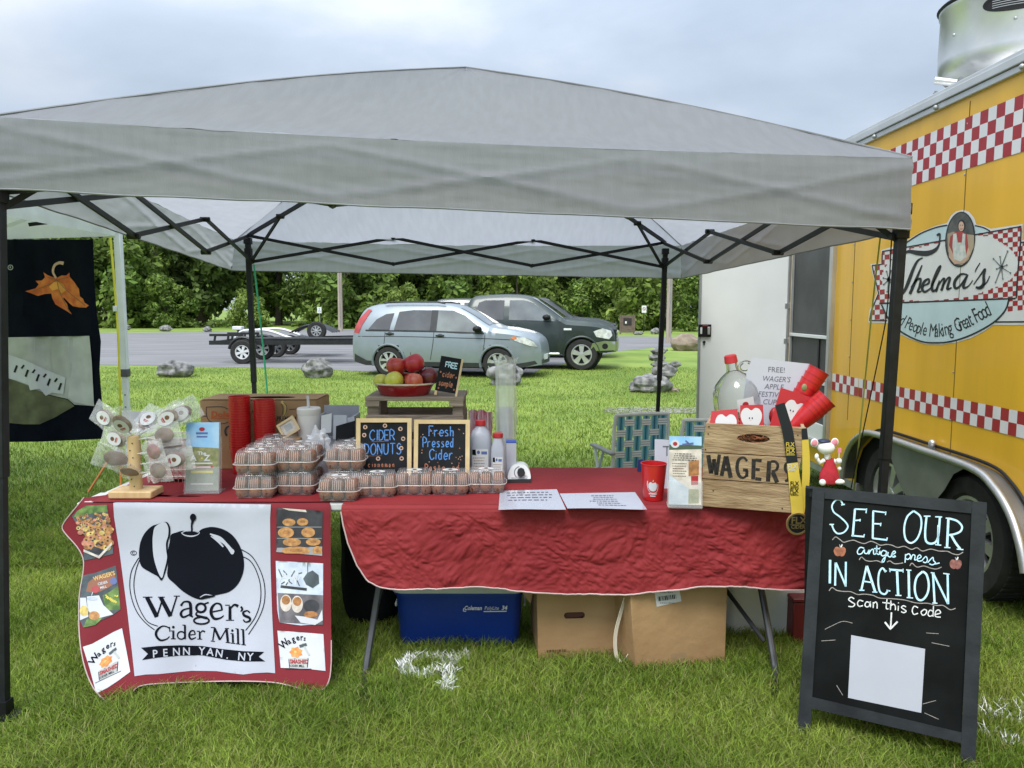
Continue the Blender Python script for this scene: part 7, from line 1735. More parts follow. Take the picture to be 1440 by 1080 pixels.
# ------------------------------------------------------------------ stencilled crate and what stands in it
M_cw = mat('old_apple_crate_wood', (.25, .155, .08), .85, col2=(.43, .30, .17), vscale=3.5, stretch=(1.2, 4, 9), bump=.5, bscale=14, detail=9)
M_cws = mat('crate_rail_wood', (.33, .225, .13), .85, col2=(.44, .31, .19), vscale=4, stretch=(2, 2, 8), bump=.4, bscale=14)
bl, br_ = at(985, 712), at(1114, 722); ux = (br_ - bl).normalized(); n_ = Vector((ux.y, -ux.x, 0)); wc_ = (br_ - bl).length
tl_, tr_ = W(990, 593, bl.y), W(1133, 603, br_.y)
hc = ((tl_.z + tr_.z) / 2 - T0); flare = (tr_ - tl_).length - wc_
cf = local_map(bl, ux, Vector((0, 0, 1)), n_)
def crm(x, z, off=0.0): return cf(x * (1 + .08 * z / hc) + .012 * z / hc - .0, z, off)
fc = plane3(bl, br_, bl + Vector((0, 0, 1)))
wt = thing('wooden_crate', 'brown wooden crate stencilled WAGERS at the right end of the red table', 'crate', (bl + br_) / 2 - n_ * .14)
ph = [0.002, hc * .328, hc * .341, hc * .648, hc * .661, hc]
zf = zm(880, 490, 4.5, fc)
for i in range(3):
    q = MB(); z0, z1 = ph[2 * i], ph[2 * i + 1]
    poly = [(0, z0), (wc_, z0), (wc_, z1), (0, z1)]
    if i == 2:
        hole = [(wc_ * .5 + x, hc * .845 + y) for x, y in ell(0, 0, .062, .020, 26)]
        for of in (0, -.016): q.fill(poly, crm, M_cw, of, None, [hole])
        for lp in (poly, hole):
            k_ = len(lp); q.add([crm(a, b_, 0) for a, b_ in lp] + [crm(a, b_, -.016) for a, b_ in lp], [(j, (j + 1) % k_, k_ + (j + 1) % k_, k_ + j) for j in range(k_)], M_cw)
    else: q.slab(poly, crm, M_cw, -.016, 0)
    q.build('plank', wt, bevel=.0015)
for (xx, s_) in ((0, 0), (wc_, 1)):
    q = MB(); q.hexa([crm(xx + (0 if not s_ else -.012), .002, -.017), crm(xx + (.012 if not s_ else 0), .002, -.017), crm(xx + (.012 if not s_ else 0), .002, -.40), crm(xx + (0 if not s_ else -.012), .002, -.40), crm(xx + (0 if not s_ else -.012), hc - .01, -.017), crm(xx + (.012 if not s_ else 0), hc - .01, -.017), crm(xx + (.012 if not s_ else 0), hc - .01, -.40), crm(xx + (0 if not s_ else -.012), hc - .01, -.40)], M_cws); q.build('end_panel', wt)
q = MB(); q.slab([(0, .002), (wc_, .002), (wc_, hc), (0, hc)], crm, M_cw, -.416, -.401); q.build('back_panel', wt)
q = MB(); q.hexa([crm(.013, .004, -.017), crm(wc_ - .013, .004, -.017), crm(wc_ - .013, .004, -.40), crm(.013, .004, -.40), crm(.013, .012, -.017), crm(wc_ - .013, .012, -.017), crm(wc_ - .013, .012, -.40), crm(.013, .012, -.40)], M_cws); q.build('floor_panel', wt)
g = MB(); r = random.Random(2); M_straw = mat('brown_crinkle_straw', (.30, .10, .035), .8, island=.4)
for k_ in range(420):
    a = crm(r.uniform(.03, wc_ - .03), r.uniform(hc * .5, hc * .93), -r.uniform(.024, .38)); d = Vector((r.uniform(-1, 1), r.uniform(-.5, .5), r.uniform(-.6, .6))).normalized() * .02
    g.add([a - d, a - d + Vector((0, 0, .003)), a + d + Vector((0, .002, .003)), a + d], [(0, 1, 2, 3)], M_straw)
q = g.build('crinkle_straw', smooth=False); tag(q, 'brown crinkled paper straw filling the stencilled crate', 'packing straw', kind='stuff')
# stencil
g = MB(); SI = mat('black_stencil_ink', (.022, .018, .015), .9, var=.5, vscale=60); o_ = .0012
def sp(pts, w_=17): g.pen(pts, w_ * 1.35, zf, SI, o_, 4, False)
sp([(522, 675), (540, 790)], 20); sp([(540, 790), (562, 700)], 16); sp([(556, 700), (574, 800)], 18); sp([(574, 800), (592, 672)], 16)
sp([(606, 806), (632, 682)], 18); sp([(636, 682), (664, 818)], 20); sp([(622, 765), (654, 768)], 13)
g.pen([(768, 712, 16), (745, 690, 14), (715, 705, 20), (704, 755, 22), (718, 805, 20), (745, 818, 14), (766, 800, 16)], 16, zf, SI, o_); sp([(742, 768), (772, 770)], 14); sp([(766, 770), (766, 812)], 14)
sp([(810, 700), (806, 828)], 19); sp([(822, 706), (860, 710)], 14); sp([(822, 764), (848, 767)], 13); sp([(820, 824), (858, 828)], 15)
sp([(908, 712), (900, 842)], 20); g.pen([(918, 716, 14), (945, 716, 16), (962, 738, 18), (952, 768, 16), (922, 778, 12)], 16, zf, SI, o_); sp([(930, 782), (958, 848)], 20)
g.pen([(1030, 725, 12), (1012, 735, 18), (1010, 768, 18), (1030, 795, 18), (1028, 830, 18), (1008, 838, 14)], 16, zf, SI, o_)
g.build('stencil_lettering', wt, smooth=False)
g = MB()
for px, py in ((997, 600), (996, 610), (1003, 690), (1000, 655), (1122, 612), (1121, 690), (1100, 715), (992, 632)): p = fc(px, py, .0015); g.tube([p, p - n_ * -.001], .003, M_dark, 6)
tag(g.build('nail_head', wt), kind='stuff')
# glass jug
M_gl = mat('clear_jug_glass', (.94, .95, .94), .0, var=0, trans=1.0, ior=1.3)
jb = W(1036, 596, 3.38); yj = 3.52
jc = W(1037, 560, yj); rj = 34 * yj / FPX; up = Vector((-.20, 0, 1)).normalized(); mx = up.rotation_difference(Vector((0, 0, 1))).inverted().to_matrix()
jo = thing('glass_jug', 'clear glass jug with a red cap and finger loop standing in the stencilled crate', 'jug', jc)
g = MB(); g.lathe([(rj * .6, -rj * 2.2), (rj * .95, -rj * 2.1), (rj, -rj * 1.6), (rj * 1.0, -.0), (rj * .95, rj * .35), (rj * .80, rj * .68), (rj * .52, rj * .96), (rj * .27, rj * 1.14), (rj * .23, rj * 1.3), (rj * .23, rj * 1.62), (rj * .19, rj * 1.62), (rj * .19, rj * 1.3), (rj * .23, rj * 1.12), (rj * .48, rj * .93), (rj * .76, rj * .65), (rj * .91, rj * .33), (rj * .96, 0), (rj * .96, -rj * 1.6), (rj * .9, -rj * 2.05), (0, -rj * 2.1)], M_gl, jc, 40, mx, cap=False); g.build('glass_body', jo)
g = MB(); g.lathe([(rj * .25, rj * 1.5), (rj * .27, rj * 1.52), (rj * .25, rj * 1.80), (rj * .2, rj * 1.84), (0, rj * 1.85)], M_capr, jc, 24, mx); g.build('cap', jo)
g = MB(); g.tube([jc + mx @ Vector((rj * (.52 + .26 * math.cos(R(a))), -.01, rj * (1.24 + .20 * math.sin(R(a))))) for a in range(0, 360, 20)], rj * .065, M_gl, 8, closed=True); g.build('finger_loop', jo)
g = MB()
def jm(x, z_, off=0.0):
    a = -math.pi / 2 + x / rj - .12; r_ = rj * 1.015 + off; return jc + mx @ Vector((r_ * math.cos(a), r_ * math.sin(a), z_))
g.fill([(-.018, -.075), (.058, -.085), (.056, .012), (-.02, .012)], jm, M_lab, .001, .01); g.fill(ell(.014, -.016, .014, .013, 14), jm, M_red_v, .0018); g.pen([(.030, -.05), (.032, -.085)], .008, jm, M_ink, .0018, smooth=False); g.pen([(.046, -.05), (.048, -.085)], .008, jm, M_ink, .0018, smooth=False); g.pen([(-.008, -.042), (.02, -.046)], .003, jm, M_ink2, .0018, smooth=False); g.build('label', jo)
# FREE sheet
fs = [W(1057, 502, 3.46), W(1138, 511, 3.44), W(1128, 600, 3.42), W(1046, 596, 3.44)]
sh = thing('festival_sheet', 'white sheet printed FREE apple festival cup standing behind the glass jug', 'sheet of paper', fs[3])
smp = plane3(fs[0], fs[1], fs[3]); zsx = zm(880, 490, 4.5, smp)
g = MB(); g.slab([(800, 58), (1165, 98), (1130, 520), (720, 520), (765, 150)], zsx, M_paper, -.002, 0); g.build('paper', sh)
g = MB()
for s_, x, y, h_, ws, sh_ in (('FREE!', 898, 148, 34, 1.0, 0), ("WAGER'S", 862, 205, 34, .9, .2), ('APPLE', 876, 255, 34, .95, .2), ('FESTIVAL', 834, 303, 34, .95, .2), ('CUP', 864, 352, 34, .95, .2)): g.text(s_, zsx, M_ink2, x, y, h_, ws, .001, .05, shear=sh_)
g.build('print', sh, smooth=False)
# apple-face cards and bags
M_fcr = mat('red_apple_card', (.46, .022, .028), .5, var=.05); M_slice = mat('white_apple_slice_print', (.62, .61, .60), .6, var=.02); M_pnk = mat('pale_pink_print', (.72, .45, .42), .6)
def face(q, f, x, y, s_, o, fx=0.0, fy=0.0, rot=0.0):
    ca, sa = math.cos(rot), math.sin(rot); T = lambda a, b_: (x + (a * ca - b_ * sa) * s_, y + (a * sa + b_ * ca) * s_)
    q.fill([T(a, b_) for a, b_ in cat([(0, -.72), (.35, -.95), (.75, -.85), (1.0, -.35), (.9, .25), (.55, .85), (.2, 1.0), (0, .92), (-.2, 1.0), (-.55, .85), (-.9, .25), (-1.0, -.35), (-.75, -.85), (-.35, -.95)], 3, True)], f, M_slice, o)
    for dx in (-.12, .14): q.fill([T(fx + dx + a, fy + b_) for a, b_ in ell(0, 0, .055, .09, 10)], f, M_ink, o + .0008)
    q.pen([T(fx - .06, fy + .16), T(fx, fy + .21), T(fx + .06, fy + .16)], .04 * s_, f, M_pnk, o + .0008)
def card(px4, Y, lb, fx, fy, fs_, fo, nm='apple_card', tilt=None, rot=0.0):
    a, b_, d = W(px4[0][0], px4[0][1], Y + .03), W(px4[1][0], px4[1][1], Y + .03), W(px4[3][0], px4[3][1], Y)
    f = plane3(a, b_, d); o = thing(nm, lb, 'paper card', W(sum(p[0] for p in px4) / 4, sum(p[1] for p in px4) / 4, Y)); q = MB(); q.slab(px4, f, M_fcr, -.012, 0); q.build('card', o, bevel=.002); q = MB(); face(q, f, fx, fy, fs_, .0015, *fo, rot); q.build('apple_face_print', o, smooth=False)
card([(1001, 578), (1037, 575), (1040, 606), (996, 606)], 3.33, 'red card with a white apple slice at the left front of the crate', 1021, 597, 15, (.0, 1.2))
card([(1041, 570), (1073, 569), (1075, 610), (1040, 610)], 3.325, 'red card with a smiling white apple slice in the middle of the crate', 1056.5, 588, 15, (-.05, -.0))
card([(1098, 545), (1145, 560), (1128, 600), (1080, 606)], 3.33, 'red bag with a white apple-slice face leaning at the right of the crate', 1117, 579, 15.5, (-.25, .0), 'apple_bag', None, .35)
# tilted stacks of red cups
def tilt_stack(px0, py0, px1, py1, Y0, Y1, n, lb, sc):
    a, c_ = W(px0, py0, Y0), W(px1, py1, Y1); d = (c_ - a); L_ = d.length; d.normalize(); e_ = Vector((0, 0, 1)).rotation_difference(d).to_euler()
    for i in range(n):
        p = a + d * (L_ - .118 * sc) * i / (n - 1); cup_at(p, e_, ('outermost red cup of the %s' if i == n - 1 else 'red cup nested inside the %s') % lb, sc, 'red cups in the ' + lb)
tilt_stack(1100, 600, 1152, 520, 3.44, 3.42, 7, 'upper tilted stack leaning out of the crate', 1.0)
tilt_stack(1112, 604, 1163, 560, 3.36, 3.33, 5, 'lower tilted stack leaning out of the crate', 1.02)
g = MB(); p = W(1090, 585, 3.38); g.ball(p, .04, M_redpd, 16, 10, sq=(.7, .5, 1)); 
tag(g.build('red_pouch'), 'small dark red pouch between the apple cards in the crate', 'pouch')
g = MB(); p = W(1131, 545, 3.30); g.ball(p, .012, M_vine, 10, 6, sq=(1, .5, 1.4)); tag(g.build('leaf_tag'), 'small green leaf tag on the tilted cups', 'tag')
# lanyard with medal
ln = thing('medal_lanyard', 'black and yellow ribbon lanyard hanging over the front of the stencilled crate', 'lanyard', fc(1115, 640))
M_rib = mat('black_ribbon', (.008, .009, .014), .5, var=.1); M_ribY = mat('yellow_ribbon', (.66, .48, .06), .5, var=.08)
zr = zm(1080, 550, 5.14, fc); g = MB()
def rp(pts, w_, m, off): g.pen(pts, w_, zr, m, off, 6)
rp([(85, 92, 72), (110, 180, 76), (140, 280, 76), (160, 400, 78), (176, 520, 80)], 76, M_rib, .010); rp([(176, 520, 80), (186, 600, 82), (200, 720, 88), (214, 890, 86)], 80, M_ribY, .0102)
g.build('ribbon', ln)
g = MB(); rp([(262, 270, 40), (272, 400, 50), (276, 560, 56), (268, 700, 54), (250, 800, 50), (240, 880, 46)], 50, M_ribY, .003); rp([(262, 270, 40), (268, 350, 46)], 44, M_rib, .004); g.build('ribbon_back', ln)
g = MB()
for x, y, m in ((160, 385, M_ribY), (178, 545, M_wp), (192, 668, M_ink), (190, 720, M_ink), (163, 430, M_ribY)):
    g.text('FLX', zr, m, x - 32, y + 14, 30, .9, .0125, bold=.02); g.build('ribbon_print', ln, smooth=False); g = MB(); lines(g, zr, x - 32, x + 32, y + 18, y + 36, 2, m, .0125, 6, x)
g.build('ribbon_print', ln, smooth=False)
mc = fc(1121.5, 736.5, .02); mo = thing('medal', 'round black and gold medal hanging at the end of the yellow lanyard', 'medal', mc); rmd = 15.5 * 3.25 / FPX; M_gold = mat('brushed_gold', (.52, .40, .16), .35, .8)
mxm = Matrix.Rotation(R(90), 3, 'X'); g = MB(); g.lathe([(rmd, -.004), (rmd * 1.04, 0), (rmd, .004), (rmd * .86, .004), (rmd * .84, .002), (0, .002)], M_gold, mc, 40, mxm); g.build('disc', mo)
g = MB(); fm = local_map(mc, (1, 0, 0), (0, 0, -1), (0, -1, 0)); g.fill(ell(0, 0, rmd * .84, rmd * .84, 30), fm, M_plas, .003); g.text('FLX', fm, M_gold, -rmd * .62, -.002, rmd * .62, .95, .0042, bold=.02); g.text('CIDER', fm, M_gold, -rmd * .6, rmd * .42, rmd * .34, .95, .0042, bold=.02); g.pen([(-rmd * .68, rmd * .06), (rmd * .68, rmd * .06)], .002, fm, M_gold, .0042, smooth=False); g.build('medal_print', mo, smooth=False)
# ------------------------------------------------------------------ sandwich board
q0, q1, q2, q3_ = Z(1121, 1032), Z(1371, 1088), None, None
dTop = Vector((0, .20, 0))
BLb, BRb = Z(1121, 1033), Z(1368, 1084)
TLb = W(1143, 684, BLb.y + .17); TRb = W(1388, 707, BRb.y + .17)
bmp = plane3(BLb, TLb, TRb); off0 = .0
sb = thing('sandwich_board', 'black wooden sandwich board chalked See our antique press in action', 'sandwich board', (BLb + BRb) / 2)
M_bwood = mat('black_painted_wood', (.013, .015, .018), .6, vscale=8, bump=.3, bscale=20, col2=(.026, .03, .034), spec=.3); M_bslate = mat('black_chalk_slate', (.006, .007, .007), .8, var=.4, vscale=6, spec=.15)
zb2 = zm(1080, 560, 4, bmp); zc2 = zm(1080, 810, 4, bmp); zc1 = zm(1130, 680, 5.144, bmp)
fpoly = lambda *p: list(p)
g = MB(); g.slab([(1143, 684), (1160, 686), (1139, 1033), (1121, 1032)], bmp, M_bwood, -.022, .0); g.build('left_upright', sb, bevel=.003)
g = MB(); g.slab([(1367, 705), (1388, 707), (1371, 1088), (1350, 1084)], bmp, M_bwood, -.022, .0); g.build('right_upright', sb, bevel=.003)
g = MB(); g.slab([(1160.3, 686), (1366.7, 705), (1366, 722), (1159.5, 701)], bmp, M_bwood, -.022, -.0015); g.build('top_rail', sb, bevel=.003)
g = MB(); g.slab([(1142, 980), (1352, 1030), (1351.4, 1045), (1141, 996)], bmp, M_bwood, -.022, -.0015); g.build('bottom_rail', sb, bevel=.003)
g = MB(); g.slab([(1159, 701), (1366, 722), (1352.3, 1030), (1142.2, 980)], bmp, M_bslate, -.016, -.008); g.build('slate', sb)
nb = (bmp(1250, 850, 0) - bmp(1250, 850, -1)); bd = Vector((0, 1, 0))
BBL, BBR = BLb + Vector((.215, .46, 0)), BRb + Vector((.25, .46, 0)); TLk, TRk = TLb + Vector((0, .03, -.01)), TRb + Vector((0, .03, -.01))
g = MB()
for a, b_ in ((BBL, TLk), (BBR, TRk)): g.bar(a, b_, .03, .02, M_bwood)
g.bar(BBL.lerp(TLk, .15), BBR.lerp(TRk, .15), .03, .018, M_bwood); g.bar(BBL.lerp(TLk, .97), BBR.lerp(TRk, .97), .03, .018, M_bwood); g.build('rear_frame', sb)
g = MB(); g.hexa([BBL.lerp(TLk, .16), BBR.lerp(TRk, .16), BBR.lerp(TRk, .16) + Vector((0, .008, 0)), BBL.lerp(TLk, .16) + Vector((0, .008, 0)), BBL.lerp(TLk, .96), BBR.lerp(TRk, .96), BBR.lerp(TRk, .96) + Vector((0, .008, 0)), BBL.lerp(TLk, .96) + Vector((0, .008, 0))], M_bslate); g.build('rear_slate', sb)
for px, py in ((1152, 700), (1378, 724)): g = MB(); g.tube([bmp(px, py, -.03), bmp(px, py, -.05)], .012, M_alud, 8); g.build('hinge', sb)
# chalk writing traced stroke by stroke
g = MB(); OF = -.0070
def ck(pts, w_=9, m=CLB, sm=True): g.pen(pts, w_, zc1, m, OF, 5, sm)
ck([(272, 155, 9), (298, 150, 9)], sm=False); ck([(284, 150), (265, 120), (232, 122), (206, 160), (218, 205), (262, 240), (305, 280), (320, 315), (292, 352), (250, 362), (222, 340), (205, 300)], 11); ck([(188, 296), (220, 296)], 9, sm=False)
ck([(460, 188), (370, 184)], 10, sm=False); ck([(456, 180), (452, 214)], 8, sm=False); ck([(372, 184), (356, 378)], 15, sm=False); ck([(364, 268), (408, 264)], 10, sm=False); ck([(410, 256), (408, 274)], 8, sm=False); ck([(346, 376), (436, 384)], 11, sm=False); ck([(440, 366), (434, 390)], 8, sm=False)
ck([(596, 210), (500, 198)], 10, sm=False); ck([(596, 202), (592, 228)], 8, sm=False); ck([(504, 198), (500, 398)], 14, sm=False); ck([(504, 290), (558, 292)], 10, sm=False); ck([(560, 284), (556, 308)], 8, sm=False); ck([(500, 396), (600, 408)], 12, sm=False); ck([(606, 390), (600, 414)], 8, sm=False)
ck([(796, 198), (750, 240), (728, 320), (738, 400), (776, 430), (822, 398), (850, 320), (846, 240), (796, 198)], 13)
ck([(870, 236), (918, 236)], 9, sm=False); ck([(890, 238), (880, 340), (884, 410), (912, 434), (952, 426), (972, 390), (980, 330), (986, 242)], 15); ck([(952, 240), (1002, 242)], 9, sm=False); ck([(975, 300), (972, 444)], 14, sm=False); ck([(952, 442), (996, 446)], 8, sm=False)
ck([(1048, 250), (1038, 462)], 17, sm=False); ck([(1028, 250), (1056, 250)], 8, sm=False); ck([(1018, 462), (1062, 464)], 8, sm=False); ck([(1050, 252), (1110, 270), (1146, 310), (1134, 346), (1090, 366), (1048, 372)], 14); ck([(1068, 374), (1100, 430), (1134, 474)], 16); ck([(1108, 474), (1156, 478)], 8, sm=False)
def wave(pts, w_=6): ck(pts, w_, CMG)
wave([(208, 408), (232, 386), (262, 404), (290, 424), (330, 414), (364, 410), (400, 424), (440, 434), (484, 418), (520, 428), (556, 446), (600, 440), (640, 446), (680, 462), (730, 454), (780, 476), (820, 464), (860, 488), (920, 474), (980, 488), (1040, 490), (1080, 508), (1120, 514), (1154, 496)])
wave([(402, 552), (420, 532), (450, 556), (490, 562), (530, 558), (570, 574)]); wave([(604, 568), (625, 560), (660, 580), (720, 574)]); wave([(768, 596), (785, 576), (820, 604), (870, 596), (920, 612), (960, 618), (998, 604)])
wave([(184, 776), (206, 752), (240, 772), (290, 780), (340, 782), (390, 802), (440, 800), (500, 808), (550, 828), (620, 832), (680, 836), (740, 844), (790, 858), (840, 866), (900, 866), (960, 882), (1010, 882), (1060, 912), (1100, 902)])
LW = 8
for s_ in ([(438, 468), (410, 462), (390, 488), (396, 510), (420, 506), (440, 478), (440, 500), (460, 506), (474, 480), (472, 510), (486, 484), (504, 476), (508, 510), (528, 500), (530, 448), (528, 500), (546, 512), (552, 488), (556, 514)], [(510, 470), (552, 472)], [(600, 492), (576, 484), (560, 506), (572, 524), (596, 512), (600, 494), (584, 560), (568, 566), (576, 546), (612, 508)], [(612, 496), (610, 522), (630, 530), (642, 500), (642, 530), (664, 520)], [(636, 518), (664, 500), (656, 488), (642, 504), (646, 532), (668, 526)],
           [(738, 510), (734, 572)], [(738, 520), (762, 508), (774, 528), (756, 548), (738, 542)], [(774, 550), (790, 516), (806, 522), (804, 552), (824, 548)], [(824, 546), (850, 532), (840, 516), (824, 532), (828, 560), (856, 558)], [(856, 558), (884, 528), (896, 552), (884, 572), (864, 566)], [(898, 572), (934, 534), (940, 556), (954, 574), (932, 588), (910, 580)], [(950, 582), (984, 574)]): ck(s_, LW)
ck([(552, 462), (553, 466)], 8, sm=False)
ck([(192, 552), (190, 722)], 17, sm=False); ck([(232, 572), (228, 738)], 14, sm=False); ck([(234, 572), (304, 738)], 13, sm=False); ck([(306, 566), (304, 744)], 14, sm=False)
ck([(456, 596), (418, 770)], 14, sm=False); ck([(458, 596), (518, 782)], 17, sm=False); ck([(432, 706), (496, 716)], 10, sm=False); ck([(402, 772), (440, 772)], 8, sm=False); ck([(498, 784), (534, 786)], 8, sm=False)
ck([(594, 640), (572, 612), (548, 640), (540, 710), (552, 780), (588, 800), (612, 770)], 13); ck([(586, 634), (602, 632)], 8, sm=False); ck([(600, 770), (628, 778)], 8, sm=False)
ck([(622, 622), (722, 630)], 14, sm=False); ck([(676, 628), (684, 806)], 17, sm=False); ck([(664, 808), (708, 810)], 8, sm=False); ck([(622, 612), (626, 640)], 7, sm=False); ck([(720, 616), (720, 644)], 7, sm=False)
ck([(760, 628), (764, 824)], 17, sm=False); ck([(742, 624), (780, 628)], 8, sm=False); ck([(746, 824), (792, 828)], 8, sm=False)
ck([(862, 636), (818, 680), (804, 760), (822, 830), (858, 842), (894, 800), (906, 730), (890, 660), (862, 636)], 15)
ck([(936, 646), (948, 862)], 15, sm=False); ck([(938, 650), (1044, 868)], 14, sm=False); ck([(1042, 652), (1046, 872)], 15, sm=False); ck([(920, 644), (948, 648)], 8, sm=False); ck([(1010, 650), (1056, 656)], 8, sm=False); ck([(932, 864), (968, 866)], 8, sm=False)
for s_ in ([(366, 834), (344, 822), (326, 838), (346, 856), (370, 872), (356, 890), (324, 888)], [(432, 852), (404, 844), (390, 868), (402, 888), (430, 882)], [(478, 862), (456, 856), (444, 878), (456, 892), (476, 884), (482, 852), (484, 894)], [(504, 858), (504, 900)], [(504, 872), (522, 856), (532, 872), (532, 904)], [(604, 836), (598, 900), (614, 906)], [(570, 860), (640, 868)], [(632, 846), (628, 914)], [(630, 886), (650, 872), (664, 888), (664, 916)], [(686, 884), (684, 920)], [(686, 860), (687, 866)], [(742, 892), (722, 884), (708, 896), (726, 910), (742, 924), (724, 934), (706, 926)],
           [(828, 898), (800, 888), (786, 918), (798, 946), (828, 938)], [(872, 910), (850, 930), (862, 952), (884, 942), (890, 918), (872, 910)], [(940, 886), (936, 962)], [(936, 924), (914, 916), (900, 944), (914, 960), (936, 950)], [(950, 948), (990, 936), (978, 914), (956, 926), (954, 960), (992, 966)]): ck(s_, 8, CWt)
ck([(636, 932), (630, 1044)], 11, CWt, False); ck([(588, 1002), (628, 1052), (680, 998)], 13, CWt, False)
M_chO = mat('terracotta_chalk', (.36, .13, .07), .9, var=.3, vscale=80)
for cx_, cy_, m in ((262, 488, M_chO), (1100, 580, mat('brick_chalk', (.25, .10, .085), .9, var=.3, vscale=80))):
    g.fill(cat([(cx_ + a * 44, cy_ + b_ * 40) for a, b_ in ((0, -.6), (.4, -.8), (.9, -.5), (1, .1), (.7, .8), (.3, 1), (0, .85), (-.35, .95), (-.8, .65), (-1, -.1), (-.7, -.7), (-.3, -.75))], 3, True), zc1, m, OF); g.pen([(cx_ + 4, cy_ - 24), (cx_ - 2, cy_ - 48)], 6, zc1, CMG, OF + .0005); g.fill([(cx_, cy_ - 28), (cx_ + 16, cy_ - 52), (cx_ + 22, cy_ - 44), (cx_ + 12, cy_ - 26)], zc1, CWt, OF + .0005)
g.build('chalk_lettering', sb, smooth=False)
g = MB(); g.slab([(468, 332), (884, 410), (862, 770), (450, 685)], zc2, M_lam, -.0078, -.0066); g.build('paper_sheet', sb)
g = MB()
for p in ([(386, 615), (420, 670)], [(880, 770), (960, 806)], [(870, 720), (945, 700)], [(300, 365), (380, 360)], [(890, 320), (960, 325)], [(920, 375), (1020, 395)], [(245, 686), (275, 690)], [(320, 300), (360, 280), (420, 255), (475, 265)]): g.pen([(*p_, 3) for p_ in p], 3, zc2, CMG, -.0068, smooth=len(p) > 2)
g.build('scuff_marks', sb, smooth=False)
# mouse figurine seated on the board's top edge
my = TLb.y + .012
def mw(x, y, d=0.0): return W(1080 + x / 5.14, 550 + y / 5.14, my + d)
M_mw = mat('white_clay', (.76, .74, .72), .55, var=.03); M_mp = mat('pink_clay', (.72, .25, .32), .5); M_mr = mat('red_felt', (.42, .016, .03), .85, var=.15, vscale=60); M_nv = mat('navy_clay', (.012, .02, .06), .5)
ms = thing('mouse_figurine', 'small white mouse figurine in red overalls sitting on the sandwich board', 'figurine', mw(430, 672))
u_ = my / FPX / 5.14
g = MB(); g.ball(mw(420, 410), 62 * u_, M_mw, 24, 16, sq=(1.0, .85, .72), f=lambda d: 1 + .10 * max(0, -d.z) * (1 - abs(d.x))); g.ball(mw(422, 428, -.012), 30 * u_, M_mw, 14, 10, sq=(1, .8, .7)); g.tube([mw(428, 450), mw(432, 490)], 22 * u_, M_mw, 10)
for a, c_, e_ in (((405, 500), (370, 520), (352, 476)), ((470, 500), (500, 520), (512, 505))): g.tube([mw(*a), mw(*c_, -.006), mw(*e_, -.012)], [17 * u_, 15 * u_, 13 * u_], M_mw, 8)
g.ball(mw(352, 474, -.012), 20 * u_, M_mw, 10, 8, sq=(.8, .7, 1.2)); g.ball(mw(512, 505, -.014), 22 * u_, M_mw, 10, 8)
g.ball(mw(394, 660, -.02), 24 * u_, M_mw, 12, 8); g.ball(mw(516, 655, -.018), 36 * u_, M_mw, 14, 8, sq=(1.1, .8, .55)); g.ball(mw(516, 560, -.01), 15 * u_, M_mw, 8, 6); g.build('body', ms, ang=90)
g = MB(); g.lathe([(0, 0), (62 * u_, 4 * u_), (72 * u_, 40 * u_), (66 * u_, 80 * u_), (45 * u_, 130 * u_), (34 * u_, 170 * u_), (30 * u_, 186 * u_), (0, 187 * u_)], M_mr, mw(440, 668), 24, None, .75); g.build('overalls', ms, ang=60)
for x, y in ((336, 374), (483, 370)):
    g = MB(); g.ball(mw(x, y, .0), 32 * u_, M_mw, 14, 10, sq=(.9, .35, 1)); o = g.build('ear', ms); g = MB(); g.ball(mw(x, y, -.006), 25 * u_, M_mp, 12, 8, sq=(.85, .3, 1)); g.build('inner_ear', o)
g = MB(); g.ball(mw(405, 362, .003), 40 * u_, M_nv, 16, 10, sq=(1.2, .9, .42)); g.build('cap', ms)
g = MB()
for x, y in ((396, 404), (446, 397)): g.ball(mw(x, y, -.0125), 7 * u_, M_ink, 8, 6, sq=(1.3, .8, .9))
g.ball(mw(426, 406, -.021), 7 * u_, M_ink, 8, 6); g.build('face_features', ms)
g = MB(); g.tube([mw(512, 520, -.02), mw(514, 440, -.022)], 3 * u_, M_mw, 6); g.box(mw(516, 428, -.022), (26 * u_, 8 * u_, 34 * u_), M_mp); g.build('paddle', ms)
# ------------------------------------------------------------------ under the tables
M_coolb = mat('blue_cooler_plastic', (.006, .035, .24), .38, var=.06, vscale=4, bump=.08, bscale=60); M_coolw = mat('white_cooler_lid', (.50, .52, .48), .45, var=.06)
yc = Z(640, 908).y; xa, xb = W(562, 880, yc).x, W(729, 880, yc).x; zt = W(640, 832, yc).z
co = thing('cooler', 'blue plastic cooler with a white lid on the grass under the red table', 'cooler', ((xa + xb) / 2, yc + .17, 0))
g = MB(); dp = .34; tp_ = .022
def rr_(x0, x1, y0, y1, r_, n_=5):
    o = []
    for cx_, cy_, a0 in ((x1 - r_, y0 + r_, -90), (x1 - r_, y1 - r_, 0), (x0 + r_, y1 - r_, 90), (x0 + r_, y0 + r_, 180)): o += [(cx_ + r_ * math.cos(R(a0 + 90 * k_ / n_)), cy_ + r_ * math.sin(R(a0 + 90 * k_ / n_))) for k_ in range(n_ + 1)]
    return o
lv = [(0, .0), (.01, .004), (.28, .02), (zt - .012, .028), (zt, .028)]; vs = []; n2 = None
for z_, e_ in lv: r_ = rr_(xa - e_, xb + e_, yc - e_ + .004, yc + dp + e_, .05); n2 = len(r_); vs += [(x, y, z_) for x, y in r_]
g.add(vs, [(i * n2 + k_, i * n2 + (k_ + 1) % n2, (i + 1) * n2 + (k_ + 1) % n2, (i + 1) * n2 + k_) for i in range(len(lv) - 1) for k_ in range(n2)] + [tuple(range(n2))], M_coolb); g.build('body', co, ang=50)
g = MB(); vs = []
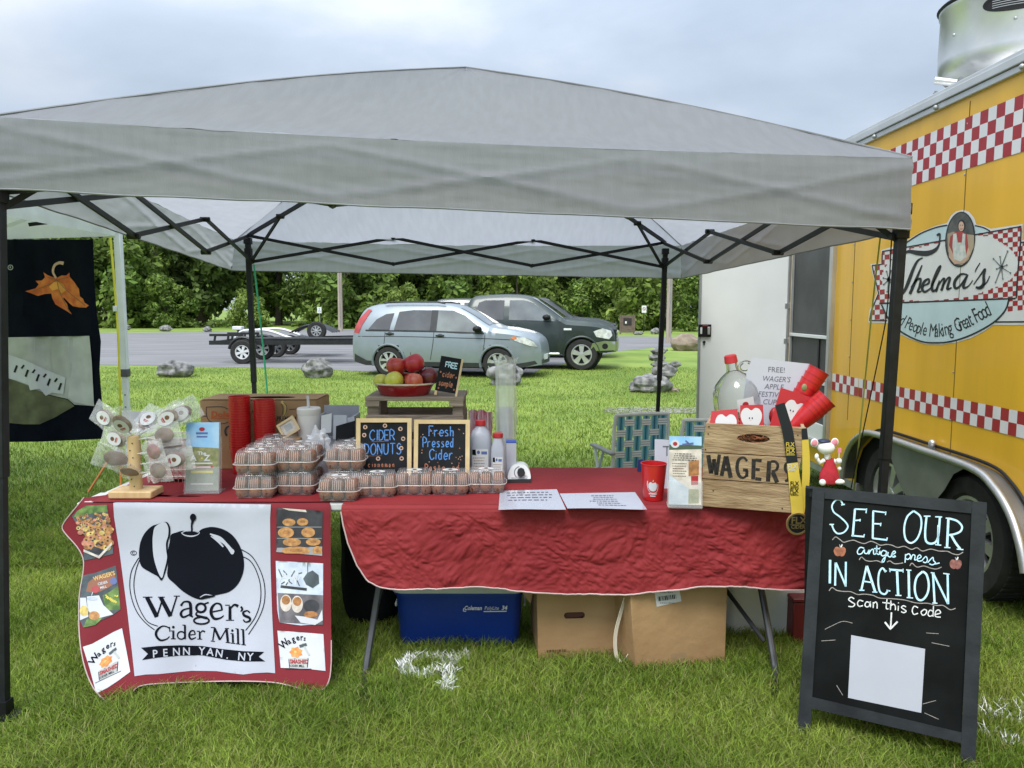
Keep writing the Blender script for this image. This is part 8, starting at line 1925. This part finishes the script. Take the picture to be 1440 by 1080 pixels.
lv2 = [(zt - .002, .022), (zt + .004, .033), (zt + .045, .033), (zt + .06, .01)]
for z_, e_ in lv2: vs += [(x, y, z_) for x, y in rr_(xa - e_, xb + e_, yc - e_, yc + dp + e_, .05)]
g.add(vs, [(i * n2 + k_, i * n2 + (k_ + 1) % n2, (i + 1) * n2 + (k_ + 1) % n2, (i + 1) * n2 + k_) for i in range(3) for k_ in range(n2)] + [tuple(range(3 * n2, 4 * n2))], M_coolw); g.build('lid', co, ang=50)
cf_ = plane_map((0, yc - .024, .3), (0, -1, .05)); zk = zm(480, 780, 4.5, cf_); g = MB()
g.text('Coleman', zk, M_wp, 776, 350, 27, .82, .002, bold=.03, shear=.25); g.text('PolyLite', zk, M_wp, 905, 349, 24, .85, .002, shear=.2); g.text('34', zk, M_wp, 1014, 349, 27, .9, .002, bold=.04, shear=.2); g.pen([(776, 338), (772, 356), (790, 358)], 5, zk, M_wp, .002); g.pen([(900, 360), (1046, 358)], 6, zk, M_wp, .002, smooth=False); g.build('brand_print', co, smooth=False)
g = MB(); 
for x in (xa - .03, xb + .03): g.box((x, yc + .17, zt - .03), (.02, .14, .03), M_coolb); g.box((x, yc + .17, zt - .10), (.012, .16, .02), M_coolw)
g.build('side_handle', co, bevel=.004)
def ubox(poly, Y0, dp_, z_, lb, draws, flap=None, m=M_card):
    pass
# box with a hand hole
bx = thing('moving_box', 'brown cardboard box with a cut-out hand hole under the red table', 'cardboard box', Z(808, 926))
A, B_ = Z(757, 928), Z(866, 924); zt = .335; ux = (B_ - A).normalized(); wl = (B_ - A).length; nb_ = Vector((ux.y, -ux.x, 0)); f = local_map(A, ux, (0, 0, 1), nb_)
hole = ell(wl * .46, .205, .047, .0165, 22); hole = rr_(wl * .46 - .048, wl * .46 + .048, .190, .220, .0145)
g = MB()
for of in (0, -.005): g.fill([(0, 0), (wl, 0), (wl + .004, zt), (-.008, zt)], f, M_card, of, None, [hole])
k_ = len(hole); g.add([f(x, y, 0) for x, y in hole] + [f(x, y, -.005) for x, y in hole], [(j, (j + 1) % k_, k_ + (j + 1) % k_, k_ + j) for j in range(k_)], M_card)
for x in (0, wl - .005): g.slab([(x, 0), (x + .005, 0), (x + .005, zt), (x, zt)], f, M_card, -.33, -.006)
g.slab([(0, 0), (wl, 0), (wl, zt), (0, zt)], f, M_card, -.335, -.3305); g.slab([(.006, .003), (wl - .006, .003), (wl - .006, .006), (.006, .006)], f, M_card, -.33, -.006); g.fill([(.006, 0), (wl - .006, 0), (wl - .006, zt), (.006, zt)], f, M_cardd, -.02); g.build('carton', bx, smooth=False)  # near-black sheet behind the hand hole paints the shaded inside
g = MB(); g.add([f(-.008, zt, 0), f(wl + .004, zt, 0), f(wl + .0, zt + .03, .10), f(-.02, zt + .02, .08)], [(0, 1, 2, 3)], M_card); g.build('front_flap', bx)
g = MB(); g.slab([(-.012, zt), (-.07, zt + .03), (-.11, zt + .02), (-.03, zt - .09)], f, M_card, -.06, -.055); g.build('side_flap', bx)
g = MB(); g.slab([(wl * .33, .18), (wl * .62, .195), (wl * .6, .225), (wl * .36, .215)], f, mat('dark_red_content', (.10, .03, .02)), -.018, -.016); g.build('content', bx)
g = MB(); lines(g, f, wl * .1, wl * .4, .05, .03, 1, M_cho, .001, .012, 3); g.build('box_print', bx, smooth=False)
# box with the barcode label
A, B_ = Z(893, 944), Z(1020, 931); ux = (B_ - A).normalized(); wl = (B_ - A).length; nb_ = Vector((ux.y, -ux.x, 0)); f = local_map(A, ux, (0, 0, 1), nb_)
b2 = thing('moving_box', 'plain brown cardboard box with a white barcode label under the red table', 'cardboard box', (A + B_) / 2)
g = MB(); zt = .40; g.hexa([f(0, 0, 0), f(wl, 0, 0), f(wl, 0, -.33), f(-.05, 0, -.33), f(-.03, zt, 0), f(wl, zt, 0), f(wl, zt, -.33), f(-.09, zt, -.33)], M_card); g.build('carton', b2, bevel=.004)
g = MB(); zq = zm(780, 780, 4, plane3(A, B_, A + Vector((0, 0, 1)))); g.fill([(562, 212), (700, 190), (714, 262), (574, 294)], zq, M_lab, .002); r = random.Random(8); x = 584
while x < 684:
    w_ = r.choice((2, 2, 4, 6)); s_ = -.21 * (x - 584) / 1; g.fill([(x - 4, 236 + (x - 584) * -.13), (x - 4 + w_, 236 + (x - 584) * -.13), (x + w_, 262 + (x - 584) * -.15), (x, 262 + (x - 584) * -.15)], zq, M_ink, .0028); x += w_ + r.choice((2, 3, 5))
lines(g, zq, 588, 680, 214, 210, 1, M_ink2, .0028, 5, 3); lines(g, zq, 590, 690, 274, 270, 1, M_ink2, .0028, 4, 3); g.build('barcode_label', b2, smooth=False)
g = MB(); g.fill([(655, 558), (742, 552), (748, 606), (660, 618)], zq, mat('packing_tape', (.34, .22, .12), .35), .0015); g.build('tape', b2, smooth=False)
# hanging strap
M_strap = mat('pale_plastic_strap', (.78, .70, .56), .4, var=.12); st2 = MB(); Y = 3.31
pth = [W(x, y, Y) for x, y in cat([(915, 836), (908, 858), (901, 882), (893, 905), (885, 920), (877, 930), (870, 928), (866, 916), (866, 892), (872, 866), (880, 840)], 5)]
v1 = [p + Vector((-.008, -.004, .0)) for p in pth]; v2 = [p + Vector((.008, .004, .0)) for p in pth]; n3 = len(pth)
st2.add(v1 + v2, [(i, i + 1, n3 + i + 1, n3 + i) for i in range(n3 - 1)], M_strap); st2.tube(v1, .002, M_strap, 5); tag(st2.build('hanging_strap'), 'pale looped strap hanging under the red cloth between the two cardboard boxes', 'strap')
# white bin and dark red box at the right
wb = thing('white_bin', 'white plastic bin under the right end of the red table', 'bin', (W(1075, 880, 3.63).x, 3.8, 0)); g = MB(); xa, xb = W(1018, 880, 3.63).x, W(1140, 880, 3.63).x
vs = []
lv = [(0, 0), (.02, .01), (.38, .03), (.42, .045), (.44, .045)]
for z_, e_ in lv: vs += [(x, y, z_) for x, y in rr_(xa - e_ + .03, xb + e_, 3.63 - e_, 4.0 + e_, .04)]
n2 = len(vs) // len(lv); g.add(vs, [(i * n2 + k_, i * n2 + (k_ + 1) % n2, (i + 1) * n2 + (k_ + 1) % n2, (i + 1) * n2 + k_) for i in range(len(lv) - 1) for k_ in range(n2)], M_wht); g.build('tub', wb, ang=50)
g = MB(); g.grid(lambda u, v: Vector((W(1078 + 55 * u, 830, 3.6).x, 3.6 + .02 * noise.noise((u * 6, v * 4, 1)), .40 - .09 * v - .03 * noise.noise((u * 5, 0, 3)))), 16, 6, M_cello); tag(g.build('film_wrap'), 'scrap of clear plastic film hanging below the red cloth at the right', 'plastic film')
rb2 = thing('red_box', 'dark red metal box standing beside the white bin behind the sandwich board', 'box', Z(1128, 912)); g = MB(); p = Z(1115, 906); g.box(p + Vector((.09, .12, .10)), (.18, .22, .20), mat('dark_red_metal', (.13, .014, .016), .45, var=.1)); g.build('body', rb2, bevel=.006); g = MB(); g.box(p + Vector((.09, .12, .212)), (.19, .23, .02), mat('dark_red_metal', (.13, .014, .016))); g.build('lid', rb2, bevel=.005)
bgk = thing('black_bag', 'black fabric bag standing in the shade between the two tables', 'bag', (-.74, 3.85, 0)); M_bag = mat('black_bag_fabric', (.006, .007, .008), .85, bump=.4, bscale=14, spec=.15)
g = MB(); g.ball((-.72, 3.86, .34), 1, M_bag, 28, 20, sq=(.15, .15, .36), f=lambda d: (abs(d.x) ** 4 + abs(d.y) ** 4 + abs(d.z) ** 4) ** -.25 * (1 + .06 * noise.noise(d * 3))); g.build('body', bgk); g = MB(); g.tube(cat([(-.80, 3.72, .60), (-.76, 3.70, .69), (-.68, 3.70, .69), (-.64, 3.72, .60)], 5), .012, M_bag, 8); g.build('handle', bgk)
# ------------------------------------------------------------------ lawn chairs
M_tu = mat('white_chair_tube', (.78, .80, .77), .35); M_arm = mat('grey_plastic_arm', (.36, .36, .34), .5, var=.08)
M_wb = mat('teal_webbing', (.11, .40, .50), .75, var=.1, vscale=30); M_wb2 = mat('light_teal_webbing', (.34, .60, .66), .75, var=.1); M_wb3 = mat('white_webbing', (.88, .88, .86), .75, var=.03); M_wbd = mat('dark_teal_webbing', (.02, .13, .19), .75)
def lawn_chair(c, yaw, lb, wd=.41):
    o = thing('lawn_chair', lb, 'lawn chair', (c.x, c.y, 0), 'folding lawn chairs behind the stall'); q = Matrix.Rotation(yaw, 3, 'Z'); f = lambda x, y, z_: Vector((c.x, c.y, 0)) + q @ Vector((x, y, z_))
    # chair faces away (+y); its back is towards us
    hs, top = .36, .86; W2 = wd / 2
    g = MB(); g.tube(cat([f(-W2, .04, hs), f(-W2, .03, .6), f(-W2 + .005, .012, top - .03), f(-W2 + .05, .01, top), f(W2 - .05, .01, top), f(W2 - .005, .012, top - .03), f(W2, .03, .6), f(W2, .04, hs)], 4), .0125, M_tu, 8); g.build('back_frame', o)
    g = MB(); g.tube([f(-W2, .04, hs), f(-W2, .46, hs + .03), f(W2, .46, hs + .03), f(W2, .04, hs)], .0125, M_tu, 8, closed=True); g.build('seat_frame', o)
    bm = lambda u, v, off=0.0: f((u - .5) * (wd - .01), .04 - .03 * v - off - .018 * (1 - (2 * u - 1) ** 2) * 0, hs + .02 + (top - hs - .03) * v)
    g = MB(); nv_, nh = 6, 6
    for i in range(nv_):
        u0 = .035 + i * .158; wv = .142
        for j in range(nh + 1):
            v0, v1 = max(0, (j - .5) / nh), min(1, (j + .5) / nh); up_ = .002
            for a, b_, m in ((0, .22, M_wb2), (.22, .42, M_wb), (.42, .58, M_wbd), (.58, .78, M_wb), (.78, 1, M_wb2)): g.quad([bm(u0 + wv * a, v0, up_), bm(u0 + wv * b_, v0, up_), bm(u0 + wv * b_, v1, up_), bm(u0 + wv * a, v1, up_)], m)
    for j in range(nh):
        v0 = .06 + j * .16; hv = .095
        for i in range(nv_):
            u0, u1 = max(0, .035 + i * .158 - .015), min(1, .035 + i * .158 + .157); up_ = -.004 if (i + j) % 2 else .006
            for a, b_, m in ((0, .27, M_wb3), (.27, .34, M_wbd), (.34, .63, M_wb3), (.63, .70, M_wbd), (.70, 1, M_wb3)): g.quad([bm(u0, v0 + hv * a, up_), bm(u1, v0 + hv * a, up_), bm(u1, v0 + hv * b_, up_), bm(u0, v0 + hv * b_, up_)], m)
    g.build('back_webbing', o, smooth=False)
    g = MB()
    for i in range(6): g.box((0, 0, 0), (.06, .42, .003), M_wb, mx=Matrix.Translation(f(-W2 + .05 + i * .072, .25, hs + .012)) @ q.to_4x4())
    g.build('seat_webbing', o)
    for s_ in (-1, 1):
        g = MB(); x = s_ * (W2 + .03); g.box((0, 0, 0), (.045, .40, .022), M_arm, mx=Matrix.Translation(f(x, .16, .60)) @ q.to_4x4()); g.build('armrest', o, bevel=.008)
        g = MB(); g.tube([f(x, .30, .59), f(x, .10, .02)], .011, M_tu, 8); g.build('leg', o); g = MB(); g.tube([f(x, .14, .59), f(x, .46, .02)], .011, M_tu, 8); g.build('leg', o)
lawn_chair(W(903, 640, 5.3), R(15), 'left one of two teal and white webbed lawn chairs behind the red table')
lawn_chair(W(990, 660, 5.0) + Vector((0.06, 0, 0)), R(-8), 'second teal webbed lawn chair half hidden behind the stencilled crate')
